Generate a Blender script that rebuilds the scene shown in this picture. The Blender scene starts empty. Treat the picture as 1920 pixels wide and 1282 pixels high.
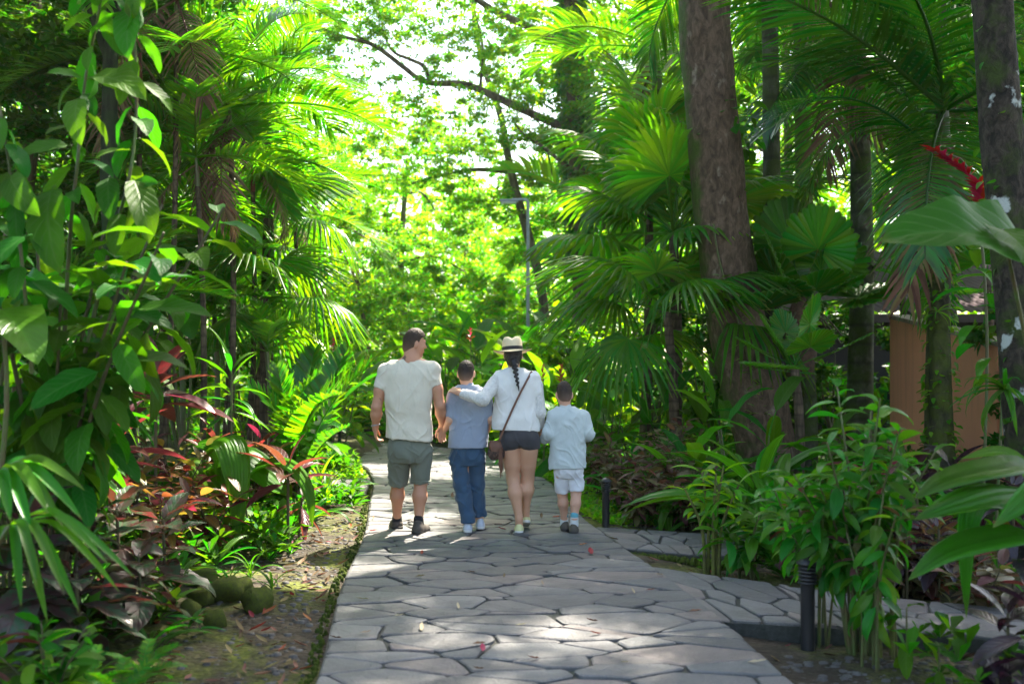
import bpy, math, random
import numpy as np
from mathutils import Matrix, Vector, noise as mnoise

# ------------------------------------------------------------------ camera, light, exposure
scene = bpy.context.scene
R = math.radians
CAM_H = 1.48
FPX = 2000.0                       # focal length in pixels of the 1920 px wide photograph
cam_data = bpy.data.cameras.new('camera')
cam = bpy.data.objects.new('camera', cam_data)
scene.collection.objects.link(cam)
cam.location = (0, 0, CAM_H)
cam.rotation_euler = (R(90), 0, 0)
cam_data.sensor_width = 36.0
cam_data.lens = 36.0 * FPX / 1920.0
cam_data.shift_y = 39.0 / 1920.0
cam_data.clip_end = 2000
cam_data.dof.use_dof = True
cam_data.dof.focus_distance = 9.2
cam_data.dof.aperture_fstop = 1.8
scene.camera = cam

SUN_EL, SUN_AZ = 52.0, 27.0         # degrees; azimuth measured from +Y (straight ahead) towards +X
world = bpy.data.worlds.new('World')
scene.world = world
world.use_nodes = True
wn, wl = world.node_tree.nodes, world.node_tree.links
sky = wn.new('ShaderNodeTexSky')
sky.sky_type = 'NISHITA'
sky.sun_disc = False
sky.sun_elevation = R(SUN_EL)
sky.sun_rotation = R(SUN_AZ)
sky.air_density = 1.0
sky.dust_density = 2.5
wl.new(sky.outputs[0], wn['Background'].inputs[0])
wn['Background'].inputs[1].default_value = 0.128

sun_data = bpy.data.lights.new('sun', 'SUN')
sun_data.energy = 5.0
sun_data.angle = R(0.53)
sun_data.color = (1.0, 0.95, 0.86)
sun = bpy.data.objects.new('sun', sun_data)
scene.collection.objects.link(sun)
sdir = Vector((math.sin(R(SUN_AZ)) * math.cos(R(SUN_EL)), math.cos(R(SUN_AZ)) * math.cos(R(SUN_EL)), math.sin(R(SUN_EL))))
sun.rotation_euler = sdir.to_track_quat('Z', 'Y').to_euler()
sun.location = sdir * 60

scene.view_settings.view_transform = 'Standard'
scene.view_settings.look = 'None'
scene.view_settings.gamma = 1.0
scene.view_settings.use_curve_mapping = False
scene.view_settings.use_white_balance = True
scene.view_settings.white_balance_temperature = 7000
scene.view_settings.exposure = 2.4
cy = scene.cycles
cy.max_bounces = 7
cy.diffuse_bounces = 4
cy.glossy_bounces = 2
cy.transmission_bounces = 5
cy.transparent_max_bounces = 4
cy.sample_clamp_indirect = 6.0
cy.use_adaptive_sampling = True
cy.adaptive_threshold = 0.015
cy.use_denoising = True
cy.caustics_reflective = False
cy.caustics_refractive = False

# ------------------------------------------------------------------ helpers
C = scene.collection.objects
rnd = random.Random(7)
nrng = np.random.RandomState(5)

def P(px, py, Y):
    """world point that the photograph shows at pixel (px, py), at depth Y"""
    return Vector(((px - 960.0) * Y / FPX, Y, CAM_H - (py - 680.0) * Y / FPX))

def lerp(a, b, t): return a + (b - a) * t
def sstep(a, b, x):
    t = min(1.0, max(0.0, (x - a) / (b - a))); return t * t * (3 - 2 * t)

def tag(o, label=None, cat=None, group=None, kind=None):
    if label: o['label'] = label
    if cat: o['category'] = cat
    if group: o['group'] = group
    if kind: o['kind'] = kind
    return o

def empty(name, label, cat, loc, group=None):
    o = bpy.data.objects.new(name, None)
    o.empty_display_size = 0.1
    o.location = loc
    C.link(o)
    return tag(o, label, cat, group)

def part(name, mesh, parent=None, mat4=None):
    o = bpy.data.objects.new(name, mesh)
    C.link(o)
    if parent is not None: o.parent = parent
    if mat4 is not None: o.matrix_basis = mat4
    return o

class MB:
    """collects vertices, quads, triangles and uvs of one mesh"""
    def __init__(self):
        self.v, self.q, self.t, self.uv, self.n = [], [], [], [], 0
    def add(self, v, q=None, t=None, uv=None, M=None):
        v = np.asarray(v, dtype=np.float64).reshape(-1, 3)
        if M is not None:
            A = np.array(M); v = v @ A[:3, :3].T + A[:3, 3]
        if q is not None and len(q): self.q.append(np.asarray(q, dtype=np.int64).reshape(-1, 4) + self.n)
        if t is not None and len(t): self.t.append(np.asarray(t, dtype=np.int64).reshape(-1, 3) + self.n)
        self.uv.append(np.zeros((len(v), 2)) if uv is None else np.asarray(uv, dtype=np.float64).reshape(-1, 2))
        self.v.append(v); self.n += len(v)
        return self
    def mesh(self, name, mat=None, smooth=True):
        v = np.concatenate(self.v)
        q = np.concatenate(self.q) if self.q else np.zeros((0, 4), np.int64)
        t = np.concatenate(self.t) if self.t else np.zeros((0, 3), np.int64)
        uv = np.concatenate(self.uv)
        me = bpy.data.meshes.new(name)
        me.vertices.add(len(v)); me.vertices.foreach_set('co', v.ravel())
        li = np.concatenate([q.ravel(), t.ravel()])
        me.loops.add(len(li)); me.loops.foreach_set('vertex_index', li)
        ls = np.concatenate([np.arange(len(q)) * 4, len(q) * 4 + np.arange(len(t)) * 3])
        me.polygons.add(len(ls)); me.polygons.foreach_set('loop_start', ls)
        try:
            me.polygons.foreach_set('loop_total', np.concatenate([np.full(len(q), 4), np.full(len(t), 3)]))
        except Exception:
            pass
        me.polygons.foreach_set('use_smooth', np.full(len(ls), bool(smooth)))
        ul = me.uv_layers.new(name='UVMap')
        ul.data.foreach_set('uv', uv[li].ravel())
        if mat is not None: me.materials.append(mat)
        me.update(calc_edges=True); me.validate()
        return me

def grid_q(nr, nc):
    i = np.arange(nr - 1)[:, None]; j = np.arange(nc - 1)[None, :]
    a = i * nc + j
    return np.stack([a, a + 1, a + nc + 1, a + nc], -1).reshape(-1, 4)

def tube(mb, pts, radii, sides=6, cap=True, wob=0.0, seed=0):
    pts = [Vector(p) for p in pts]
    n = len(pts)
    if not hasattr(radii, '__len__'): radii = [radii] * n
    up = Vector((0.31, 0.17, 0.93)).normalized()
    rows, uvs = [], []
    prev = None
    dist = 0
    for i, p in enumerate(pts):
        d = (pts[min(i + 1, n - 1)] - pts[max(i - 1, 0)]).normalized()
        if prev is None:
            x = d.cross(up)
            if x.length < 1e-3: x = d.cross(Vector((1, 0, 0)))
        else:
            x = prev - d * prev.dot(d)
        x.normalize(); y = d.cross(x); prev = x
        if i: dist += (p - pts[i - 1]).length
        for k in range(sides + 1):
            a = 2 * math.pi * (k % sides) / sides
            r = radii[i]
            if wob: r *= 1 + wob * (mnoise.noise(Vector((math.cos(a) * 1.3 + seed, math.sin(a) * 1.3, dist * 0.9))) + .45 * mnoise.noise(Vector((math.cos(a) * 3.3, math.sin(a) * 3.3 + seed, dist * 2.5))))
            rows.append(p + x * (math.cos(a) * r) + y * (math.sin(a) * r))
            uvs.append((k / sides, dist))
    q = grid_q(n, sides + 1)
    mb.add(np.array(rows), q, None, uvs)
    if cap:
        c = len(rows)
        base = (n - 1) * (sides + 1)
        mb.add([rows[base + k] for k in range(sides)] + [pts[-1]], None, [[k, (k + 1) % sides, sides] for k in range(sides)])
    return mb

def box(mb, lo, hi, M=None):
    x0, y0, z0 = lo; x1, y1, z1 = hi
    v = []
    q = []
    def f(a, b, c, d):
        n = len(v); v.extend([a, b, c, d]); q.append([n, n + 1, n + 2, n + 3])
    f((x0, y0, z0), (x0, y1, z0), (x1, y1, z0), (x1, y0, z0)); f((x0, y0, z1), (x1, y0, z1), (x1, y1, z1), (x0, y1, z1))
    f((x0, y0, z0), (x1, y0, z0), (x1, y0, z1), (x0, y0, z1)); f((x1, y1, z0), (x0, y1, z0), (x0, y1, z1), (x1, y1, z1))
    f((x0, y1, z0), (x0, y0, z0), (x0, y0, z1), (x0, y1, z1)); f((x1, y0, z0), (x1, y1, z0), (x1, y1, z1), (x1, y0, z1))
    return mb.add(v, q, None, None, M)

def lathe(mb, prof, sides=20, M=None):
    v, uv = [], []
    for (r, z) in prof:
        for k in range(sides + 1):
            a = 2 * math.pi * (k % sides) / sides
            v.append((r * math.cos(a), r * math.sin(a), z)); uv.append((k / sides, z))
    return mb.add(v, grid_q(len(prof), sides + 1)[:, ::-1], None, uv, M)

def curve(pts, n):
    """Catmull-Rom through pts, n samples"""
    pts = [Vector(p) for p in pts]
    ext = [pts[0] * 2 - pts[1]] + pts + [pts[-1] * 2 - pts[-2]]
    out = []
    m = len(pts) - 1
    for i in range(n):
        t = i / (n - 1) * m
        k = min(int(t), m - 1); u = t - k
        a, b, c, d = ext[k:k + 4]
        out.append(0.5 * ((2 * b) + (c - a) * u + (2 * a - 5 * b + 4 * c - d) * u * u + (3 * b - a - 3 * c + d) * u ** 3))
    return out

# ------------------------------------------------------------------ materials
def newmat(name):
    m = bpy.data.materials.new(name)
    m.use_nodes = True
    nt = m.node_tree
    return m, nt.nodes, nt.links, nt.nodes['Principled BSDF'], nt.nodes['Material Output']

def mk(N, L, typ, ins=None, **props):
    n = N.new(typ)
    for k, v in props.items(): setattr(n, k, v)
    for k, v in (ins or {}).items():
        s = n.inputs[k]
        if hasattr(v, 'is_linked'): L.new(v, s)
        else: s.default_value = v
    return n

def rgba(c): return (c[0], c[1], c[2], 1.0)

def math_n(N, L, op, a, b=None, c=None, clamp=False):
    n = N.new('ShaderNodeMath'); n.operation = op; n.use_clamp = clamp
    for i, v in enumerate((a, b, c)):
        if v is None: continue
        if hasattr(v, 'is_linked'): L.new(v, n.inputs[i])
        else: n.inputs[i].default_value = v
    return n.outputs[0]

def mixc(N, L, fac, a, b, mode='MIX'):
    n = N.new('ShaderNodeMix'); n.data_type = 'RGBA'; n.blend_type = mode
    for s, v in ((n.inputs['Factor'], fac), (n.inputs['A'], a), (n.inputs['B'], b)):
        pass
    F, A, B = n.inputs[0], n.inputs[6], n.inputs[7]
    for s, v in ((F, fac), (A, a), (B, b)):
        if hasattr(v, 'is_linked'): L.new(v, s)
        elif s is F: s.default_value = v
        else: s.default_value = rgba(v)
    return n.outputs[2]

def ramp(N, L, fac, stops, interp='LINEAR'):
    n = N.new('ShaderNodeValToRGB'); n.color_ramp.interpolation = interp
    el = n.color_ramp.elements
    while len(el) > 1: el.remove(el[0])
    el[0].position = stops[0][0]; el[0].color = rgba(stops[0][1])
    for p, c in stops[1:]:
        e = el.new(p); e.color = rgba(c)
    L.new(fac, n.inputs[0])
    return n.outputs[0]

def noise_n(N, L, scale, detail=4, rough=.55, vec=None, out='Fac', dist=0.0):
    n = N.new('ShaderNodeTexNoise')
    n.inputs['Scale'].default_value = scale; n.inputs['Detail'].default_value = detail
    n.inputs['Roughness'].default_value = rough; n.inputs['Distortion'].default_value = dist
    if vec is not None: L.new(vec, n.inputs['Vector'])
    return n.outputs[out]

def bump(N, L, bsdf, h, strength=.3, dist=.01):
    b = N.new('ShaderNodeBump'); b.inputs['Strength'].default_value = strength; b.inputs['Distance'].default_value = dist
    L.new(h, b.inputs['Height']); L.new(b.outputs[0], bsdf.inputs['Normal'])
    return b.outputs[0]

def leaf_mat(name, base, trans, rough=.34, tf=.4, var=.25, hue=.035, vein=0.0, veins_n=9, vcol=None, spec=.22, pleat=0, brown=.25, patch=None, bd=.004):
    """two-sided leaf: glossy coat over a coloured blade that lets light through"""
    m, N, L, B, O = newmat(name)
    if base[1] > base[0] * 1.4:
        base = (base[0] * .72, base[1] * 1.10, base[2] * .40); trans = (trans[0] * .88, trans[1] * 1.26, trans[2] * .5)
    oi = N.new('ShaderNodeObjectInfo'); ge = N.new('ShaderNodeNewGeometry')
    rr = math_n(N, L, 'FRACT', math_n(N, L, 'ADD', oi.outputs['Random'], math_n(N, L, 'MULTIPLY', ge.outputs['Random Per Island'], 0.77)))
    r2 = math_n(N, L, 'FRACT', math_n(N, L, 'MULTIPLY', rr, 7.31))
    uv = N.new('ShaderNodeTexCoord')
    sep = N.new('ShaderNodeSeparateXYZ'); L.new(uv.outputs['UV'], sep.inputs[0])
    au = math_n(N, L, 'ABSOLUTE', math_n(N, L, 'SUBTRACT', sep.outputs[0], 0.5))
    col, tcol = base, trans
    big = noise_n(N, L, 9.0, 3, .6, uv.outputs['Object'])
    col = mixc(N, L, math_n(N, L, 'MULTIPLY', big, .55), base, [c * .55 for c in base])
    tcol = mixc(N, L, math_n(N, L, 'MULTIPLY', big, .4), trans, [c * .7 for c in trans])
    if patch:
        pn = noise_n(N, L, patch[1], 3, .6, uv.outputs['Object'])
        pf = math_n(N, L, 'MULTIPLY', math_n(N, L, 'SUBTRACT', pn, patch[2]), 7.0, clamp=True)
        col = mixc(N, L, pf, col, patch[0]); tcol = mixc(N, L, pf, tcol, [min(1, c * 1.6) for c in patch[0]])
    hgt = None
    if vein > 0 or vcol:
        lat = math_n(N, L, 'SINE', math_n(N, L, 'MULTIPLY', math_n(N, L, 'SUBTRACT', sep.outputs[1], math_n(N, L, 'MULTIPLY', au, .55)), veins_n * 6.283))
        lat = math_n(N, L, 'POWER', math_n(N, L, 'MULTIPLY_ADD', lat, .5, .5), 6.0)
        mid = math_n(N, L, 'SUBTRACT', 1.0, math_n(N, L, 'MULTIPLY', au, 16.0), clamp=True)
        vf = math_n(N, L, 'MAXIMUM', math_n(N, L, 'MULTIPLY', lat, .6), mid)
        vc = vcol or [min(1, c * 2.2) for c in base]
        col = mixc(N, L, math_n(N, L, 'MULTIPLY', vf, max(vein, .35)), col, vc)
        tcol = mixc(N, L, math_n(N, L, 'MULTIPLY', vf, max(vein, .3) * .6), tcol, [c * .6 for c in trans] if not vcol else vcol)
        hgt = math_n(N, L, 'MULTIPLY', vf, -1.0)
    if pleat:
        pl = math_n(N, L, 'SINE', math_n(N, L, 'MULTIPLY', sep.outputs[0], pleat * 6.283))
        hgt = pl
        col = mixc(N, L, math_n(N, L, 'MULTIPLY_ADD', pl, .2, .2), col, [c * 1.7 for c in base])
    if brown:
        bn = noise_n(N, L, 22.0, 2, .6, uv.outputs['Object'])
        bf = math_n(N, L, 'MULTIPLY', math_n(N, L, 'SUBTRACT', bn, .70), 9.0, clamp=True)
        tipb = math_n(N, L, 'MULTIPLY', math_n(N, L, 'SUBTRACT', sep.outputs[1], .93), math_n(N, L, 'MULTIPLY', r2, 14.0), clamp=True)
        bf = math_n(N, L, 'MULTIPLY', math_n(N, L, 'MAXIMUM', bf, tipb), brown * 2, clamp=True)
        col = mixc(N, L, bf, col, (.22, .14, .035)); tcol = mixc(N, L, bf, tcol, (.35, .22, .04))
    def hsv(c):
        h = N.new('ShaderNodeHueSaturation')
        L.new(math_n(N, L, 'MULTIPLY_ADD', math_n(N, L, 'SUBTRACT', r2, .5), hue * 2, .5), h.inputs['Hue'])
        L.new(math_n(N, L, 'MULTIPLY_ADD', math_n(N, L, 'SUBTRACT', rr, .5), var * 2, 1.0), h.inputs['Value'])
        if hasattr(c, 'is_linked'): L.new(c, h.inputs['Color'])
        else: h.inputs['Color'].default_value = rgba(c)
        return h.outputs[0]
    L.new(hsv(col), B.inputs['Base Color'])
    B.inputs['Roughness'].default_value = rough
    B.inputs['Specular IOR Level'].default_value = spec
    tr = N.new('ShaderNodeBsdfTranslucent'); L.new(hsv(tcol), tr.inputs['Color'])
    fine = noise_n(N, L, 60.0, 2, .5, uv.outputs['Object'])
    hh = math_n(N, L, 'MULTIPLY', fine, .35)
    if hgt is not None: hh = math_n(N, L, 'ADD', hh, hgt)
    bump(N, L, B, hh, .35 if not pleat else .6, bd)
    mx = N.new('ShaderNodeMixShader'); mx.inputs[0].default_value = tf
    L.new(B.outputs[0], mx.inputs[1]); L.new(tr.outputs[0], mx.inputs[2]); L.new(mx.outputs[0], O.inputs['Surface'])
    return m

def simple_mat(name, col, rough=.6, nscale=20, namt=.35, bscale=60, bstr=.25, bdist=.004, col2=None, spec=.4, metal=0.0, detail=5):
    m, N, L, B, O = newmat(name)
    tc = N.new('ShaderNodeTexCoord')
    nz = noise_n(N, L, nscale, detail, .6, tc.outputs['Object'])
    c2 = col2 or [c * .45 for c in col]
    f = math_n(N, L, 'MULTIPLY', math_n(N, L, 'MULTIPLY_ADD', nz, 2.2, -.6, clamp=True), namt * (2 if col2 else 1), clamp=True)
    L.new(mixc(N, L, f, col, c2), B.inputs['Base Color'])
    B.inputs['Roughness'].default_value = rough
    B.inputs['Specular IOR Level'].default_value = spec
    B.inputs['Metallic'].default_value = metal
    if bstr: bump(N, L, B, noise_n(N, L, bscale, 5, .6, tc.outputs['Object']), bstr, bdist)
    return m

def bark_mat(name, col, col2, moss=(.07, .11, .015), moss_amt=.5, moss_side=None, scale=(9, 9, 2.2), bstr=.7, lichen=0.0, ring=0.0, pale=None):
    m, N, L, B, O = newmat(name)
    tc = N.new('ShaderNodeTexCoord')
    mp = mk(N, L, 'ShaderNodeMapping', {'Vector': tc.outputs['Object'], 'Scale': scale})
    n1 = noise_n(N, L, 1.6, 8, .68, mp.outputs[0], dist=.6)
    c = ramp(N, L, n1, [(.30, [x * .45 for x in col2]), (.45, col2), (.6, col), (.78, [min(1, x * 1.45) for x in col])])
    if pale:
        pn = noise_n(N, L, .9, 5, .6, mp.outputs[0])
        c = mixc(N, L, math_n(N, L, 'MULTIPLY', math_n(N, L, 'SUBTRACT', pn, .60), 8.0, clamp=True), c, pale)
    mn = noise_n(N, L, 3.1, 7, .7, tc.outputs['Object'])
    mf = math_n(N, L, 'ADD', mn, moss_amt - 1.0)
    if moss_side:
        ge = N.new('ShaderNodeNewGeometry')
        dp = N.new('ShaderNodeVectorMath'); dp.operation = 'DOT_PRODUCT'
        L.new(ge.outputs['Normal'], dp.inputs[0]); dp.inputs[1].default_value = moss_side
        mf = math_n(N, L, 'ADD', mf, math_n(N, L, 'MULTIPLY', dp.outputs['Value'], .28))
    mf = math_n(N, L, 'MULTIPLY', mf, 6.0, clamp=True)
    mcol = mixc(N, L, noise_n(N, L, 25, 4, .6, tc.outputs['Object']), moss, [x * .4 for x in moss])
    c = mixc(N, L, mf, c, mcol)
    if lichen:
        ln = noise_n(N, L, 4.2, 4, .55, tc.outputs['Object'])
        lf = math_n(N, L, 'MULTIPLY', math_n(N, L, 'SUBTRACT', ln, 1.0 - lichen), 22.0, clamp=True)
        c = mixc(N, L, lf, c, (.42, .45, .42))
    h = n1
    if ring:
        sp = N.new('ShaderNodeSeparateXYZ'); L.new(tc.outputs['Object'], sp.inputs[0])
        rg = math_n(N, L, 'SINE', math_n(N, L, 'MULTIPLY', sp.outputs[2], ring * 6.283))
        rg = math_n(N, L, 'POWER', math_n(N, L, 'MULTIPLY_ADD', rg, .5, .5), 8.0)
        c = mixc(N, L, math_n(N, L, 'MULTIPLY', rg, .6), c, [x * .5 for x in col2])
        h = math_n(N, L, 'SUBTRACT', h, math_n(N, L, 'MULTIPLY', rg, .5))
    L.new(c, B.inputs['Base Color'])
    B.inputs['Roughness'].default_value = .85
    B.inputs['Specular IOR Level'].default_value = .25
    bump(N, L, B, math_n(N, L, 'ADD', h, math_n(N, L, 'MULTIPLY', mn, .4)), bstr, .03)
    return m
# ------------------------------------------------------------------ the setting: ground and path
def gh(x, y):
    """height of the planted ground (the path surface is z = 0)"""
    z = -0.05
    z += .30 * sstep(-2.3, -5.5, x) * sstep(2, 5, y) + .10 * sstep(-1.9, -2.8, x)
    z += .38 * sstep(2.2, 6.0, x) * sstep(9.6, 13, y)
    z -= .055 * sstep(1.1, 1.45, x) * sstep(9.2, 8.3, y)
    z += .9 * sstep(23, 45, y)
    z += .035 * mnoise.noise(Vector((x * .8, y * .8, 3.0))) + .018 * mnoise.noise(Vector((x * 2.9, y * 2.9, 9.0)))
    return z

def on_ground(px, Y, dz=0.0):
    x = (px - 960.0) * Y / FPX
    return Vector((x, Y, gh(x, Y) + dz))

def ground_mat():
    m, N, L, B, O = newmat('soil_and_moss')
    tc = N.new('ShaderNodeTexCoord')
    ob = tc.outputs['Object']
    n1 = noise_n(N, L, 7.0, 8, .65, ob)
    c = ramp(N, L, n1, [(.25, (.014, .010, .006)), (.5, (.040, .030, .019)), (.68, (.075, .058, .038)), (.8, (.13, .105, .075))])
    peb = N.new('ShaderNodeTexVoronoi'); peb.inputs['Scale'].default_value = 26; L.new(ob, peb.inputs['Vector'])
    c = mixc(N, L, math_n(N, L, 'MULTIPLY', peb.outputs['Color'], .07), c, (.11, .10, .085))
    mo = noise_n(N, L, 1.15, 7, .66, ob, dist=.5)
    mf = math_n(N, L, 'MULTIPLY', math_n(N, L, 'SUBTRACT', mo, .47), 7.0, clamp=True)
    mc = ramp(N, L, noise_n(N, L, 30, 4, .6, ob), [(.3, (.03, .045, .006)), (.7, (.14, .15, .022))])
    c = mixc(N, L, mf, c, mc)
    L.new(c, B.inputs['Base Color']); B.inputs['Roughness'].default_value = .9
    B.inputs['Specular IOR Level'].default_value = .25
    h = math_n(N, L, 'ADD', math_n(N, L, 'MULTIPLY', peb.outputs['Distance'], -1.2), math_n(N, L, 'MULTIPLY', n1, 1.5))
    bump(N, L, B, h, .8, .02)
    return m

def build_ground():
    mb = MB()
    xs = np.concatenate([np.linspace(-160, -9, 16), np.linspace(-8.4, 9, 78), np.linspace(9.8, 160, 16)])
    ys = np.concatenate([np.linspace(-60, 2, 10), np.linspace(2.4, 24, 96), np.linspace(24.8, 60, 30), np.linspace(66, 320, 10)])
    v = np.array([(x, y, gh(x, y)) for y in ys for x in xs])
    mb.add(v, grid_q(len(ys), len(xs)))
    o = part('ground', mb.mesh('ground', ground_mat()))
    tag(o, kind='structure')
build_ground()

MAIN_L = [(-.62, -3), (-.76, 2.5), (-.91, 4.92), (-1.13, 7.05), (-1.28, 9.25), (-1.52, 11.4), (-1.75, 13.45), (-2.2, 15.5), (-3.1, 17.3), (-4.6, 18.5), (-7.0, 19.2)]
MAIN_R = [(1.32, -3), (1.31, 2.5), (1.30, 4.92), (1.12, 7.05), (.80, 9.25), (.57, 11.4), (.45, 13.45), (-.10, 16.2), (-1.2, 18.6), (-3.2, 20.3), (-6.2, 21.1)]
NEAR_L = [(1.01, 7.82), (1.9, 7.08), (2.76, 6.6), (4.2, 5.9)]      # side path in front, far edge then near edge
NEAR_R = [(1.185, 6.18), (2.16, 5.93), (2.6, 5.75), (3.6, 5.0)]
FAR_L = [(.75, 9.68), (1.2, 9.50), (1.73, 9.28), (2.0, 9.17)]
FAR_R = [(.90, 8.58), (1.2, 8.40), (1.54, 8.22), (1.85, 8.10)]
LEFT_L = [(-1.66, 12.1), (-2.6, 11.95), (-3.8, 11.6), (-6, 11.0)]
LEFT_R = [(-1.82, 13.7), (-2.6, 13.6), (-3.8, 13.3), (-6, 12.8)]

def mapper(lp, rp):
    n = 80
    A = curve([(a, b, 0) for a, b in lp], n); B = curve([(a, b, 0) for a, b in rp], n)
    mid = [(a + b) / 2 for a, b in zip(A, B)]
    d = [0]
    for i in range(1, n): d.append(d[-1] + (mid[i] - mid[i - 1]).length)
    width = sum((a - b).length for a, b in zip(A, B)) / n
    Ln = d[-1]
    dn = np.array(d)
    An = np.array(A); Bn = np.array(B)
    def f(s, w):
        s = np.clip(s, 0, Ln)
        ax = np.interp(s, dn, An[:, 0]); ay = np.interp(s, dn, An[:, 1]); bx = np.interp(s, dn, Bn[:, 0]); by = np.interp(s, dn, Bn[:, 1])
        t = w / width
        return np.stack([ax + (bx - ax) * t, ay + (by - ay) * t], -1)
    return f, Ln, width

def clip_poly(poly, nx, ny, c):
    """keep the half plane nx*x + ny*y <= c"""
    out = []
    m = len(poly)
    for i in range(m):
        p, q = poly[i], poly[(i + 1) % m]
        dp = nx * p[0] + ny * p[1] - c; dq = nx * q[0] + ny * q[1] - c
        if dp <= 0: out.append(p)
        if dp * dq < 0:
            t = dp / (dp - dq); out.append((p[0] + (q[0] - p[0]) * t, p[1] + (q[1] - p[1]) * t))
    return out

def voronoi_cells(Ln, W, area, seed):
    r = random.Random(seed)
    n = int(Ln * W / area)
    pts = []
    tries = 0
    md = .60 * math.sqrt(area)
    while len(pts) < n and tries < n * 40:
        tries += 1
        p = (r.uniform(0, Ln), r.uniform(0, W))
        k = md * r.choice((.5, .85, 1.0, 1.4))
        if all((p[0] - q[0]) ** 2 + (p[1] - q[1]) ** 2 > k * k for q in pts[-400:]): pts.append(p)
    wts = [r.uniform(-.03, .03) for _ in pts]
    cells = []
    for i, p in enumerate(pts):
        poly = [(0, 0), (Ln, 0), (Ln, W), (0, W)]
        near = sorted((j for j in range(len(pts)) if j != i and abs(pts[j][0] - p[0]) < 1.6), key=lambda j: (pts[j][0] - p[0]) ** 2 + (pts[j][1] - p[1]) ** 2)[:18]
        for j in near:
            q = pts[j]
            nx, ny = q[0] - p[0], q[1] - p[1]
            c = (q[0] ** 2 + q[1] ** 2 - p[0] ** 2 - p[1] ** 2) / 2 + wts[i] - wts[j]
            # per-pair tilt that both neighbours share, so the joints are not a textbook pattern
            key = (min(i, j), max(i, j)); rr = random.Random(key[0] * 7919 + key[1] * 31 + seed)
            a = rr.uniform(-.26, .26) * (1 if i < j else 1)
            ca, sa = math.cos(a), math.sin(a)
            mx, my = (p[0] + q[0]) / 2, (p[1] + q[1]) / 2
            ax, ay = ca * nx - sa * ny, sa * nx + ca * ny
            c = ax * mx + ay * my + wts[i] - wts[j]
            poly = clip_poly(poly, ax, ay, c)
            if len(poly) < 3: break
        if len(poly) >= 3: cells.append(poly)
    return cells

def inset(poly, d):
    """push every edge of a convex polygon in by d"""
    m = len(poly)
    area = sum(poly[i][0] * poly[(i + 1) % m][1] - poly[(i + 1) % m][0] * poly[i][1] for i in range(m)) / 2
    s = 1 if area > 0 else -1
    out = list(poly)
    for i in range(m):
        p, q = poly[i], poly[(i + 1) % m]
        ex, ey = q[0] - p[0], q[1] - p[1]
        l = math.hypot(ex, ey)
        if l < 1e-6: continue
        nx, ny = s * ey / l, -s * ex / l
        out = clip_poly(out, nx, ny, nx * p[0] + ny * p[1] - d)
        if len(out) < 3: return None
    if s < 0: out.reverse()
    return out

def stone_mat():
    m, N, L, B, O = newmat('flagstone')
    oi = N.new('ShaderNodeObjectInfo'); ge = N.new('ShaderNodeNewGeometry')
    rr = math_n(N, L, 'FRACT', math_n(N, L, 'ADD', oi.outputs['Random'], ge.outputs['Random Per Island']))
    tc = N.new('ShaderNodeTexCoord')
    ob = tc.outputs['Object']
    c = ramp(N, L, rr, [(0, (.070, .073, .078)), (.2, (.155, .152, .155)), (.4, (.105, .106, .110)), (.55, (.205, .168, .158)), (.7, (.118, .126, .133)), (.85, (.195, .188, .188)), (1, (.075, .081, .088))])
    st = noise_n(N, L, 3.0, 6, .65, ob)
    c = mixc(N, L, math_n(N, L, 'MULTIPLY_ADD', st, 1.6, -.45, clamp=True), c, (.07, .066, .06))
    sp = noise_n(N, L, 70, 3, .6, ob)
    c = mixc(N, L, math_n(N, L, 'MULTIPLY', math_n(N, L, 'SUBTRACT', sp, .55), 1.8, clamp=True), c, (.24, .225, .21))
    L.new(c, B.inputs['Base Color'])
    L.new(math_n(N, L, 'MULTIPLY_ADD', st, .35, .42), B.inputs['Roughness'])
    B.inputs['Specular IOR Level'].default_value = .35
    bump(N, L, B, math_n(N, L, 'ADD', math_n(N, L, 'MULTIPLY', noise_n(N, L, 14, 6, .65, ob), 1.0), math_n(N, L, 'MULTIPLY', sp, .5)), .8, .016)
    return m
M_STONE = stone_mat()
M_MORTAR = simple_mat('mortar', (.06, .06, .056), .9, 30, .6, 90, .7, .01, col2=(.03, .035, .026))
M_MOSS = simple_mat('moss', (.085, .11, .016), .95, 18, .7, 60, .9, .02, col2=(.03, .05, .008), spec=.1)

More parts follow.
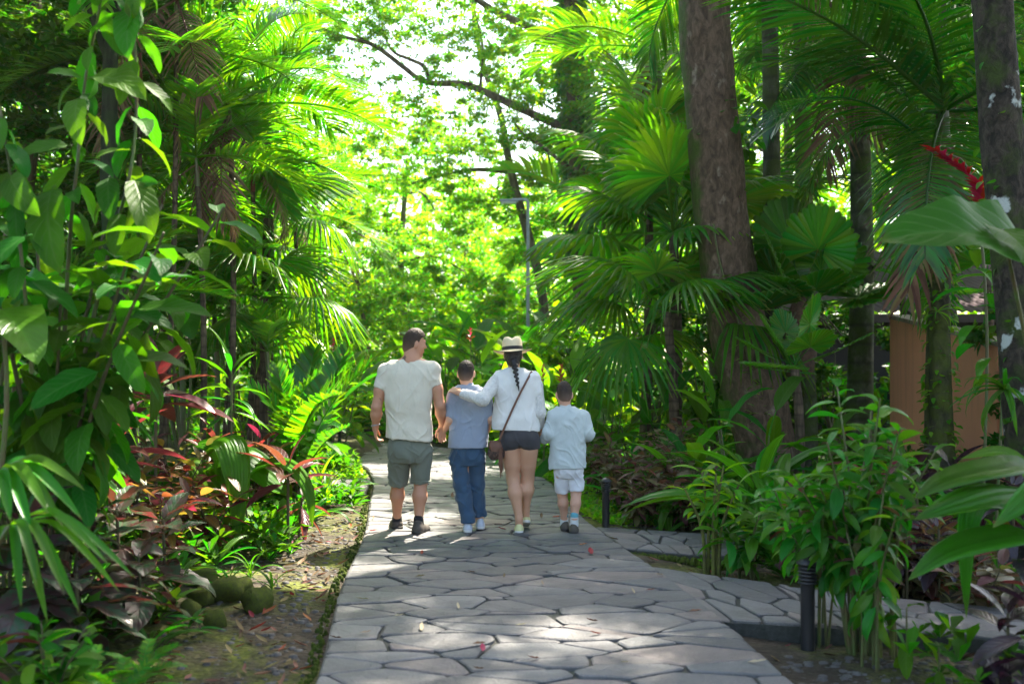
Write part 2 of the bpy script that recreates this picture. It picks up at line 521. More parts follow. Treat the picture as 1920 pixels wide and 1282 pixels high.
def build_path(name, lp, rp, area, seed, ymax, thick=.13):
    f, Ln, W = mapper(lp, rp)
    mb = MB()
    n = max(8, int(Ln / .35))
    top = []
    for s in np.linspace(0, Ln, n):
        for w in np.linspace(0, W, 5): top.append(tuple(f(s, w)) + (-.012,))
    top = np.array(top)
    mb.add(top, grid_q(n, 5))
    for col in (0, 4):
        e = top.reshape(n, 5, 3)[:, col]
        b = e.copy(); b[:, 2] = -thick - .12
        mb.add(np.stack([e, b], 1).reshape(-1, 3), grid_q(n, 2))
    for row in (0, n - 1):
        e = top.reshape(n, 5, 3)[row]
        b = e.copy(); b[:, 2] = -thick - .12
        mb.add(np.stack([e, b], 1).reshape(-1, 3), grid_q(5, 2))
    root = tag(part(name, mb.mesh(name, M_MORTAR, False)), kind='structure')
    far = MB(); nfar = 0
    r = random.Random(seed)
    AN = 1.7
    for cell in voronoi_cells(Ln * AN, W, area * AN, seed):
        cell = [(a / AN, b) for a, b in cell]
        p = inset(cell, r.uniform(.005, .013))
        if not p: continue
        # drop tiny edges, round the corners a little
        q = []
        for i in range(len(p)):
            a, b, c = p[i - 1], p[i], p[(i + 1) % len(p)]
            la = math.hypot(b[0] - a[0], b[1] - a[1]); lc = math.hypot(b[0] - c[0], b[1] - c[1])
            k = min(.014, la * .25); k2 = min(.014, lc * .25)
            if la > 1e-4: q.append((b[0] + (a[0] - b[0]) / la * k, b[1] + (a[1] - b[1]) / la * k))
            if lc > 1e-4: q.append((b[0] + (c[0] - b[0]) / lc * k2, b[1] + (c[1] - b[1]) / lc * k2))
            # a slightly bowed edge
            mx, my = (b[0] + c[0]) / 2, (b[1] + c[1]) / 2
            if lc > .16: q.append((mx + r.uniform(-.008, .008), my + r.uniform(-.008, .008)))
        pin = inset(p, .012)
        if not pin or len(q) < 3: continue
        cx = sum(a for a, b in q) / len(q); cyy = sum(b for a, b in q) / len(q)
        tx, ty = r.uniform(-.012, .012), r.uniform(-.012, .012)
        h = r.uniform(0, .009)
        def Z(a, b, base): return base + h + tx * (a - cx) + ty * (b - cyy)
        wo = f(np.array([a for a, b in q]), np.array([b for a, b in q]))
        k = .93
        qi = [(cx + (a - cx) * k, cyy + (b - cyy) * k) for a, b in q]
        wi = f(np.array([a for a, b in qi]), np.array([b for a, b in qi]))
        wc = f(np.array([cx]), np.array([cyy]))[0]
        m = len(q)
        vs = [(wo[i][0], wo[i][1], -.02) for i in range(m)] + [(wo[i][0], wo[i][1], Z(q[i][0], q[i][1], -.006)) for i in range(m)] \
            + [(wi[i][0], wi[i][1], Z(qi[i][0], qi[i][1], 0.0)) for i in range(m)] + [(wc[0], wc[1], h + r.uniform(-.001, .002))]
        quads = [[i, (i + 1) % m, m + (i + 1) % m, m + i] for i in range(m)] + [[m + i, m + (i + 1) % m, 2 * m + (i + 1) % m, 2 * m + i] for i in range(m)]
        tris = [[2 * m + i, 2 * m + (i + 1) % m, 3 * m] for i in range(m)]
        # winding
        ar = sum(wo[i][0] * wo[(i + 1) % m][1] - wo[(i + 1) % m][0] * wo[i][1] for i in range(m))
        if ar < 0:
            quads = [x[::-1] for x in quads]; tris = [x[::-1] for x in tris]
        if 3.2 < wc[1] < ymax:
            sb = MB(); sb.add(np.array(vs) - np.array([wc[0], wc[1], 0]), quads, tris)
            part('flagstone', sb.mesh('flagstone', M_STONE, False), root, Matrix.Translation((wc[0], wc[1], 0)))
        else:
            far.add(vs, quads, tris); nfar += 1
    if nfar:
        o = part('flagstone_field', far.mesh('flagstone_field', M_STONE, False), root)
        o['kind'] = 'stuff'
    return root
build_path('path', MAIN_L, MAIN_R, .080, 11, 11.8)
for o_ in ((NEAR_L, NEAR_R, 5, 'side_path'), (FAR_L, FAR_R, 8, 'side_path'), (LEFT_L, LEFT_R, 9, 'side_path')):
    rt = build_path(o_[3], o_[0], o_[1], .072, o_[2], 14.5)
    rt.location.z = -.008

# moss cushions along the path edges
def moss_edge(pts, n, w, h, seed, mb, k_=1.0):
    r = random.Random(seed)
    A = curve([(a, b, 0) for a, b in pts], 60)
    for _ in range(n):
        t = r.random() * 58.9; i = int(t)
        p = A[i].lerp(A[i + 1], t - i)
        cx, cy_ = p.x + r.uniform(-w, w), p.y + r.uniform(-w, w) * .5
        rr = r.uniform(.006, .022) * k_; hh = r.uniform(.4, 1) * h
        k = 7
        ring = [(cx + rr * 1.0 * math.cos(a) * r.uniform(.75, 1.2), cy_ + rr * math.sin(a) * r.uniform(.75, 1.2)) for a in [2 * math.pi * j / k for j in range(k)]]
        top = lerp(gh(cx, cy_), -.022, r.random() ** .5) + hh * .5; z0 = top - .035
        v = [(a, b, z0) for a, b in ring] + [(cx + (a - cx) * .75, cy_ + (b - cy_) * .75, top - .012) for a, b in ring] + [(cx, cy_, top)]
        mb.add(v, [[j, (j + 1) % k, k + (j + 1) % k, k + j] for j in range(k)], [[k + j, k + (j + 1) % k, 2 * k] for j in range(k)])
mb = MB()
moss_edge([(-.86, 3.6)] + [(a - .05, b) for a, b in MAIN_L[2:7]], 520, .030, .012, 2, mb)
moss_edge([(.92, 8.50), (1.2, 8.36), (1.56, 8.16), (1.8, 8.05)], 260, .05, .004, 3, mb, 1.3)
#moss_edge([(1.36, 6.08), (1.6, 6.0), (1.9, 5.9), (2.2, 5.85)], 200, .05, .004, 4, mb, 2.4)
#moss_edge([(1.38, 6.05), (1.37, 5.6), (1.38, 5.2)], 60, .05, .004, 5, mb, 2.2)
tag(part('moss', mb.mesh('moss', M_MOSS)), 'yellow green moss cushions along the path edges', kind='stuff')

# ------------------------------------------------------------------ terracotta wall and the building behind it
def terracotta():
    m, N, L, B, O = newmat('terracotta_render')
    tc = N.new('ShaderNodeTexCoord'); ob = tc.outputs['Object']
    c = mixc(N, L, noise_n(N, L, 3, 6, .6, ob), (.74, .31, .175), (.62, .26, .145))
    mp = mk(N, L, 'ShaderNodeMapping', {'Vector': ob, 'Scale': (3.2, 3.2, .16)})
    s = noise_n(N, L, 2.2, 5, .6, mp.outputs[0])
    c = mixc(N, L, math_n(N, L, 'MULTIPLY', math_n(N, L, 'SUBTRACT', s, .56), 2.2, clamp=True), c, (.26, .125, .075))
    L.new(c, B.inputs['Base Color']); B.inputs['Roughness'].default_value = .85
    B.inputs['Specular IOR Level'].default_value = .25
    bump(N, L, B, noise_n(N, L, 45, 5, .6, ob), .35, .006)
    return m
M_TERRA = terracotta()
M_COPING = simple_mat('coping', (.42, .32, .25), .85, 9, .6, 50, .5, .006, col2=(.2, .14, .1))
def build_wall():
    A = Vector((4.96, 14.0, 0)); B_ = Vector((5.72, 9.4, 0))
    d = (B_ - A); Ln = d.length; d.normalize(); nrm = Vector((-d.y, d.x, 0))     # nrm points right, away from the path
    if nrm.x < 0: nrm = -nrm
    root = empty('garden_wall', 'terracotta rendered wall with sloping top beside the mossy trunk', 'wall', (A.x, A.y, 0))
    M = Matrix(((d.x, nrm.x, 0), (d.y, nrm.y, 0), (0, 0, 1))).to_4x4()
    slope = -(2.11 - 1.30) / Ln
    z0 = 2.11
    def slab(x0, x1, y0, y1, off, zb, mat, name, par):
        v = []
        for x in (x0, x1):
            zt = z0 + slope * x + off
            for (y, z) in ((y0, zb if zb is not None else zt - .05), (y1, zb if zb is not None else zt - .05), (y1, zt), (y0, zt)): v.append((x, y, z))
        mb_ = MB(); mb_.add(v, [[0, 1, 2, 3], [7, 6, 5, 4], [0, 4, 5, 1], [1, 5, 6, 2], [2, 6, 7, 3], [3, 7, 4, 0]], None, None, M)
        return part(name, mb_.mesh(name, mat, False), par)
    slab(0, 2.30, 0, .26, -.05, -.4, M_TERRA, 'wall_panel', root)
    slab(2.34, Ln, 0, .26, -.05, -.4, M_TERRA, 'wall_panel', root)
    slab(2.30, 2.34, .035, .22, -.05, -.4, M_TERRA, 'joint', root)
    slab(-.015, Ln, -.012, .275, 0.0, None, M_COPING, 'coping', root)
build_wall()

def build_building():
    root = empty('building', 'low building with mauve corrugated roof and shade-black wall behind the terracotta wall', 'building', (6.9, 20, 0))
    wallm = simple_mat('eave_shade_wall', (.03, .026, .024), .8, 6, .5, 40, .3)  # near-black colour holds the deep shade under the eave
    mb_ = MB(); box(mb_, (-2.4, -1.4, 0), (7, 4, 2.3)); part('wall', mb_.mesh('wall', wallm, False), root)
    # corrugated roof: real waves, falling towards the path
    m, N, L, B, O = newmat('mauve_sheet')
    tc = N.new('ShaderNodeTexCoord')
    L.new(mixc(N, L, noise_n(N, L, 2.0, 6, .65, tc.outputs['Object']), (.15, .095, .11), (.085, .06, .068)), B.inputs['Base Color'])
    B.inputs['Roughness'].default_value = .85; B.inputs['Specular IOR Level'].default_value = .1
    v = []; nx, ny = 420, 7
    for i in range(nx):
        x = -3.1 + 10.6 * i / (nx - 1)
        for j in range(ny):
            y = -2.05 + 5.2 * j / (ny - 1)
            v.append((x + (y + 2) * -.12, y, 2.34 + (y + 2.05) * .30 + .022 * math.sin(x / .105 * 2 * math.pi / 1.35)))
    mb_ = MB(); mb_.add(v, grid_q(nx, ny)[:, ::-1]); part('roof', mb_.mesh('roof', m, True), root)
    mb_ = MB(); box(mb_, (-3.1, -2.04, 2.16), (7.4, -1.98, 2.30)); part('fascia', mb_.mesh('fascia', simple_mat('fascia', (.05, .035, .03), .7), False), root)
    for x in (-1.9, 1.2, 4.4):
        mb_ = MB(); box(mb_, (x - .07, -1.9, 0), (x + .07, -1.76, 2.2)); part('post', mb_.mesh('post', wallm, False), root)
build_building()

# ------------------------------------------------------------------ street furniture
M_BLACK = simple_mat('black_metal', (.018, .018, .02), .45, 30, .4, 80, .15, spec=.5)
M_GREY = simple_mat('grey_metal', (.32, .34, .36), .5, 12, .4, 60, .1, metal=.2)
M_LAMPGLASS = simple_mat('lamp_lens', (.62, .64, .62), .3, 10, .2, 60, 0)
def bollard(label, loc, h=.47):
    root = empty('bollard_light', label, 'bollard light', loc, 'bollard lights beside the path')
    k = h / .47
    mb_ = MB(); lathe(mb_, [(.034, 0), (.034, .33), (.036, .335)], 18, Matrix.Scale(k, 4)); part('post', mb_.mesh('post', M_BLACK), root)
    for i in range(5):
        mb_ = MB(); z = .335 + i * .018
        lathe(mb_, [(.020, z), (.047, z + .002), (.043, z + .011), (.024, z + .014), (.024, z + .019)], 18, Matrix.Scale(k, 4)); part('louvre', mb_.mesh('louvre', M_BLACK), root)
    mb_ = MB(); lathe(mb_, [(.024, .426), (.054, .428), (.054, .436), (.030, .458), (.012, .466), (.0, .470)], 18, Matrix.Scale(k, 4)); part('cap', mb_.mesh('cap', M_BLACK), root)
    return root
bollard('black bollard light beside the smallest boy at the path edge', (.853, 9.7, -.03), .47)
bollard('black bollard light half hidden under the leafy shrub by the side path', (1.63, 5.88, -.12), .54)
bollard('black bollard light blurred among the strap leaves on the far left of the path', (-2.78, 17.2, -.02), .42)

def lamp_post():
    base = on_ground(990, 22.0, -.1)
    root = empty('lamp_post', 'tall thin grey lamp post with flat sideways lamp head', 'lamp post', base)
    top = 4.98
    mb_ = MB(); tube(mb_, [(0, 0, 0), (0, 0, 1.0), (.0, 0, 3), (0, 0, top - .06), (-.03, 0, top - .01), (-.09, 0, top)], [.045, .04, .038, .036, .036, .036], 10); part('pole', mb_.mesh('pole', M_GREY), root)
    mb_ = MB(); tube(mb_, [(-.09, 0, top), (-.34, 0, top)], [.03, .03], 8); part('arm', mb_.mesh('arm', M_GREY), root)
    mb_ = MB(); box(mb_, (-.58, -.10, top - .045), (-.20, .10, top - .0), None); h = part('lamp_head', mb_.mesh('lamp_head', M_GREY, False), root)
    mb_ = MB(); box(mb_, (-.55, -.08, top - .085), (-.24, .08, top - .048)); part('lens', mb_.mesh('lens', M_LAMPGLASS, False), h)
lamp_post()
mb_ = MB(); box(mb_, (-.5, 0, 0), (.5, .02, .24))

# ------------------------------------------------------------------ stones and pebbles
def rock_mesh(seed, mat, flat=.65):
    r = random.Random(seed)
    mb_ = MB(); v = []
    nr, ns = 8, 12
    for i in range(nr + 1):
        th = math.pi * i / nr
        for k in range(ns + 1):
            ph = 2 * math.pi * (k % ns) / ns
            d = Vector((math.sin(th) * math.cos(ph), math.sin(th) * math.sin(ph), math.cos(th)))
            s = 1 + .42 * mnoise.noise(d * 1.3 + Vector((seed * 3.1, 0, 0))) + .20 * mnoise.noise(d * 3.2 + Vector((seed, 5, 0)))
            v.append((d.x * s, d.y * s * .85, d.z * s * flat))
    mb_.add(v, grid_q(nr + 1, ns + 1)[:, ::-1])
    return mb_.mesh('stone', mat)
M_MOSSY = simple_mat('mossy_stone', (.15, .20, .022), .95, 5, .35, 40, 1.0, .03, col2=(.06, .055, .04), spec=.15)
M_ROCK = simple_mat('grey_pebble', (.10, .095, .085), .7, 5, .7, 50, .4, .01, col2=(.06, .055, .05))
ROCKS = [rock_mesh(i, M_MOSSY) for i in range(4)]
STONES = [(385, 1078, .17, 'brown stone at the back of the mossy stone row'), (378, 1112, .14, 'flat mossy stone under the strap leaves of the left bed'),
          (422, 1105, .19, 'wide mossy stone in the middle of the stone row'), (450, 1098, .16, 'tall mossy stone behind the last of the row'),
          (482, 1118, .17, 'bright mossy stone nearest the path in the row'), (403, 1146, .115, 'round egg shaped mossy stone in front of the row'), (356, 1130, .12, 'small dark mossy stone at the bed end of the row')]
for i, (px, py, s, lab) in enumerate(STONES):
    Y = 2960 / (py - 680 + 14)
    o = part('stone', ROCKS[i % 4]); x = (px - 960) * Y / FPX
    o.location = (x, Y, gh(x, Y) + s * .38); o.rotation_euler = (0.1 * i, .15, i * 1.3); s *= .62; o.scale = (s, s, s * 1.05)
    tag(o, lab, 'stone', 'mossy stones edging the left bed')
# pebbles: nobody could count them
r = random.Random(21)
mb_ = MB()
def pebble(x, y, s):
    z = gh(x, y)
    k = 6; a0 = r.random() * 6
    ring = [(math.cos(a0 + 2 * math.pi * j / k) * s * r.uniform(.8, 1.2), math.sin(a0 + 2 * math.pi * j / k) * s * r.uniform(.6, .9)) for j in range(k)]
    v = [(x + a, y + b, z - s * .3) for a, b in ring] + [(x + a * .8, y + b * .8, z + s * .32) for a, b in ring] + [(x, y, z + s * .5)]
    mb_.add(v, [[j, (j + 1) % k, k + (j + 1) % k, k + j] for j in range(k)], [[k + j, k + (j + 1) % k, 2 * k] for j in range(k)])
for _ in range(800):
    y = r.uniform(3.8, 10.5); xe = np.interp(y, [b for a, b in MAIN_L], [a for a, b in MAIN_L])
    x = xe - .06 - abs(r.gauss(0, .45)); pebble(x, y, r.choice((.008, .011, .014, .018, .028)))
for _ in range(900):
    y = r.uniform(3.8, 5.7); pebble(1.4 + r.uniform(0, 1.5), y, r.choice((.008, .012, .018, .03)))
for _ in range(500):
    y = r.uniform(9.3, 13); pebble(np.interp(y, [9.25, 13.45], [.85, .5]) + abs(r.gauss(0, .5)) + .05, y, r.choice((.01, .016, .022)))
tag(part('gravel', mb_.mesh('gravel', M_ROCK)), 'small grey pebbles scattered on the bare soil', kind='stuff')
# ------------------------------------------------------------------ people: one continuous surface per body, grown from a distance field
class Field:
    def __init__(self, lo, hi, h):
        self.lo = np.array(lo, float); self.h = h
        self.n = np.ceil((np.array(hi) - self.lo) / h).astype(int) + 1
        self.f = np.full(tuple(self.n), .5, np.float32)
        self.ax = [self.lo[i] + np.arange(self.n[i]) * h for i in range(3)]
    def sub(self, lo, hi):
        a = np.clip(np.floor((np.array(lo) - self.lo) / self.h).astype(int), 0, self.n - 1)
        b = np.clip(np.ceil((np.array(hi) - self.lo) / self.h).astype(int) + 1, 1, self.n)
        sl = tuple(slice(a[i], b[i]) for i in range(3))
        X, Y, Z = np.meshgrid(*[self.ax[i][sl[i]] for i in range(3)], indexing='ij')
        return sl, X, Y, Z
    def smin(self, sl, d, k):
        a = self.f[sl]
        if k <= 0: self.f[sl] = np.minimum(a, d)
        else:
            h = np.clip(.5 + .5 * (a - d) / k, 0, 1)
            self.f[sl] = a * (1 - h) + d * h - k * h * (1 - h)
    def cap(self, a, b, ra, rb, k=.02, flat=None, cut=None):
        a = np.array(a, float); b = np.array(b, float); r = max(ra, rb) + k + .03
        sl, X, Y, Z = self.sub(np.minimum(a, b) - r, np.maximum(a, b) + r)
        ab = b - a; L2 = float(ab @ ab) + 1e-12
        t = ((X - a[0]) * ab[0] + (Y - a[1]) * ab[1] + (Z - a[2]) * ab[2]) / L2
        tc = np.clip(t, 0, 1)
        dx, dy, dz = X - a[0] - tc * ab[0], Y - a[1] - tc * ab[1], Z - a[2] - tc * ab[2]
        if flat is not None: dx, dy, dz = dx * flat[0], dy * flat[1], dz * flat[2]
        d = np.sqrt(dx * dx + dy * dy + dz * dz) - (ra + (rb - ra) * tc)
        if cut: d = np.maximum(d, (t - 1) * math.sqrt(L2))
        self.smin(sl, d.astype(np.float32), k); return self
    def ell(self, c, r, k=.02, rot=None):
        c = np.array(c, float); rm = max(r) + k + .03
        sl, X, Y, Z = self.sub(c - rm, c + rm)
        p = np.stack([X - c[0], Y - c[1], Z - c[2]], -1)
        if rot is not None: p = p @ np.array(rot)      # columns are the local axes
        q = p / np.array(r)
        l = np.sqrt((q ** 2).sum(-1)); g = np.sqrt(((q / np.array(r)) ** 2).sum(-1)) + 1e-6
        self.smin(sl, (l * (l - 1) / g).astype(np.float32), k); return self
    def loft(self, rows, k=.02, ex=2.4, lowcut=None):
        """rows of (z, cx, cy, rx, ry), any order; stacked super-ellipses"""
        rows = sorted(rows); A = np.array(rows)
        r = A[:, 3:].max() + k + .04
        lo = (A[:, 1].min() - r, A[:, 2].min() - r, A[0, 0] - .05 - k); hi = (A[:, 1].max() + r, A[:, 2].max() + r, A[-1, 0] + .05 + k)
        sl, X, Y, Z = self.sub(lo, hi)
        z = Z[0, 0, :]
        def ip(c):
            zs = A[:, 0]; m = np.gradient(A[:, c], zs)
            i = np.clip(np.searchsorted(zs, z) - 1, 0, len(zs) - 2)
            hh = zs[i + 1] - zs[i]; t = np.clip((z - zs[i]) / hh, 0, 1)
            return (2 * t ** 3 - 3 * t ** 2 + 1) * A[i, c] + (t ** 3 - 2 * t ** 2 + t) * hh * m[i] + (-2 * t ** 3 + 3 * t ** 2) * A[i + 1, c] + (t ** 3 - t ** 2) * hh * m[i + 1]
        cx, cyy, rx, ry = ip(1), ip(2), np.maximum(ip(3), .01), np.maximum(ip(4), .01)
        u = np.abs((X - cx) / rx); v = np.abs((Y - cyy) / ry)
        g = (u ** ex + v ** ex) ** (1 / ex)
        d = (g - 1) * np.minimum(rx, ry) * .95
        d = np.maximum(d, np.maximum(A[0, 0] - Z, Z - A[-1, 0]))
        self.smin(sl, d.astype(np.float32), k); return self
    def cut(self, n, c):
        """remove the half space n.x > c"""
        n = np.array(n, float)
        X, Y, Z = np.meshgrid(*self.ax, indexing='ij', sparse=True)
        self.f = np.maximum(self.f, (n[0] * X + n[1] * Y + n[2] * Z - c).astype(np.float32)); return self
    def ripple(self, fn):
        X, Y, Z = np.meshgrid(*self.ax, indexing='ij', sparse=True)
        self.f = self.f + fn(X, Y, Z).astype(np.float32); return self
    def value(self, p):
        i = np.clip(((np.array(p) - self.lo) / self.h).round().astype(int), 0, self.n - 1)
        return float(self.f[tuple(i)])
    def surface(self, mb, smooth=1):
        """surface nets"""
        f = self.f
        f = f.copy(); f[0] = f[-1] = .5; f[:, 0] = f[:, -1] = .5; f[:, :, 0] = f[:, :, -1] = .5
        s = f < 0
        nx, ny, nz = f.shape
        cell = np.zeros((nx - 1, ny - 1, nz - 1), np.int8)
        for dx in (0, 1):
            for dy in (0, 1):
                for dz in (0, 1): cell += s[dx:nx - 1 + dx, dy:ny - 1 + dy, dz:nz - 1 + dz]
        act = (cell > 0) & (cell < 8)
        I, J, K = np.nonzero(act)
        idx = -np.ones(act.shape, np.int64); idx[I, J, K] = np.arange(len(I))
        acc = np.zeros((len(I), 3)); cnt = np.zeros(len(I))
        for axis in range(3):
            for o1 in (0, 1):
                for o2 in (0, 1):
                    o = [0, 0, 0]; oth = [a for a in range(3) if a != axis]
                    o[oth[0]] = o1; o[oth[1]] = o2
                    e = list(o); e[axis] = 1
                    a = f[I + o[0], J + o[1], K + o[2]]; b = f[I + e[0], J + e[1], K + e[2]]
                    m = (a < 0) != (b < 0)
                    t = np.where(m, a / (a - b + 1e-12), 0)
                    p = np.zeros((len(I), 3)); p[:, oth[0]] = o1; p[:, oth[1]] = o2; p[:, axis] = t
                    acc[m] += p[m]; cnt[m] += 1
        v = (acc / np.maximum(cnt, 1)[:, None] + np.stack([I, J, K], -1)) * self.h + self.lo
        quads = []
        for axis in range(3):
            oth = [(axis + 1) % 3, (axis + 2) % 3]
            a = np.moveaxis(s, axis, 0)
            d = a[1:] != a[:-1]
            d = np.moveaxis(d, 0, axis)
            ii = np.array(np.nonzero(d))
            ok = (ii[oth[0]] > 0) & (ii[oth[1]] > 0)
            ii = ii[:, ok]
            ii = ii[:, np.all(ii < np.array(act.shape)[:, None], axis=0)]
            c = []
            for (u, w) in ((-1, -1), (0, -1), (0, 0), (-1, 0)):
                jj = ii.copy(); jj[oth[0]] += u; jj[oth[1]] += w
                c.append(idx[jj[0], jj[1], jj[2]])
            q = np.stack(c, -1)
            flip = s[ii[0], ii[1], ii[2]]
            q[~flip] = q[~flip][:, ::-1]
            quads.append(q[(q >= 0).all(1)])
        q = np.concatenate(quads)
        for _ in range(smooth):
            acc = np.zeros_like(v); cnt = np.zeros(len(v))
            for a, b in ((0, 1), (1, 2), (2, 3), (3, 0)):
                np.add.at(acc, q[:, a], v[q[:, b]]); np.add.at(cnt, q[:, a], 1)
                np.add.at(acc, q[:, b], v[q[:, a]]); np.add.at(cnt, q[:, b], 1)
            v = v * .4 + .6 * acc / np.maximum(cnt, 1)[:, None]
        if getattr(self, 'fold', None): v = fold_verts(v, q, *self.fold)
        mb.add(v, q, None, v[:, :2]); return mb

def skin_mat(name, col, tattoos=()):
    m, N, L, B, O = newmat(name)
    tc = N.new('ShaderNodeTexCoord'); ob = tc.outputs['Object']
    c = mixc(N, L, noise_n(N, L, 9, 4, .6, ob), col, [col[0] * .86, col[1] * .74, col[2] * .68])
    for (p, r_) in tattoos:
        d = N.new('ShaderNodeVectorMath'); d.operation = 'DISTANCE'; L.new(ob, d.inputs[0]); d.inputs[1].default_value = p
        w = math_n(N, L, 'MULTIPLY_ADD', noise_n(N, L, 45, 2, .5, ob), r_ * 1.1, -r_ * .55)
        f = math_n(N, L, 'MULTIPLY', math_n(N, L, 'SUBTRACT', r_, math_n(N, L, 'ADD', d.outputs['Value'], w)), 140, clamp=True)
        c = mixc(N, L, math_n(N, L, 'MULTIPLY', f, .75), c, (.045, .04, .05))
    L.new(c, B.inputs['Base Color']); B.inputs['Roughness'].default_value = .5
    B.inputs['Specular IOR Level'].default_value = .35
    B.inputs['Subsurface Weight'].default_value = .12
    B.inputs['Subsurface Radius'].default_value = (.012, .005, .003)
    B.inputs['Subsurface Scale'].default_value = 1.0
    bump(N, L, B, noise_n(N, L, 160, 3, .5, ob), .12, .002)
    return m

def cloth_mat(name, col, wr=1.0, weave=420, rough=.9, col2=None, lace=False, trans=0.0):
    m, N, L, B, O = newmat(name)
    tc = N.new('ShaderNodeTexCoord'); ob = tc.outputs['Object']
    n1 = noise_n(N, L, 12, 5, .6, ob)
    c = mixc(N, L, math_n(N, L, 'MULTIPLY', n1, .6), col, col2 or [x * .8 for x in col])
    if lace:
        vo = N.new('ShaderNodeTexVoronoi'); vo.inputs['Scale'].default_value = 75; L.new(ob, vo.inputs['Vector'])
        lf = math_n(N, L, 'MULTIPLY', math_n(N, L, 'SUBTRACT', vo.outputs['Distance'], .30), 5, clamp=True)
        c = mixc(N, L, lf, c, [x * .78 for x in col])
    L.new(c, B.inputs['Base Color']); B.inputs['Roughness'].default_value = rough
    B.inputs['Specular IOR Level'].default_value = .2
    B.inputs['Sheen Weight'].default_value = .15
    mp = mk(N, L, 'ShaderNodeMapping', {'Vector': ob, 'Scale': (7, 7, 4.5), 'Rotation': (0, .5, .2)})
    h = math_n(N, L, 'ADD', math_n(N, L, 'MULTIPLY', noise_n(N, L, 1.6, 3, .5, mp.outputs[0], dist=1.6), 1.0), math_n(N, L, 'MULTIPLY', noise_n(N, L, weave, 2, .5, ob), .05))
    bump(N, L, B, h, .26 * wr, .016)
    return m

def hair_mat(name, col, skin, z0, z1, top=None):
    """short cut hair that fades towards the neck"""
    m, N, L, B, O = newmat(name)
    tc = N.new('ShaderNodeTexCoord'); ob = tc.outputs['Object']
    sp = N.new('ShaderNodeSeparateXYZ'); L.new(ob, sp.inputs[0])
    f = math_n(N, L, 'DIVIDE', math_n(N, L, 'SUBTRACT', sp.outputs[2], z0), z1 - z0, clamp=True)
    f = math_n(N, L, 'POWER', f, .45)
    nz = noise_n(N, L, 190, 3, .7, ob)
    hc = mixc(N, L, nz, [c * .5 for c in col], [c * 1.6 for c in col])
    L.new(mixc(N, L, f, [s * .30 + c * .6 for s, c in zip(skin, col)], hc), B.inputs['Base Color'])
    B.inputs['Roughness'].default_value = .62
    B.inputs['Specular IOR Level'].default_value = .25
    mp = mk(N, L, 'ShaderNodeMapping', {'Vector': ob, 'Scale': (1, 1, .25)})
    bump(N, L, B, noise_n(N, L, 210, 3, .7, mp.outputs[0]), .8, .006)
    return m

class Person:
    def __init__(self, Y0, root_px, label, height_px, zpad=.03):
        self.Y0 = Y0
        self.root = empty('person', label, 'person', ((root_px - 960) * Y0 / FPX, Y0, 0))
        self.base = np.array(self.root.location)
    def p(self, px, py, dy=0.0):
        Y = self.Y0 + dy
        return np.array(P(px, py, Y)) - self.base
    def r(self, pxw): return pxw * self.Y0 / FPX
    def add(self, name, F, mat, smooth=1, parent=None):
        mb_ = MB(); F.surface(mb_, smooth)
        return part(name, mb_.mesh(name, mat), parent or self.root)

def rotz(yaw, pitch=0.0):
    """head axes: +y is where the face looks; yaw towards +x; columns are axes"""
    f = np.array([math.sin(yaw) * math.cos(pitch), math.cos(yaw) * math.cos(pitch), math.sin(pitch)])
    x = np.cross(f, [0, 0, 1]); x /= np.linalg.norm(x)
    z = np.cross(x, f)
    return np.stack([x, f, z], 1)

def head(F, c, A, s, neck_to, nr, ears=1.0):
    """skull, jaw, face, ears and neck into F; c skull centre, A axes, s scale"""
    def q(x, y, z): return c + A @ (np.array([x, y, z]) * s)
    F.ell(c, (.073 * s, .092 * s, .104 * s), .02, A)
    F.ell(q(0, .030, -.055), (.057 * s, .062 * s, .078 * s), .03, A)
    F.ell(q(0, .066, -.108), (.026 * s, .022 * s, .020 * s), .02, A)
    F.cap(q(-.03, .082, .016), q(.03, .082, .016), .014 * s, .014 * s, .015)
    F.cap(q(0, .092, .004), q(0, .112, -.030), .008 * s, .012 * s, .010)
    F.cap(q(-.013, .098, -.034), q(.013, .098, -.034), .008 * s, .008 * s, .008)
    F.cap(q(-.020, .088, -.064), q(.020, .088, -.064), .008 * s, .008 * s, .008)
    F.cap(q(-.018, .086, -.076), q(.018, .086, -.076), .008 * s, .008 * s, .008)
    for sx in (-1, 1):
        B_ = A @ np.array(rotz(-sx * .5)); B_ = A @ np.array([[math.cos(.45), sx * math.sin(.45), 0], [-sx * math.sin(.45), math.cos(.45), 0], [0, 0, 1]])
        F.ell(q(sx * .078, -.006, -.018), (.010 * s * ears, .020 * s * ears, .033 * s * ears), .006, B_)
        F.cap(q(sx * .032, .080, -.018), q(sx * .046, .064, -.040), .016 * s, .012 * s, .02)
    F.cap(q(0, -.018, -.06), neck_to, nr, nr * 1.12, .03)
    return q

def eyes(pers, q, s, mat_w, mat_d):
    for sx in (-1, 1):
        F = Field(np.array(q(sx * .031, .080, 0)) - .016 * s, np.array(q(sx * .031, .080, 0)) + .016 * s, .0022)
        F.ell(q(sx * .031, .079, -.001), (.0125 * s,) * 3, 0)
        e = pers.add('eye', F, mat_w)
        F = Field(np.array(q(sx * .031, .089, -.001)) - .009 * s, np.array(q(sx * .031, .089, -.001)) + .009 * s, .0016)
        F.ell(q(sx * .031, .0885, -.001), (.0055 * s,) * 3, 0)
        pers.add('iris', F, mat_d, 1, e)

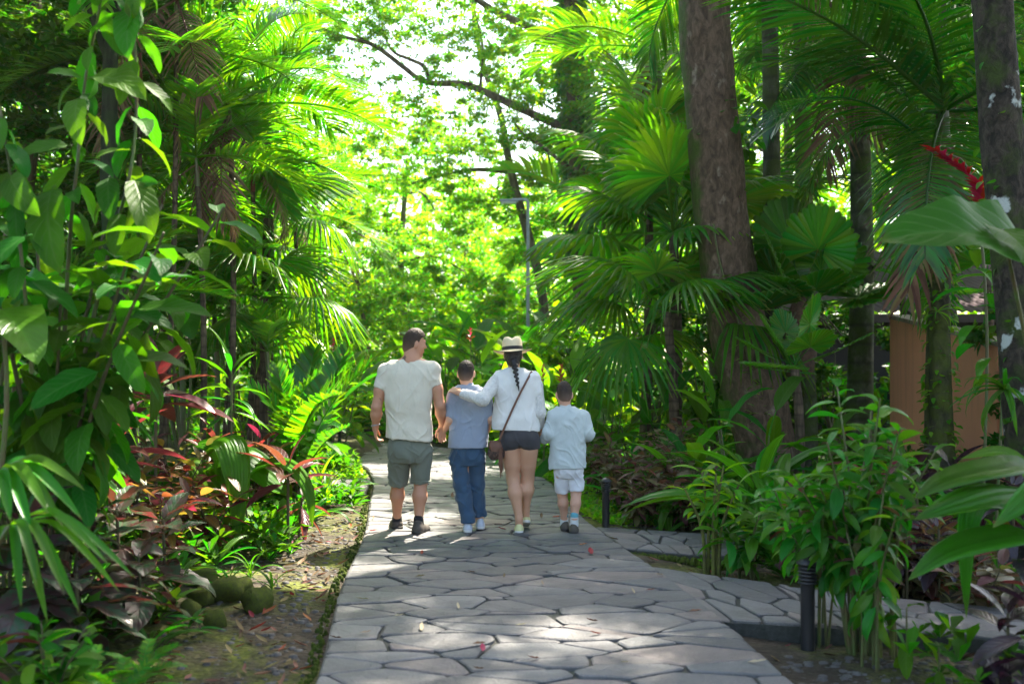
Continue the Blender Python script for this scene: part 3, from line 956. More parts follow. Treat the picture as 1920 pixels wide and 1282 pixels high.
def hair_cap(pers, c, A, s, mat, thick=.008, top=.0, nape=-.075, low=None, h=.0042, spike=.004):
    F = Field(c - .155 * s, c + .155 * s, h)
    F.ell(c, (.073 * s + thick, .092 * s + thick, .104 * s + thick), 0, A)
    F.ell(c + A @ (np.array([0, -.034, -.050]) * s), (.055 * s, .062 * s, .062 * s), .02, A)
    if top: F.ell(c + A @ (np.array([0, .012, .052]) * s), (.060 * s + thick, .082 * s, .058 * s + top), .03, A)
    X, Y, Z = np.meshgrid(*F.ax, indexing='ij')
    p = (np.stack([X, Y, Z], -1) - c) @ A / s
    line = np.interp(p[..., 1], [-.11, -.06, -.02, .012, .035, .06, .095], [nape - .018, nape - .012, -.040, -.004, .040, .054, .062])
    d = (line - p[..., 2]) * s * .8
    F.f = np.maximum(F.f, d.astype(np.float32))
    rs = np.random.RandomState(3)
    n = (np.sin(X * 310 + np.sin(Z * 140) * 2) * np.sin(Y * 290 + np.sin(X * 120)) * np.sin(Z * 170))
    F.f += (n * spike * (p[..., 2] > -.02)).astype(np.float32)
    return pers.add('hair', F, mat, 0)

def hand(F, wrist, fwd, palm_n, side, s=1.0, curl=.5, spread=.12, thumb=1, k=.008):
    """palm and five bent fingers into F. fwd: along the hand, palm_n: out of the palm, side: towards the thumb"""
    fwd = np.array(fwd, float); fwd /= np.linalg.norm(fwd)
    pn = np.array(palm_n, float); pn -= fwd * (pn @ fwd); pn /= np.linalg.norm(pn)
    sd = np.cross(fwd, pn)
    if sd @ np.array(side, float) < 0: sd = -sd
    w = np.array(wrist, float)
    def q(a, b, c): return w + (fwd * a + sd * b + pn * c) * s
    F.cap(q(-.02, 0, 0), q(.02, 0, 0), .024 * s, .026 * s, .015)
    for b in (-.026, -.009, .009, .027): F.cap(q(.015, b * .7, 0), q(.080, b, .002), .0150 * s, .0120 * s, .012)
    lens = {-.029: (.030, .022, .018), -.010: (.036, .026, .020), .010: (.040, .028, .021), .029: (.036, .025, .020)}
    for i, (b, ls) in enumerate(sorted(lens.items())):
        ang = -curl * .5; o = np.array([.082, b, .002]); da = b * spread * 12
        for j, l in enumerate(ls):
            ang2 = curl * (.45, 1.15, 1.7)[j]
            st = np.array([math.cos(ang2), math.sin(da) * .4, math.sin(ang2)]) * l
            e = o + st
            F.cap(q(*o), q(*e), (.0098, .0088, .0080)[j] * s, (.0088, .0080, .0068)[j] * s, .003)
            o = e
    if thumb:
        o = np.array([.022, .026, .006])
        for st, ra, rb in (((.026, .024, .012), .0135, .0115), ((.026, .010, .012), .0108, .0095), ((.022, .002, .008), .0092, .0072)):
            e = o + np.array(st); F.cap(q(*o), q(*e), ra * s, rb * s, .006); o = e

def shoe(pers, heel, toe, w, h, mat, solemat, lift=0.0, collar=.0, name='shoe', lace=None, pitch=0):
    heel = np.array(heel, float); toe = np.array(toe, float)
    d = toe - heel; L_ = np.linalg.norm(d); d /= L_
    sx = np.cross(d, [0, 0, 1]); sx /= np.linalg.norm(sx); up = np.cross(sx, d)
    c = (heel + toe) / 2
    F = Field(c - (L_ * .7 + .05), c + (L_ * .7 + .05), .0045)
    def q(a, b, z): return heel + d * a * L_ + sx * b + up * z
    F.cap(q(.14, 0, h * .34), q(.40, 0, h * .30), w * .98, w * .92, .02)
    F.cap(q(.40, 0, h * .26), q(.82, 0, h * .16), w * .98, w * .86, .025)
    F.cap(q(.16, 0, h * .40), q(.20, 0, h * .92 + collar), w * .92, w * .78, .02)
    F.cap(q(.30, 0, h * .50), q(.55, 0, h * .30), w * .75, w * .68, .03)
    F.cut(-up, float(-up @ q(0, 0, .012)))
    s_ = pers.add(name, F, mat)
    F = Field(c - (L_ * .7 + .05), c + (L_ * .7 + .05), .0045)
    F.cap(q(.10, 0, .016), q(.40, 0, .014), w * 1.03, w * .90, .02)
    F.cap(q(.40, 0, .014), q(.84, 0, .018), w * .92, w * .90, .02)
    F.cut(-up, float(-up @ q(0, 0, .0))); F.cut(up, float(up @ q(0, 0, .024)))
    pers.add('sole', F, solemat, 1, s_)
    return s_

def vnoise(p, seed):
    """smooth lattice noise in -1..1 at the points p (n, 3)"""
    T = np.random.RandomState(seed).uniform(-1, 1, (32, 32, 32))
    i = np.floor(p).astype(int); f = p - i; f = f * f * (3 - 2 * f)
    out = 0
    for dx in (0, 1):
        for dy in (0, 1):
            for dz in (0, 1):
                w = (f[:, 0] if dx else 1 - f[:, 0]) * (f[:, 1] if dy else 1 - f[:, 1]) * (f[:, 2] if dz else 1 - f[:, 2])
                out = out + w * T[(i[:, 0] + dx) % 32, (i[:, 1] + dy) % 32, (i[:, 2] + dz) % 32]
    return out

def folds(F, amp, seed, kx=26, kz=30, ztop=None):
    F.fold = (amp, seed, kz); return F

def fold_verts(v, q, amp, seed, kz):
    """cloth creases: stretched ridges in two directions, pushed along the normals"""
    a = v[q[:, 1]] - v[q[:, 0]]; b = v[q[:, 3]] - v[q[:, 0]]
    n = np.cross(a, b); N_ = np.zeros_like(v)
    for k in range(4): np.add.at(N_, q[:, k], n)
    N_ /= np.linalg.norm(N_, axis=1)[:, None] + 1e-9
    d = 0
    for s_, (dx, dz), w in ((1, (.50, .86), 1.0), (2, (-.62, .78), .9), (3, (.05, 1.0), .5)):
        al = v[:, 0] * dx + v[:, 2] * dz; ac = v[:, 0] * dz - v[:, 2] * dx
        p = np.stack([ac * kz * .62 + 50, v[:, 1] * kz * .4 + 50, al * kz * .17 + 50], 1)
        p[:, 0] += .8 * vnoise(v * 9 + 40, seed + 11 * s_)
        r_ = 1 - np.abs(vnoise(p, seed + s_)) * 1.7
        m = np.clip(.5 + 1.1 * vnoise(v * 6 + 30, seed + 7 * s_), 0, 1)
        d = d + np.clip(r_, 0, 1) ** 2 * m * w
    d = d + .5 * vnoise(v * 14 + 20, seed + 5)
    return v + N_ * (d * amp * 2.5 - amp * .8)[:, None]

M_EYEW = simple_mat('eye_white', (.75, .73, .70), .25, 10, .1, 10, 0)
M_EYED = simple_mat('iris', (.06, .04, .03), .15, 10, .1, 10, 0)
SK_MAN = (.54, .28, .175); SK_BOY = (.63, .37, .26); SK_WOM = (.60, .345, .225)
Mskin_boy = skin_mat('skin_child', SK_BOY)
Mskin_wom = skin_mat('skin_woman', SK_WOM)
M_SOLE_D = simple_mat('dark_sole', (.05, .045, .04), .8)
M_SOLE_W = simple_mat('white_sole', (.62, .62, .60), .7, 20, .2)

def man():
    S = Person(9.3, 768, 'man in cream t-shirt and olive grey shorts looking to his right', 383)
    p, r = S.p, S.r
    tat = [(tuple(p(713, 729, -.03)), .040), (tuple(p(712, 748, -.05)), .022), (tuple(p(757, 671, -.06)), .028)]
    mskin = skin_mat('skin_man', SK_MAN, tat)
    F = Field((-.48, -.42, 0.0), (.42, .55, 1.86), .0058)
    # torso (hidden under the shirt) and limbs
    F.loft([(S.p(0, 835)[2], .0, 0, .15, .10), (p(0, 790)[2], 0, 0, .15, .10), (p(0, 740)[2], 0, 0, .17, .105), (p(0, 705)[2], 0, 0, .18, .10), (p(0, 690)[2], .01, 0, .15, .08)], .03)
    sl, sr = p(721, 700), p(811, 697)
    for a, b, ra, rb in ((p(772, 693), sl, .055, .045), (p(772, 693), sr, .055, .045)): F.cap(a, b, ra, rb, .03)
    el, wl_ = p(706, 763, -.03), p(704, 798, .03)
    F.cap(sl, (sl + el) / 2, .048, .054, .02).cap((sl + el) / 2, el, .054, .044, .03)
    F.cap(el, el * .6 + wl_ * .4, .046, .046, .02).cap(el * .6 + wl_ * .4, wl_, .046, .029, .03)
    hand(F, p(703.5, 800, .035), p(705, 835, .06) - p(704, 800, .03), (.8, .1, 0), (.15, .9, -.3), 1.02, 1.0, .02)
    er, wr_ = p(825, 760, -.01), p(829, 796, .10)
    F.cap(sr, (sr + er) / 2, .048, .054, .02).cap((sr + er) / 2, er, .054, .044, .03)
    F.cap(er, er * .6 + wr_ * .4, .046, .045, .02).cap(er * .6 + wr_ * .4, wr_, .045, .029, .03)
    hand(F, p(829, 798, .10), p(827, 835, .12) - p(829, 798, .10), (.3, -.9, 0), (-.9, -.3, 0), .98, .75, .04)
    for (hip, kn, an, ft) in ((p(752, 840), p(746, 903, .12), p(744.5, 972, .24), None), (p(786, 840), p(789, 903, .06), p(785, 978, -.03), None)):
        F.cap(hip, kn, .092, .056, .03)
        m = kn * .64 + an * .36 + np.array([0, -.022, 0])
        F.cap(kn, m, .054, .059, .03).cap(m, an, .057, .034, .04)
        F.cap(an, an + np.array([0, 0, -.06]), .036, .042, .02)
    A = rotz(R(62), R(-6))
    hc = p(776, 642, .03)
    q = head(F, hc, A, 1.02, p(771, 690, -.01), .062)
    F.cap(p(770, 676, -.02), p(730, 692, -.01), .05, .05, .04).cap(p(772, 676, -.02), p(808, 690, -.01), .05, .05, .04)
    S.add('body', F, mskin)
    eyes(S, q, 1.02, M_EYEW, M_EYED)
    hz = hc[2]
    hair_cap(S, hc, A, 1.02, hair_mat('brown_hair', (.040, .024, .015), SK_MAN, hz - .075, hz + .03), .006, .016, -.082)
    # t-shirt
    ms = cloth_mat('cream_jersey', (.66, .60, .48), 1.0)
    F = Field((-.42, -.30, .70), (.42, .32, 1.62), .0058)
    cx = lambda x: p(x, 700)[0]
    rows = [(673, 771, 15, .070, .005), (679, 770, 27, .080, 0), (687, 768, 41, .100, 0), (697, 767.5, 45, .118, 0), (715, 767, 46, .130, 0), (740, 767, 45, .134, -.005), (765, 767, 42.5, .130, -.005), (790, 767, 42, .134, 0), (810, 767, 43, .148, 0), (832, 767, 44, .158, 0)]
    F.loft([(p(0, a)[2], cx(b), e, r(c), d) for a, b, c, d, e in rows], .01, 2.5)
    a = p(724, 700); b = p(713, 729, -.015); F.cap(a, b, .074, .067, .03, None, True)
    a = p(808, 697); b = p(815.5, 724, -.005); F.cap(a, b, .074, .067, .03, None, True)
    F.cap(p(770, 682, -.02), p(724, 694, 0), .05, .072, .03).cap(p(772, 682, -.02), p(810, 691, 0), .05, .072, .03)
    n = np.array([-.085, 0, -1.0]); F.cut(n, float(n @ p(768, 823)))
    F.cut((0, .35, 1), float(np.array([0, .35, 1]) @ p(771, 672, -.06)))
    folds(F, .0042, 4, 20, 26)
    S.add('t_shirt', F, ms)
    # shorts
    mo = cloth_mat('olive_cotton', (.175, .19, .15), 1.1, 300, col2=(.12, .135, .105))
    F = Field((-.32, -.26, .38), (.32, .34, .92), .0058)
    F.loft([(p(0, 866)[2], cx(768), 0.01, .17, .115), (p(0, 850)[2], cx(768), 0, .185, .132), (p(0, 835)[2], cx(767.5), 0, .186, .132), (p(0, 805)[2], cx(767), 0, .165, .10)], .02)
    for hip, kn, ra, rb in ((p(749, 845), p(747, 906, .115), .098, .088), (p(789, 845), p(789, 903, .055), .100, .086)):
        F.cap(hip, kn, ra, rb, .012, None, True)
    folds(F, .004, 9, 20, 30)
    sh = S.add('shorts', F, mo)
    for c_, r_ in ((p(747, 903.5, .115), .0905), (p(789, 900.5, .055), .0885)):
        mb_ = MB(); ring = [(c_[0] + math.cos(a) * r_, c_[1] + math.sin(a) * r_, c_[2] + .004 * math.sin(3 * a)) for a in np.linspace(0, 2 * math.pi, 25)]
        tube(mb_, ring, .0065, 5, False); part('hem', mb_.mesh('hem', mo), sh)
    # watch strap
    wb = p(704, 796.5, .028); mb_ = MB()
    tube(mb_, [(wb[0] + math.cos(a) * .034, wb[1] + math.sin(a) * .034, wb[2] + .008 * math.cos(a)) for a in np.linspace(0, 2 * math.pi, 21)], .0065, 6, False)
    part('bracelet', mb_.mesh('bracelet', M_GREY), S.root)
    mshoe = simple_mat('brown_leather', (.075, .062, .052), .75, 30, .5, 60, .4)
    msock = simple_mat('black_sock', (.02, .02, .022), .95)
    for (an, heel, toe) in ((p(744.5, 975, .24), p(746, 987, .19), p(738, 984, .50)), (p(785, 978, -.03), p(780, 999.5, -.10), p(801, 996, .15))):
        F = Field(an - .09, an + .09, .005); F.cap(an + np.array([0, 0, .028]), an - np.array([0, 0, .05]), .043, .050, 0, None, False); S.add('sock', F, msock)
        heel[2] = .004 if an[1] < .1 else .0; toe[2] = heel[2]
        shoe(S, heel, toe, .050, .092, mshoe, M_SOLE_D)
man()

def boy_big():
    S = Person(9.36, 880, 'boy in grey blue polo shirt and rolled jeans holding the man\'s hand', 323)
    p, r = S.p, S.r
    F = Field((-.36, -.32, 0), (.34, .45, 1.58), .0052)
    F.loft([(p(0, 848)[2], p(878, 0)[0], 0, .12, .085), (p(0, 790)[2], p(880, 0)[0], 0, .12, .085), (p(0, 745)[2], p(880, 0)[0], 0, .125, .08), (p(0, 728)[2], p(879, 0)[0], 0, .09, .06)], .03)
    s1, s2 = p(849, 743), p(908, 742)
    e1, w1 = p(845, 787, -.04), p(832, 808, .06)
    F.cap(p(879, 735), s1, .05, .048, .03).cap(p(879, 735), s2, .05, .048, .03)
    F.cap(s1, e1, .044, .037, .02).cap(e1, w1, .038, .025, .03)
    hand(F, p(831, 809, .065), p(824, 822, .10) - p(832, 808, .06), (.1, .9, -.2), (.5, .2, .9), .80, .8, .03)
    e2, w2 = p(917, 785, -.01), p(914, 806, .17)
    F.cap(s2, e2, .044, .037, .02).cap(e2, w2, .037, .024, .03)
    hand(F, w2, w2 - e2, (-.9, 0, 0), (0, 0, 1), .80, .6, .03)
    for hip, kn, an in ((p(866, 850), p(869, 915, .03), p(877, 978, .0)), (p(892, 850), p(894, 912, .08), p(899, 970, .12))):
        F.cap(hip, kn, .072, .048, .02).cap(kn, an, .048, .032, .02).cap(an, an + np.array([0, .02, -.05]), .032, .034, .02)
    A = rotz(R(6), R(-8)); hc = p(874, 698, .02)
    q = head(F, hc, A, .90, p(877, 738, -.01), .046, 1.12)
    S.add('body', F, Mskin_boy)
    eyes(S, q, .90, M_EYEW, M_EYED)
    hair_cap(S, hc, A, .90, hair_mat('dark_brown_hair', (.022, .015, .011), SK_BOY, hc[2] - .06, hc[2] + .02), .005, .006, -.078)
    ms = cloth_mat('grey_blue_pique', (.27, .31, .38), .9, 300, col2=(.22, .255, .32))
    F = Field((-.30, -.26, .68), (.30, .26, 1.36), .0052)
    cx = lambda x: p(x, 700)[0]
    rows = [(722, 877, 20, .062, .005), (729, 878, 29, .075, 0), (738, 880, 37, .095, 0), (752, 880.5, 39, .108, 0), (775, 880, 38, .112, 0), (800, 879, 37, .118, 0), (825, 878, 36.5, .130, .0), (846, 877.5, 37, .138, 0)]
    F.loft([(p(0, a)[2], cx(b), e, r(c), d) for a, b, c, d, e in rows], .01, 2.5)
    F.cap(p(852, 741), p(845.5, 783, -.03), .058, .054, .03, None, True).cap(p(907, 741), p(915.5, 780, -.005), .058, .054, .03, None, True)
    F.cut((0, 0, -1), -float(p(0, 838.5)[2]))
    folds(F, .0036, 12, 22, 26)
    sh = S.add('polo_shirt', F, ms)
    F = Field(p(877, 724) - .11, p(877, 724) + .11, .0045)
    c_ = p(876, 723, .002)
    F.loft([(c_[2] - .035, c_[0], c_[1], .066, .066), (c_[2], c_[0], c_[1], .058, .060), (c_[2] + .026, c_[0], c_[1] + .004, .053, .054)], 0)
    S.add('collar', F, ms, 1, sh)
    mj = cloth_mat('blue_denim', (.022, .055, .105), 1.3, 260, col2=(.085, .15, .225))
    F = Field((-.30, -.24, .02), (.30, .36, .92), .0055)
    F.loft([(p(0, 872)[2], cx(877), .01, .13, .09), (p(0, 858)[2], cx(877), .005, .148, .108), (p(0, 845)[2], cx(877), 0, .150, .110), (p(0, 828)[2], cx(878), 0, .145, .10)], .02)
    F.cap(p(862, 856), p(867, 915, .03), .083, .068, .012).cap(p(867, 915, .03), p(877, 979, .0), .068, .062, .02, None, True)
    F.cap(p(894, 856), p(894, 912, .08), .080, .064, .012).cap(p(894, 912, .08), p(898, 966, .12), .064, .058, .02, None, True)
    F.cap(p(877, 969, 0), p(877.3, 979, 0), .067, .067, .008, None, True).cap(p(898, 957, .12), p(898, 967, .12), .062, .063, .008, None, True)
    folds(F, .0052, 3, 18, 36)
    S.add('jeans', F, mj)
    mw = simple_mat('pale_trainer', (.50, .55, .62), .6, 30, .3, 60, .2)
    shoe(S, np.append(p(877, 990, -.07)[:2], 0.0), np.append(p(876, 990, .17)[:2], .0), .039, .075, mw, M_SOLE_W)
    shoe(S, np.append(p(901, 985, .05)[:2], 0.012), np.append(p(899, 980, .29)[:2], .0), .039, .075, mw, M_SOLE_W)
boy_big()

def woman():
    S = Person(9.33, 968, 'woman in straw hat, white sweater and dark grey shorts', 372)
    p, r = S.p, S.r
    F = Field((-.70, -.42, 0), (.34, .45, 1.70), .0058)
    cx = lambda x: p(x, 700)[0]
    F.loft([(p(0, 835)[2], cx(972), 0, .15, .105), (p(0, 800)[2], cx(970), 0, .13, .09), (p(0, 770)[2], cx(969), 0, .115, .08), (p(0, 725)[2], cx(968), 0, .14, .085), (p(0, 705)[2], cx(967), 0, .12, .07)], .03)
    s1, s2 = p(933, 712), p(1003, 712)
    F.cap(p(967, 702), s1, .05, .05, .03).cap(p(967, 702), s2, .05, .05, .03)
    e1, w1 = p(905, 748, -.20), p(862, 736, -.17)
    F.cap(s1, e1, .046, .040, .02).cap(e1, w1, .038, .026, .02)
    hand(F, p(861, 736, -.165), p(846, 728, -.10) - p(862, 736, -.17), (.0, .8, -.5), (-.2, .5, .8), .88, .55, .08)
    e2, w2 = p(1012, 772, -.02), p(1012, 808, .10)
    F.cap(s2, e2, .046, .038, .02).cap(e2, w2, .038, .025, .02)
    hand(F, w2, w2 - e2, (.9, 0, 0), (0, 1, .2), .88, .8, .03)
    for hip, kn, an in ((p(959, 842), p(962, 898, .03), p(973.5, 972, -.03)), (p(990, 842), p(989, 898, .07), p(986, 955, .10))):
        F.cap(hip, hip * .5 + kn * .5, .090, .076, .004).cap(hip * .5 + kn * .5, kn, .076, .055, .006)
        m = kn * .66 + an * .34 + np.array([0, -.016, 0])
        F.cap(kn, m, .053, .057, .03).cap(m, an, .056, .031, .04).cap(an, an + np.array([0, .01, -.07]), .031, .034, .02)
    A = rotz(R(-4), R(-4)); hc = p(962, 664, .02)
    q = head(F, hc, A, .97, p(965, 704, -.005), .047, .9)
    S.add('body', F, Mskin_wom)
    eyes(S, q, .97, M_EYEW, M_EYED)
    mh = simple_mat('near_black_hair', (.018, .013, .011), .38, 60, .5, 140, .7, .006)
    F = Field(hc - .15, hc + .15, .0045)
    F.ell(hc, (.081, .099, .109), 0, A); F.ell(hc + np.array([0, -.05, -.06]), (.055, .05, .06), .02)
    X, Y, Z = np.meshgrid(*F.ax, indexing='ij')
    pp = (np.stack([X, Y, Z], -1) - hc) @ A
    ln = np.interp(pp[..., 1], [-.12, -.03, .02, .05, .1], [-.125, -.10, -.02, .05, .06])
    F.f = np.maximum(F.f, ((ln - pp[..., 2]) * .8).astype(np.float32))
    F.f += (.0025 * np.sin(X * 260 + 12 * np.sin(Z * 30)) * np.sin(Z * 60)).astype(np.float32)
    hr = S.add('hair', F, mh, 0)
    # braid
    F = Field(p(966, 700, -.2) - .24, p(966, 700, -.2) + .24, .0048)
    path_ = curve([p(963, 676, -.075), p(965, 686, -.095), p(967, 700, -.135), p(969.5, 714, -.150), p(972, 727, -.150)], 15)
    for i in range(14):
        a = np.array(path_[i]); sgn = 1 if i % 2 else -1; w = lerp(.030, .012, i / 13)
        F.cap(a + np.array([-sgn * w * .55, 0, .012]), a + np.array([sgn * w * .55, -.004, -.010]), w * .72, w * .55, .004)
    F.cap(np.array(path_[12]), np.array(path_[14]) + np.array([.006, 0, -.03]), .009, .004, .004)
    S.add('braid', F, mh, 0, hr)
    # hat: crown, brim, band
    straw = simple_mat('pale_straw', (.70, .58, .38), .75, 14, .25, 220, .5, .004, col2=(.55, .43, .26))
    Hm = Matrix.Translation(Vector(hc) + Vector((-.004, -.005, .028))) @ Matrix.Rotation(R(-3), 4, 'Y') @ Matrix.Rotation(R(-5), 4, 'X')
    mb_ = MB(); v = []; uvs = []
    ns = 40
    prof = [(1.0, 0), (1.0, .05), (.97, .082), (.90, .105), (.74, .122), (.5, .124), (.25, .112), (.0, .108)]
    for (k, z) in prof:
        for j in range(ns + 1):
            a = 2 * math.pi * (j % ns) / ns
            x, y = .088 * k * math.cos(a), .104 * k * math.sin(a)
            pinch = .014 * max(0, -math.sin(a - .0)) ** 3 * 0 + (.018 * math.exp(-(x / .022) ** 2) if z > .09 else 0)
            v.append((x, y, z - pinch)); uvs.append((j / ns, z))
    mb_.add(v, grid_q(len(prof), ns + 1)[:, ::-1], None, uvs, Hm)
    hat = part('hat', mb_.mesh('hat', straw), S.root)
    mb_ = MB(); v = []
    for lay in (0, 1):
        for k in range(6):
            t = k / 5
            for j in range(ns + 1):
                a = 2 * math.pi * (j % ns) / ns
                rr = 1 + t * .80
                lift = -.010 * t + .022 * t * t * abs(math.cos(a)) ** 2 - .012 * t * t * abs(math.sin(a)) - .003 * lay
                v.append((.088 * rr * 1.08 * math.cos(a), .104 * (1 + t * .72) * math.sin(a), .004 + lift))
    q0 = grid_q(6, ns + 1); mb_.add(v, np.concatenate([q0, q0[:, ::-1] + 6 * (ns + 1)]), None, None, Hm)
    part('brim', mb_.mesh('brim', straw), hat)
    mb_ = MB(); v = []
    for z in (.008, .012, .034, .037):
        e = .0035 if .01 < z < .036 else .001
        for j in range(ns + 1):
            a = 2 * math.pi * (j % ns) / ns; v.append(((.088 + e) * math.cos(a), (.104 + e) * math.sin(a), z))
    mb_.add(v, grid_q(4, ns + 1)[:, ::-1], None, None, Hm)
    part('hat_band', mb_.mesh('hat_band', simple_mat('black_ribbon', (.02, .02, .022), .7)), hat)
    # sweater
    mk_ = cloth_mat('white_knit', (.76, .74, .70), .8, 240)
    ml = cloth_mat('white_lace', (.72, .70, .66), .4, 240, lace=True)
    F = Field((-.32, -.30, .75), (.34, .28, 1.52), .0055)
    rows = [(690, 966, 16, .062, .005), (696, 966, 27, .075, 0), (704, 967, 37, .095, 0), (716, 967.5, 42, .115, 0), (740, 967.5, 41, .120, 0), (765, 967, 41.5, .122, 0), (785, 967, 44, .130, 0), (800, 967, 44.5, .132, 0), (812, 967, 43, .128, 0)]
    F.loft([(p(0, a)[2], cx(b), e, r(c), d) for a, b, c, d, e in rows], .01, 2.5)
    F.cap(p(938, 708), p(921, 728, -.08), .062, .058, .03).cap(p(1000, 708), p(1008, 735, -.01), .060, .055, .03)
    n = np.array([-.03, 0, -1.0]); F.cut(n, float(n @ p(967, 806)))
    folds(F, .0042, 21, 20, 24)
    sw = S.add('sweater', F, mk_)
    FS = F
    F = Field(p(900, 735, -.15) - .34, p(900, 735, -.15) + .34, .0055)
    F.cap(p(930, 715, -.04), p(905, 749, -.205), .060, .056, .02).cap(p(905, 749, -.205), p(864, 737, -.175), .056, .043, .03, None, True)
    folds(F, .0030, 5, 30, 40)
    sl_ = S.add('sleeve', F, ml, 1, sw)
    F = Field(p(1010, 760) - .26, p(1010, 760) + .26, .0055)
    F.cap(p(1006, 722, -.005), p(1012, 772, -.022), .058, .050, .02).cap(p(1012, 772, -.022), p(1012, 800, .075), .050, .040, .03, None, True)
    folds(F, .0028, 6, 30, 40)
    S.add('sleeve', F, ml, 1, sw)
    # shorts
    F = Field((-.28, -.24, .62), (.30, .30, 1.02), .0055)
    rows = [(835, 976, 36, .128, .01), (822, 975, 37.5, .138, 0), (808, 973, 35, .122, 0), (790, 970, 30, .10, 0)]
    F.loft([(p(0, a)[2], cx(b), e, r(c), d) for a, b, c, d, e in rows], .02, 2.4)
    F.cap(p(957.5, 826), p(958, 848, .02), .098, .096, .012, None, True).cap(p(992, 826), p(992, 848, .04), .098, .095, .012, None, True)
    F.cap(p(959, 822, -.05), p(958.5, 828, -.045), .082, .08, .03).cap(p(991, 822, -.05), p(991, 828, -.045), .082, .08, .03)
    n = np.array([.03, 0, -1.0]); F.cut(n, float(n @ p(975, 842)))
    folds(F, .0028, 8, 22, 30)
    S.add('shorts', F, cloth_mat('charcoal_cotton', (.055, .052, .056), .9, 320))
    my = simple_mat('pale_yellow_canvas', (.62, .60, .30), .75, 30, .25, 80, .3)
    shoe(S, np.append(p(973.5, 996, -.08)[:2], .0), np.append(p(973, 990, .15)[:2], 0), .037, .066, my, M_SOLE_W)
    h2 = p(987, 972, .05); t2 = np.append(p(986, 982, .29)[:2], .0); h2[2] = .075
    shoe(S, h2, t2, .036, .064, my, M_SOLE_W)
    # shoulder bag
    leather = simple_mat('brown_leather_strap', (.17, .075, .045), .6, 30, .5, 60, .4)
    woven = simple_mat('patterned_bag', (.22, .12, .075), .8, 60, .9, 120, .8, .01, col2=(.05, .03, .025))
    bag_root = empty('shoulder_bag', 'brown tasselled shoulder bag worn across the woman\'s back', 'bag', S.root.location)
    pts = []
    prev = None
    for i in range(23):
        t = i / 22
        g = p(lerp(998, 936, t), lerp(696, 826, t) - 6 * math.sin(t * 3.14), -.22)
        o = g.copy()
        lim = .6
        if t < .86:
            for _ in range(60):
                if FS.value(o) < .004: break
                o = o + np.array([0, .006, 0])
            o[1] -= .004
            if o[1] > .02: o[1] = prev[1] if prev is not None else -.10
        else: o = np.array(prev) + np.array([g[0] - prev[0], .006, g[2] - prev[2]])
        prev = o; pts.append(o)
    ys_ = [pts[max(0, i - 1)][1] * .3 + pts[i][1] * .4 + pts[min(22, i + 1)][1] * .3 for i in range(23)]
    mb_ = MB(); v = []
    for i in range(23):
        a = pts[max(0, i - 1)]; b = pts[min(22, i + 1)]; d = b - a; nn = np.array([-d[2], 0, d[0]]); nn /= np.linalg.norm(nn)
        c_ = np.array([pts[i][0], ys_[i] - .002, pts[i][2]])
        for s_, dy in ((-.009, .004), (-.009, -.003), (.009, -.003), (.009, .004)): v.append(c_ + nn * s_ + np.array([0, dy, 0]))
    mb_.add(v, grid_q(23, 4)); part('strap', mb_.mesh('strap', leather, False), bag_root)
    bc = p(931, 843, -.03)
    F = Field(bc - .16, bc + .16, .0045)
    F.loft([(bc[2] - .085, bc[0], bc[1], .052, .045), (bc[2] - .06, bc[0], bc[1], .070, .055), (bc[2] + .03, bc[0], bc[1], .068, .050), (bc[2] + .075, bc[0], bc[1], .055, .035)], .01, 3)
    F.ripple(lambda X, Y, Z: .003 * np.sin(X * 190) * np.sin(Z * 170))
    S2 = S; ob_ = S.add('bag_body', F, woven, 1, bag_root)
    F = Field(bc - .16, bc + .16, .0045)
    F.loft([(bc[2] - .012, bc[0], bc[1] - .010, .060, .052), (bc[2] + .04, bc[0], bc[1] - .006, .069, .052), (bc[2] + .080, bc[0], bc[1], .056, .037)], .01, 3)
    S.add('flap', F, leather, 1, bag_root)
    for i in range(7):
        b0 = p(937 + (i % 4) * 1.4, 840 + i, -.10); mb_ = MB()
        tube(mb_, [b0, b0 + np.array([.006 * (i % 3 - 1), -.006, -.08]), b0 + np.array([.010 * (i % 3 - 1) + .004, -.004, -.17 - .01 * i])], [.006, .007, .003], 5)
        part('tassel', mb_.mesh('tassel', leather), bag_root)
woman()

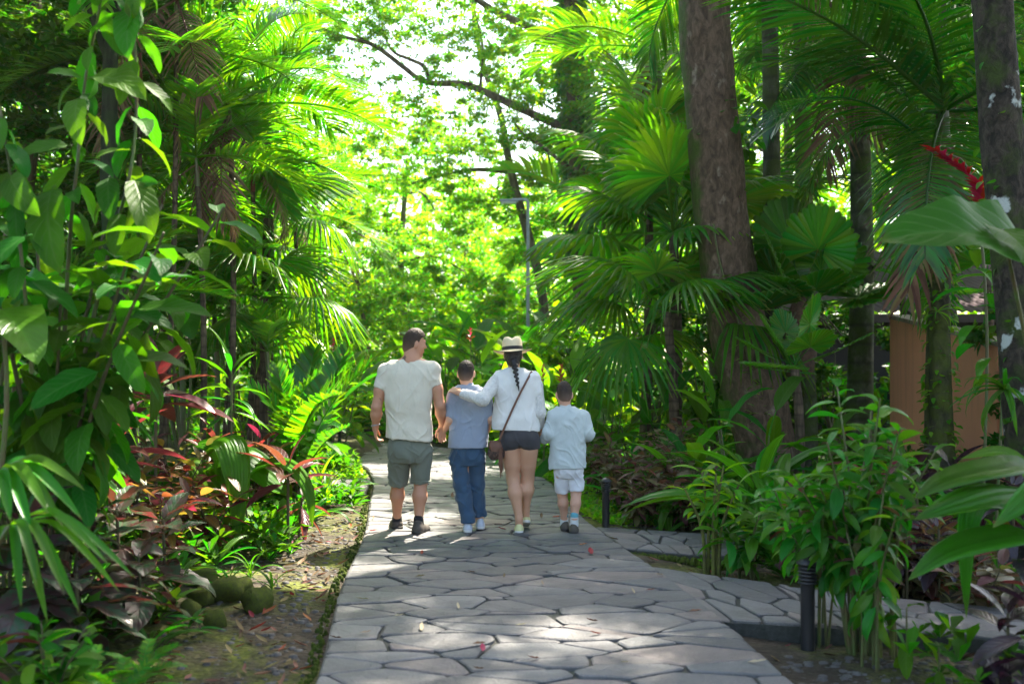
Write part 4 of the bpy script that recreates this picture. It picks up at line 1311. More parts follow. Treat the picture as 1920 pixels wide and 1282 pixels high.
def boy_small():
    S = Person(9.33, 1065, 'smallest boy in pale blue long sleeved shirt and white shorts', 283)
    p, r = S.p, S.r
    cx = lambda x: p(x, 700)[0]
    F = Field((-.34, -.28, 0), (.32, .42, 1.40), .005)
    F.loft([(p(0, 885)[2], cx(1065), 0, .11, .08), (p(0, 830)[2], cx(1065), 0, .11, .08), (p(0, 785)[2], cx(1064), 0, .115, .075), (p(0, 768)[2], cx(1062), 0, .08, .055)], .03)
    s1, s2 = p(1034, 783), p(1095, 782)
    F.cap(p(1062, 774), s1, .042, .042, .03).cap(p(1062, 774), s2, .042, .042, .03)
    e1, w1 = p(1027, 812, -.03), p(1019, 828, .05)
    F.cap(s1, e1, .04, .034, .02).cap(e1, w1, .034, .022, .02)
    hand(F, w1, p(1012, 826, .11) - w1, (.1, -.2, -.9), (.2, .9, 0), .72, .7, .03)
    e2, w2 = p(1106, 814, -.01), p(1094, 822, .17)
    F.cap(s2, e2, .04, .034, .02).cap(e2, w2, .034, .022, .02)
    hand(F, w2, w2 - e2, (-.8, 0, -.3), (0, 0, 1), .72, .6, .03)
    for hip, kn, an in ((p(1054, 890), p(1054.5, 925, .06), p(1058, 972, .10)), (p(1078, 890), p(1080, 925, .0), p(1077, 972, -.06))):
        F.cap(hip, kn, .066, .045, .02)
        m = kn * .62 + an * .38 + np.array([0, -.012, 0])
        F.cap(kn, m, .043, .044, .02).cap(m, an, .043, .029, .03).cap(an, an + np.array([0, .01, -.05]), .029, .03, .02)
    A = rotz(R(-5), R(-10)); hc = p(1058, 738, .02)
    q = head(F, hc, A, .86, p(1061, 775, -.01), .042, 1.15)
    S.add('body', F, Mskin_boy)
    eyes(S, q, .86, M_EYEW, M_EYED)
    hair_cap(S, hc, A, .86, hair_mat('mid_brown_hair', (.034, .022, .016), SK_BOY, hc[2] - .055, hc[2] + .03), .005, .020, -.075)
    ms = cloth_mat('pale_blue_cotton', (.49, .54, .53), 1.2, 360, col2=(.42, .47, .46))
    F = Field((-.30, -.26, .48), (.30, .28, 1.16), .005)
    rows = [(762, 1060, 17, .056, .005), (767, 1061, 25, .068, 0), (775, 1063, 32, .085, 0), (790, 1064, 33, .096, 0), (815, 1064, 33, .102, 0), (845, 1064, 33.5, .108, 0), (870, 1064, 34.5, .114, 0), (888, 1064, 35, .116, 0)]
    F.loft([(p(0, a)[2], cx(b), e, r(c), d) for a, b, c, d, e in rows], .01, 2.6)
    F.cap(p(1037, 780), p(1028, 812, -.03), .057, .050, .03).cap(p(1028, 812, -.03), p(1020, 827, .04), .050, .043, .02, None, True)
    F.cap(p(1093, 779), p(1104.5, 813, -.01), .057, .050, .03).cap(p(1104.5, 813, -.01), p(1096, 821, .13), .050, .042, .02, None, True)
    n = np.array([.02, 0, -1.0]); F.cut(n, float(n @ p(1064, 877)))
    folds(F, .0042, 33, 24, 34)
    sh = S.add('shirt', F, ms)
    c_ = p(1060, 762, .002); F = Field(c_ - .10, c_ + .10, .0042)
    F.loft([(c_[2] - .03, c_[0], c_[1], .066, .066), (c_[2], c_[0], c_[1], .054, .057), (c_[2] + .020, c_[0], c_[1] + .003, .048, .050)], 0)
    S.add('collar', F, ms, 1, sh)
    mw = cloth_mat('white_cotton', (.68, .68, .70), 1.0, 360)
    F = Field((-.26, -.22, .30), (.26, .28, .70), .005)
    F.loft([(p(0, 896)[2], cx(1066), .01, .105, .085), (p(0, 886)[2], cx(1066), 0, .122, .10), (p(0, 870)[2], cx(1065), 0, .125, .10)], .02)
    F.cap(p(1053, 888), p(1053.5, 921, .05), .069, .064, .010, None, True).cap(p(1080, 888), p(1080, 919.5, .0), .069, .063, .010, None, True)
    folds(F, .004, 13, 24, 36)
    S.add('shorts', F, mw)
    mshoe = simple_mat('olive_brown_suede', (.10, .085, .065), .85, 30, .4, 60, .3)
    sock = simple_mat('white_sock', (.66, .68, .68), .9); teal = simple_mat('teal_sock_band', (.10, .36, .42), .9)
    for an, heel, toe in ((p(1058, 972, .10), p(1060, 990, .05), p(1057, 985, .26)), (p(1077, 972, -.06), p(1075.5, 998, -.11), p(1077, 990, .10))):
        F = Field(an - .08, an + .08, .0045); F.cap(an + np.array([0, 0, .018]), an - np.array([0, -.008, .05]), .034, .038, 0); so = S.add('sock', F, sock)
        F = Field(an - .08, an + .08, .0045); F.cap(an + np.array([0, 0, .030]), an + np.array([0, 0, .014]), .0355, .0355, 0, None, True); S.add('sock_band', F, teal, 1, so)
        heel[2] = 0; toe[2] = 0
        shoe(S, heel, toe, .038, .070, mshoe, M_SOLE_D)
boy_small()
# ------------------------------------------------------------------ plant library
def prof_ovate(v): return (v ** .55) * ((1 - v) ** .75) * 1.72 if 0 < v < 1 else 0.0
def prof_lance(v): return max(0, math.sin(math.pi * min(1, v ** .85))) ** .85
def prof_strap(v): return min(1, .35 + v * 5) * (1 - v ** 3.2)
def prof_paddle(v): return min(1, (v * 4.2) ** .7) * max(0, 1 - v ** 5) ** .7
def prof_heart(v): return (min(1, (v + .04) * 5.5)) ** .6 * (1 - v) ** .62 * 1.12

def leaf(mb, W=.3, prof=prof_ovate, n=8, m=2, fold=.35, droop=.9, rise=.0, ripple=0.0, pet=0.0, pw=.012, seed=0, notch=0, M=None):
    """a blade of unit length along +Y (plus a petiole of length pet), normal +Z, bending down by droop radians; returns its tip"""
    r_ = random.Random(seed)
    y, z, a = 0.0, 0.0, rise
    rows, uvs = [], []
    if pet:
        pts = []
        for i in range(5):
            pts.append((0, y, z)); 
            if i < 4: y += math.cos(a) * pet / 4; z += math.sin(a) * pet / 4; a -= droop * .12
        tube(mb, [Vector(p) for p in pts] if M is None else [M @ Vector(p) for p in pts], [pw, pw * .9, pw * .8, pw * .7, pw * .6], 4, False)
    ph = r_.uniform(0, 6)
    for i in range(n + 1):
        v = i / n
        w = W * .5 * prof(v)
        if notch and i % 2 == 1 and 0 < i < n: w *= 1 - notch
        tx = .05 * math.sin(ph) * v * v
        for j in range(-m, m + 1):
            u = j / m
            x = u * w * math.cos(fold)
            lift = abs(u) * w * math.sin(fold) + ripple * w * math.sin(v * 17 + ph + (2 if u > 0 else 0)) * abs(u)
            rows.append((x + tx, y - math.sin(a) * lift, z + math.cos(a) * lift)); uvs.append((.5 + u * .5, v))
        y += math.cos(a) / n; z += math.sin(a) / n; a -= droop / n * (.5 + v)
    mb.add(rows, grid_q(n + 1, 2 * m + 1), None, uvs, M)
    return (0, y, z)

TIP = {}
def leaf_mesh(name, mat, scale_w=1, **k):
    mb = MB(); t = leaf(mb, **k); me = mb.mesh(name, mat); TIP[me.name] = t; return me

def leaves(name, mat, cnt=3, seed=0, **k):
    out = []
    for i in range(cnt):
        kk = dict(k); r_ = random.Random(seed * 17 + i)
        kk['droop'] = k.get('droop', .9) * r_.uniform(.55, 1.35); kk['W'] = k.get('W', .3) * r_.uniform(.88, 1.12); kk['seed'] = seed * 31 + i
        out.append(leaf_mesh(name, mat, **kk))
    return out

def frond_mesh(mat, n=46, droop=1.1, ll=.34, lw=.026, ang0=70, ang1=28, pet=.14, hang=.5, vee=.25, seed=0, ragged=.12, name='frond', seg=3):
    """pinnate frond of unit length along +Y"""
    r_ = random.Random(seed); mb = MB()
    y = z = 0.0; a = 0.0; pts = []; K = 26
    for i in range(K + 1):
        pts.append(Vector((0, y, z)))
        t = i / K; y += math.cos(a) / K; z += math.sin(a) / K; a -= droop / K * (.35 + 1.3 * t)
    tube(mb, pts, [lerp(.011, .0025, i / K) for i in range(K + 1)], 4, False)
    for i in range(n):
        t = pet + (1 - pet) * (i + .5) / n
        k = min(K - 1, int(t * K)); p = pts[k].lerp(pts[k + 1], t * K - k); d = (pts[k + 1] - pts[k]).normalized()
        up = Vector((0, -d.z, d.y))
        prof = (math.sin(math.pi * min(1, ((i + 1.2) / (n + 1.5)) ** .75 * .93)) ** .6)
        for sx in (-1, 1):
            an = R(lerp(ang0, ang1, (i / n) ** 1.3) + r_.uniform(-5, 5)); L_ = ll * prof * r_.uniform(1 - ragged, 1 + ragged)
            dr = d * math.cos(an) + Vector((sx, 0, 0)) * math.sin(an) + up * (vee * r_.uniform(.5, 1.3))
            dr.normalize()
            wv = (d * math.sin(an) - Vector((sx, 0, 0)) * math.cos(an)) * (lw * .5)
            q = p.copy(); vs = []; uvs = []; h = hang * r_.uniform(.6, 1.4)
            for s in range(seg + 1):
                u = s / seg; w = (.55, 1.0, .8, .0)[s] if seg == 3 else (.6, .9, 0)[s]
                vs += [q - wv * w, q + wv * w]; uvs += [(.25, u), (.75, u)]
                dr2 = (dr - Vector((0, 0, 1)) * h * u).normalized(); q = q + dr2 * (L_ / seg)
            nq = [[0, 1, 3, 2], [2, 3, 5, 4]] if seg == 3 else [[0, 1, 3, 2]]
            mb.add(vs, nq, [[4, 5, 6]] if seg == 3 else [[2, 3, 4]], uvs)
    me = mb.mesh(name, mat); TIP[me.name] = tuple(pts[-1]); return me

def fan_mesh(mat, nseg=24, span=250, fuse=.55, droop=.35, tipdroop=.35, pleat=.035, pet=0.8, cup=.0, seed=0, name='frond', drooping=1.0, wid=1.0):
    """palmate fan of unit radius at the end of a petiole of length pet, along +Y"""
    r_ = random.Random(seed); mb = MB()
    if pet:
        pts = [Vector((0, pet * i / 5, -.10 * pet * (i / 5) ** 2)) for i in range(6)]
        tube(mb, pts, [.022, .019, .017, .015, .014, .012], 5, False)
        o = pts[-1]
    else: o = Vector((0, 0, 0))
    rs = [0, .28, fuse, lerp(fuse, 1, .5), 1.0]
    da = R(span) / nseg
    for k in range(nseg):
        ac = R(-span / 2) + (k + .5) * da
        Ls = (.80 + .20 * math.cos(ac * .62)) * r_.uniform(.93, 1.05)
        rows, uvs = [], []
        td = tipdroop * r_.uniform(.5, 1.5)
        for i, rr in enumerate(rs):
            f = 1.0 if rr <= fuse + 1e-6 else (.62 if i == 3 else .0)
            for j, s in ((0, -1), (1, 0), (2, 1)):
                an = ac + s * da * .5 * f * wid
                R_ = rr * Ls
                x, y = math.sin(an) * R_, math.cos(an) * R_
                z = (pleat * rr if j == 1 else 0) + cup * R_ * R_ - droop * drooping * R_ * R_ * (.4 + .6 * abs(math.cos(an * .5)))
                if rr > fuse: z -= td * ((rr - fuse) / (1 - fuse + 1e-6)) ** 2 * .45
                rows.append((o.x + x, o.y + y, o.z + z)); uvs.append((.5 + s * .5, rr))
        mb.add(rows, grid_q(5, 3), None, uvs)
    me = mb.mesh(name, mat)
    TIP[me.name] = (0, o.y + .97, o.z - droop * .9)
    return me

def leaf_M(pos, az, el, roll, s, sw=1.0):
    return Matrix.Translation(pos) @ Matrix.Rotation(az, 4, 'Z') @ Matrix.Rotation(el, 4, 'X') @ Matrix.Rotation(roll, 4, 'Y') @ Matrix.Diagonal((s * sw, s, s, 1))

def aim(mesh, a, b, up=(0, 0, 1), roll=0.0, sw=1.0):
    """matrix that puts the mesh's base at a and its tip at b"""
    a, b, up = Vector(a), Vector(b), Vector(up)
    t = Vector(TIP[mesh.name]); L_ = t.length; ang = math.atan2(t.z, t.y)
    d = b - a; s = d.length / L_; d.normalize()
    x = d.cross(up)
    if x.length < 1e-4: x = Vector((1, 0, 0))
    x.normalize(); z = x.cross(d)
    B_ = Matrix((x, d, z)).transposed().to_4x4()
    return Matrix.Translation(a) @ B_ @ Matrix.Rotation(roll, 4, 'Y') @ Matrix.Rotation(-ang, 4, 'X') @ Matrix.Diagonal((s * sw, s, s, 1))

GA = 2.39996
def stem_obj(root, pts, radii, mat, sides=6, name='stem', wob=0):
    mb = MB(); tube(mb, pts, radii, sides, True, wob, rnd.random() * 9); return part(name, mb.mesh(name, mat), root)

def rosette(name, label, cat, base, meshes, stemmat, n=14, h=.5, L=.4, el0=75, el1=-5, band=.35, lean=(0, 0), sr=.012, seed=0, group=None, sw=1.0, jit=.2, az0=None, azspan=None, lname='leaf', root=None, extra=None):
    """one stem with a head of leaves spiralling round its upper band; h = stem height"""
    r_ = random.Random(seed)
    if root is None: root = empty(name, label, cat, base, group)
    top = Vector((lean[0], lean[1], h))
    if h > .05:
        pts = [Vector((top.x * t * t, top.y * t * t, h * t - .06 * (1 - t))) for t in (0, .25, .5, .75, 1)]
        stem_obj(root, pts, [sr, sr * .95, sr * .9, sr * .85, sr * .7], stemmat, 6)
    for i in range(n):
        t = i / max(1, n - 1)                    # 0 oldest and lowest, 1 youngest and topmost
        f = 1 - band * (1 - t)
        p = Vector((top.x * f * f, top.y * f * f, h * f))
        az = i * GA + r_.uniform(-.3, .3)
        if azspan: az = az0 + r_.uniform(-azspan, azspan)
        el = R(lerp(el1, el0, t ** 1.1) + r_.gauss(0, 7))
        part(lname, r_.choice(meshes), root, leaf_M(p, az, el, r_.gauss(0, .25), L * r_.uniform(1 - jit, 1 + jit) * lerp(1, .8, t * t), sw))
    return root

def shrub(name, label, cat, base, meshes, stemmat, stems=6, h=1.0, spread=.5, L=.12, per=22, start=.4, el=(50, -25), seed=0, group=None, sr=.008, whorl=0, jit=.25, lean=(0, 0), branch=0, root=None, lname='leaf', sides=5):
    """several stems fanning out of one base, leaves along their upper part"""
    r_ = random.Random(seed)
    if root is None: root = empty(name, label, cat, base, group)
    for s in range(stems):
        a = s * GA + r_.uniform(-.4, .4); sp = spread * math.sqrt((s + .6) / stems) * r_.uniform(.75, 1.15); hh = h * r_.uniform(.72, 1.05) * (1 - .18 * sp / max(.01, spread))
        end = Vector((math.cos(a) * sp + lean[0], math.sin(a) * sp + lean[1], hh))
        b0 = Vector((math.cos(a) * .05, math.sin(a) * .05, -.05))
        mid = Vector((end.x * .35, end.y * .35, hh * .55))
        cv = curve([b0, mid, end], 9)
        stem_obj(root, cv, [lerp(sr, sr * .45, i / 8) for i in range(9)], stemmat, sides)
        for i in range(per):
            t = start + (1 - start) * ((i + r_.random() * .5) / per)
            if whorl: t = start + (1 - start) * (int(i / whorl) + .9) / math.ceil(per / whorl)
            t = min(t, .999); k = int(t * 8); p = cv[k].lerp(cv[k + 1], t * 8 - k)
            az = i * GA + s; e = R(lerp(el[1], el[0], t ** 2) + r_.gauss(0, 12))
            part(lname, r_.choice(meshes), root, leaf_M(p, az, e, r_.gauss(0, .35), L * r_.uniform(1 - jit, 1 + jit)))
    return root

def palm(name, label, base, trunk_pts, radii, trunkmat, meshes, n=11, L=2.2, el0=78, el1=-25, seed=0, group=None, shaft=None, az=None, cat='palm', sides=10, jit=.15, wob=.05, sw=1.0):
    """trunk_pts relative to base; fronds spiral out of the last point"""
    r_ = random.Random(seed)
    root = empty(name, label, cat, base, group)
    mb = MB(); tube(mb, trunk_pts, radii, sides, True, wob, seed); part('trunk', mb.mesh('trunk', trunkmat), root)
    top = Vector(trunk_pts[-1])
    if shaft:
        d = (top - Vector(trunk_pts[-2])).normalized(); mb = MB()
        tube(mb, [top, top + d * shaft[0] * .4, top + d * shaft[0]], [radii[-1] * 1.12, radii[-1] * 1.0, radii[-1] * .45], sides); part('crownshaft', mb.mesh('crownshaft', shaft[1]), root)
        top = top + d * shaft[0] * .92
    for i in range(n):
        t = i / max(1, n - 1)
        a = (az[i] if az else i * GA + r_.uniform(-.25, .25))
        e = R(lerp(el1, el0, t ** .9) + r_.gauss(0, 6))
        part('frond', r_.choice(meshes), root, leaf_M(top + Vector((0, 0, .05 * t)), a, e, r_.gauss(0, .2), L * r_.uniform(1 - jit, 1 + jit) * lerp(1, .8, t ** 3), sw))
    if L > 1.2:
        for i in range(2):
            part('dead_frond', FR['dead'][i], root, leaf_M(top + Vector((0, 0, -.06)), r_.uniform(0, 6.28), R(r_.uniform(-55, -35)), r_.gauss(0, .3), L * r_.uniform(.6, .8)))
    return root

# leaf cloud of a tree crown: flat layered clumps of small leaves with gaps
def crown_mesh(name, mat, seed, rx=3.0, rz=1.8, clumps=34, per=150, ls=.17, flat=.45, asp=.5, ry=None, tri=False, lo=.35):
    rs = np.random.RandomState(seed); mb = MB()
    ry = ry or rx
    cs = []
    while len(cs) < clumps:
        d = rs.normal(size=3); d /= np.linalg.norm(d)
        q = d * rs.uniform(lo, 1) ** .5
        cs.append(q * np.array([rx, ry, rz]))
    n = clumps * per
    cen = np.repeat(np.array(cs), per, 0)
    size = np.repeat(rs.uniform(.32, .85, clumps), per) * rx * .30
    d = rs.normal(size=(n, 3)); d /= np.linalg.norm(d, axis=1)[:, None]
    pos = cen + d * (rs.uniform(0, 1, n) ** .5 * size)[:, None] * np.array([1, 1, flat])
    up = np.array([0, 0, 1.0]) + rs.normal(size=(n, 3)) * .55; up /= np.linalg.norm(up, axis=1)[:, None]
    f = rs.normal(size=(n, 3)); f -= up * (f * up).sum(1)[:, None]; f /= np.linalg.norm(f, axis=1)[:, None]
    s = np.cross(f, up)
    L_ = (ls * rs.uniform(.6, 1.35, n))[:, None]
    a = pos; b = pos + f * L_ * .5 + s * L_ * asp * .5 - up * L_ * .06; c = pos + f * L_ - up * L_ * .22; e = pos + f * L_ * .5 - s * L_ * asp * .5 - up * L_ * .06
    v = np.stack([a, b, c, e], 1).reshape(-1, 3)
    uv = np.tile(np.array([[.5, 0], [1, .5], [.5, 1], [0, .5]]), (n, 1))
    mb.add(v, np.arange(4 * n).reshape(-1, 4), None, uv)
    return mb.mesh(name, mat, False)

# --- leaf materials (far and dark tree greens also carry sun and shade in their colour)
G = {}
G['broad'] = leaf_mat('leaf_broad', (.030, .090, .014), (.13, .34, .010), .48, .36, vein=.8, vcol=(.075, .18, .03), veins_n=8, spec=.10, bd=.012)
G['glossy'] = leaf_mat('leaf_glossy', (.038, .13, .024), (.13, .36, .016), .28, .36, vein=.15, veins_n=10)
G['lime'] = leaf_mat('leaf_lime', (.09, .20, .018), (.30, .50, .02), .38, .5, vein=.2, veins_n=7)
G['strap'] = leaf_mat('leaf_strap', (.035, .12, .020), (.13, .34, .014), .32, .36, pleat=3)
G['pleat'] = leaf_mat('leaf_pleated', (.05, .15, .018), (.18, .42, .014), .36, .42, pleat=9)
G['palm'] = leaf_mat('leaf_palm', (.034, .11, .022), (.18, .40, .012), .28, .50, brown=.4, spec=.40)
G['palmlime'] = leaf_mat('leaf_palm_lime', (.06, .15, .018), (.24, .44, .016), .34, .45, brown=.5)
G['palmdark'] = leaf_mat('leaf_palm_dark', (.022, .075, .020), (.09, .30, .012), .26, .36, brown=.3, spec=.45)
G['fan'] = leaf_mat('leaf_fan', (.044, .125, .020), (.20, .40, .014), .32, .46, brown=.5)
G['fern'] = leaf_mat('leaf_fern', (.05, .15, .02), (.17, .42, .02), .45, .45)
G['purple'] = leaf_mat('leaf_purple', (.055, .040, .036), (.20, .03, .03), .26, .25, hue=.03, vein=.25, vcol=(.13, .03, .04), veins_n=6, patch=((.03, .075, .035), 4, .42), spec=.5)
G['ti'] = leaf_mat('leaf_ti', (.085, .028, .026), (.27, .045, .035), .32, .40, hue=.03, vein=.3, vcol=(.22, .05, .05), veins_n=7, patch=((.05, .04, .03), 5, .55))
G['croton'] = leaf_mat('leaf_croton', (.085, .055, .025), (.35, .16, .03), .30, .36, hue=.09, vein=.8, vcol=(.42, .10, .02), veins_n=7, var=.45)
G['crotondark'] = leaf_mat('leaf_croton_dark', (.10, .075, .045), (.26, .16, .04), .30, .30, hue=.10, vein=.5, vcol=(.20, .09, .04), veins_n=7, var=.4)
G['black'] = leaf_mat('leaf_black', (.022, .014, .024), (.08, .015, .03), .26, .2, hue=.04, vein=.3, vcol=(.07, .012, .02), spec=.6)
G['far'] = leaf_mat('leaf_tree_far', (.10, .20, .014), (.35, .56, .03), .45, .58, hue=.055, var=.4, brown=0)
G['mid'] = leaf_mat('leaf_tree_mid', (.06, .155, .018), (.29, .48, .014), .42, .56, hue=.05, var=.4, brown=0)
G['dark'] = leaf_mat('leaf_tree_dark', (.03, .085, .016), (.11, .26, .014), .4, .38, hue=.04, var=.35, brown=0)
G['red'] = leaf_mat('bract_red', (.50, .012, .03), (.62, .02, .05), .4, .35, hue=.02, brown=0)
G['orange'] = leaf_mat('bract_orange', (.60, .16, .06), (.7, .2, .08), .4, .35, hue=.02, brown=0)
G['dead'] = leaf_mat('leaf_dead', (.17, .105, .055), (.17, .10, .04), .7, .15, hue=.05, var=.45, brown=.3)
G['deadred'] = leaf_mat('leaf_dead_red', (.30, .055, .03), (.30, .06, .03), .6, .15, hue=.04, var=.4, brown=.3)
G['pale'] = leaf_mat('leaf_dead_pale', (.40, .33, .22), (.3, .22, .1), .7, .15, hue=.03, var=.3, brown=.4)
G['ivy'] = leaf_mat('leaf_ivy', (.05, .17, .08), (.15, .42, .06), .3, .35, brown=0)
ST_G = simple_mat('green_stem', (.06, .12, .025), .5, 12, .6, 60, .3, .003, col2=(.09, .07, .03))
ST_B = simple_mat('brown_stem', (.10, .065, .035), .75, 14, .6, 60, .5, .004, col2=(.05, .06, .02))
ST_Y = simple_mat('mossy_stem', (.16, .19, .025), .85, 12, .6, 60, .8, .006, col2=(.07, .06, .03))
ST_R = simple_mat('red_stem', (.22, .045, .03), .55, 12, .5, 60, .3, .003)
BK_BIG = bark_mat('bark_big', (.14, .092, .062), (.075, .048, .030), moss_amt=.42, moss_side=(-.8, .5, .1), scale=(9, 9, 4.5), bstr=.8, pale=(.24, .19, .14))
BK_GREY = bark_mat('bark_palm', (.11, .11, .075), (.05, .05, .03), moss_amt=.60, scale=(5, 5, 2.5), bstr=.35, ring=4.0, moss=(.06, .09, .014))
BK_MOSS = bark_mat('bark_mossy', (.07, .06, .035), (.025, .025, .014), moss=(.085, .11, .014), moss_amt=.58, scale=(9, 9, 5), bstr=1.0)
BK_LICH = bark_mat('bark_lichen', (.060, .046, .034), (.020, .016, .012), moss=(.05, .08, .012), moss_amt=.52, scale=(10, 10, 6), bstr=1.0, lichen=.372)
BK_SLIM = bark_mat('bark_slim', (.12, .085, .055), (.05, .035, .022), moss_amt=.35, scale=(12, 12, 2), bstr=.3, ring=9.0)
BK_FAR = bark_mat('bark_far', (.19, .14, .10), (.09, .065, .05), moss_amt=.40, scale=(4, 4, 1), bstr=.4)
BK_DARK = bark_mat('bark_dark', (.020, .028, .012), (.008, .010, .005), moss=(.018, .045, .008), moss_amt=.6, scale=(8, 8, 2), bstr=.6)
SHAFT = simple_mat('grey_crownshaft', (.17, .16, .12), .55, 6, .5, 40, .2, .004, col2=(.09, .10, .06))
FIBRE = simple_mat('brown_fibre', (.16, .085, .045), .9, 25, .6, 90, .9, .01, col2=(.05, .03, .02))

# --- leaf meshes
LF = {}
LF['broad'] = leaves('leaf', G['broad'], 4, 1, W=.50, prof=prof_ovate, n=8, m=2, fold=.25, droop=.9, ripple=.10, pet=.12, pw=.010)
LF['broadlime'] = leaves('leaf', G['lime'], 3, 2, W=.42, prof=prof_ovate, n=7, m=2, fold=.25, droop=.8, pet=.10, pw=.01)
LF['lance'] = leaves('leaf', G['glossy'], 4, 3, W=.33, prof=prof_lance, n=7, m=1, fold=.35, droop=.9, pet=.08, pw=.010)
LF['lancelime'] = leaves('leaf', G['lime'], 3, 4, W=.24, prof=prof_lance, n=7, m=1, fold=.3, droop=.9, pet=.06, pw=.010)
LF['cordy'] = leaves('leaf', G['strap'], 4, 5, W=.20, prof=prof_lance, n=8, m=2, fold=.40, droop=.9, pet=.08, pw=.012)
LF['strap'] = leaves('leaf', G['strap'], 4, 6, W=.095, prof=prof_strap, n=9, m=1, fold=.45, droop=1.7)
LF['straplime'] = leaves('leaf', G['lime'], 3, 7, W=.085, prof=prof_strap, n=9, m=1, fold=.45, droop=1.7)
LF['strapwide'] = leaves('leaf', G['strap'], 4, 8, W=.17, prof=prof_lance, n=9, m=2, fold=.40, droop=1.5, pet=.10, pw=.012)
LF['pleat'] = leaves('leaf', G['pleat'], 3, 9, W=.24, prof=prof_lance, n=12, m=5, fold=.30, droop=2.2, pet=.25, pw=.009)
LF['purple'] = leaves('leaf', G['purple'], 4, 10, W=.58, prof=prof_ovate, n=8, m=2, fold=.18, droop=.8, ripple=.12, pet=.10, pw=.014)
LF['ti'] = leaves('leaf', G['ti'], 4, 11, W=.22, prof=prof_lance, n=8, m=2, fold=.42, droop=.7, pet=.12, pw=.014)
LF['croton'] = leaves('leaf', G['croton'], 4, 12, W=.34, prof=prof_lance, n=6, m=1, fold=.25, droop=.7, pet=.10, pw=.012)
LF['crotondark'] = leaves('leaf', G['crotondark'], 4, 13, W=.40, prof=prof_lance, n=6, m=1, fold=.25, droop=.7, pet=.10, pw=.012)
LF['black'] = leaves('leaf', G['black'], 3, 14, W=.36, prof=prof_lance, n=7, m=1, fold=.30, droop=.9, pet=.1, pw=.014)
LF['banana'] = leaves('leaf', G['broad'], 4, 15, W=.26, prof=prof_paddle, n=10, m=2, fold=.30, droop=1.2, ripple=.10, pet=.35, pw=.012)
LF['bananalime'] = leaves('leaf', G['lime'], 3, 16, W=.26, prof=prof_paddle, n=10, m=2, fold=.30, droop=1.2, ripple=.10, pet=.35, pw=.012)
LF['heart'] = leaves('leaf', G['glossy'], 3, 17, W=.85, prof=prof_heart, n=8, m=3, fold=.18, droop=.7, ripple=.06)
LF['small'] = leaves('leaf', G['broad'], 3, 18, W=.45, prof=prof_ovate, n=4, m=1, fold=.25, droop=.8)
LF['smalllime'] = leaves('leaf', G['lime'], 3, 19, W=.45, prof=prof_ovate, n=4, m=1, fold=.25, droop=.8)
LF['dead'] = leaves('leaf', G['dead'], 4, 20, W=.42, prof=prof_ovate, n=6, m=1, fold=.55, droop=-.9, ripple=.25)
LF['deadred'] = leaves('leaf', G['deadred'], 3, 21, W=.45, prof=prof_ovate, n=6, m=1, fold=.5, droop=-.8, ripple=.25)
LF['pale'] = leaves('leaf', G['pale'], 3, 22, W=.32, prof=prof_ovate, n=6, m=1, fold=.5, droop=-.7, ripple=.2)
LF['red'] = leaves('bract', G['red'], 3, 23, W=.38, prof=prof_lance, n=5, m=1, fold=.4, droop=.6)
LF['orange'] = leaves('bract', G['orange'], 3, 24, W=.38, prof=prof_lance, n=5, m=1, fold=.4, droop=.6)
LF['ivy'] = leaves('leaf', G['ivy'], 3, 25, W=.80, prof=prof_heart, n=4, m=1, fold=.2, droop=.6)
FR = {}
FR['areca'] = [frond_mesh(G['palm'], 46, d, .36, .0175, 66, 26, .16, .55, .30, 30 + i) for i, d in enumerate((.9, 1.3, 1.6))]
FR['arecalime'] = [frond_mesh(G['palmlime'], 46, d, .36, .0185, 66, 26, .16, .45, .30, 40 + i) for i, d in enumerate((.9, 1.4))]
FR['king'] = [frond_mesh(G['palmdark'], 60, d, .30, .0125, 74, 30, .10, .9, .12, 50 + i) for i, d in enumerate((.8, 1.2, 1.5))]
FR['cycad'] = [frond_mesh(G['palm'], 40, d, .20, .026, 64, 30, .12, .05, .45, 60 + i) for i, d in enumerate((.7, 1.1))]
FR['fern'] = [frond_mesh(G['fern'], 26, d, .17, .034, 75, 45, .12, .2, .1, 70 + i, seg=2) for i, d in enumerate((1.0, 1.5))]
FR['dead'] = [frond_mesh(G['dead'], 34, 1.0, .30, .016, 60, 24, .14, 1.2, .1, 85 + i, ragged=.4, name='dead_frond') for i in range(2)]
FR['far'] = [frond_mesh(G['palmlime'], 26, d, .32, .040, 66, 26, .14, .5, .3, 80 + i, seg=2) for i, d in enumerate((1.0, 1.5))]
FN = {}
FN['droop'] = [fan_mesh(G['fan'], 30, 230, .42, .45, .9, .03, .9, 0, 90 + i) for i in range(2)]
FN['fan'] = [fan_mesh(G['fan'], 34, 270, .62, .22, .45, .03, 1.0, 0, 94 + i) for i in range(2)]
FN['licuala'] = [fan_mesh(G['glossy'], 26, 260, .93, .10, .05, .045, 1.3, .12, 98 + i) for i in range(2)]
FN['fanlime'] = [fan_mesh(G['palmlime'], 22, 210, .40, .40, .7, .03, .8, 0, 102 + i, wid=1.0) for i in range(2)]
# ------------------------------------------------------------------ trees
def px_tube(px_pts, Y, base):
    return [P(a, b, Y + (c[0] if c else 0)) - base for a, b, *c in px_pts]

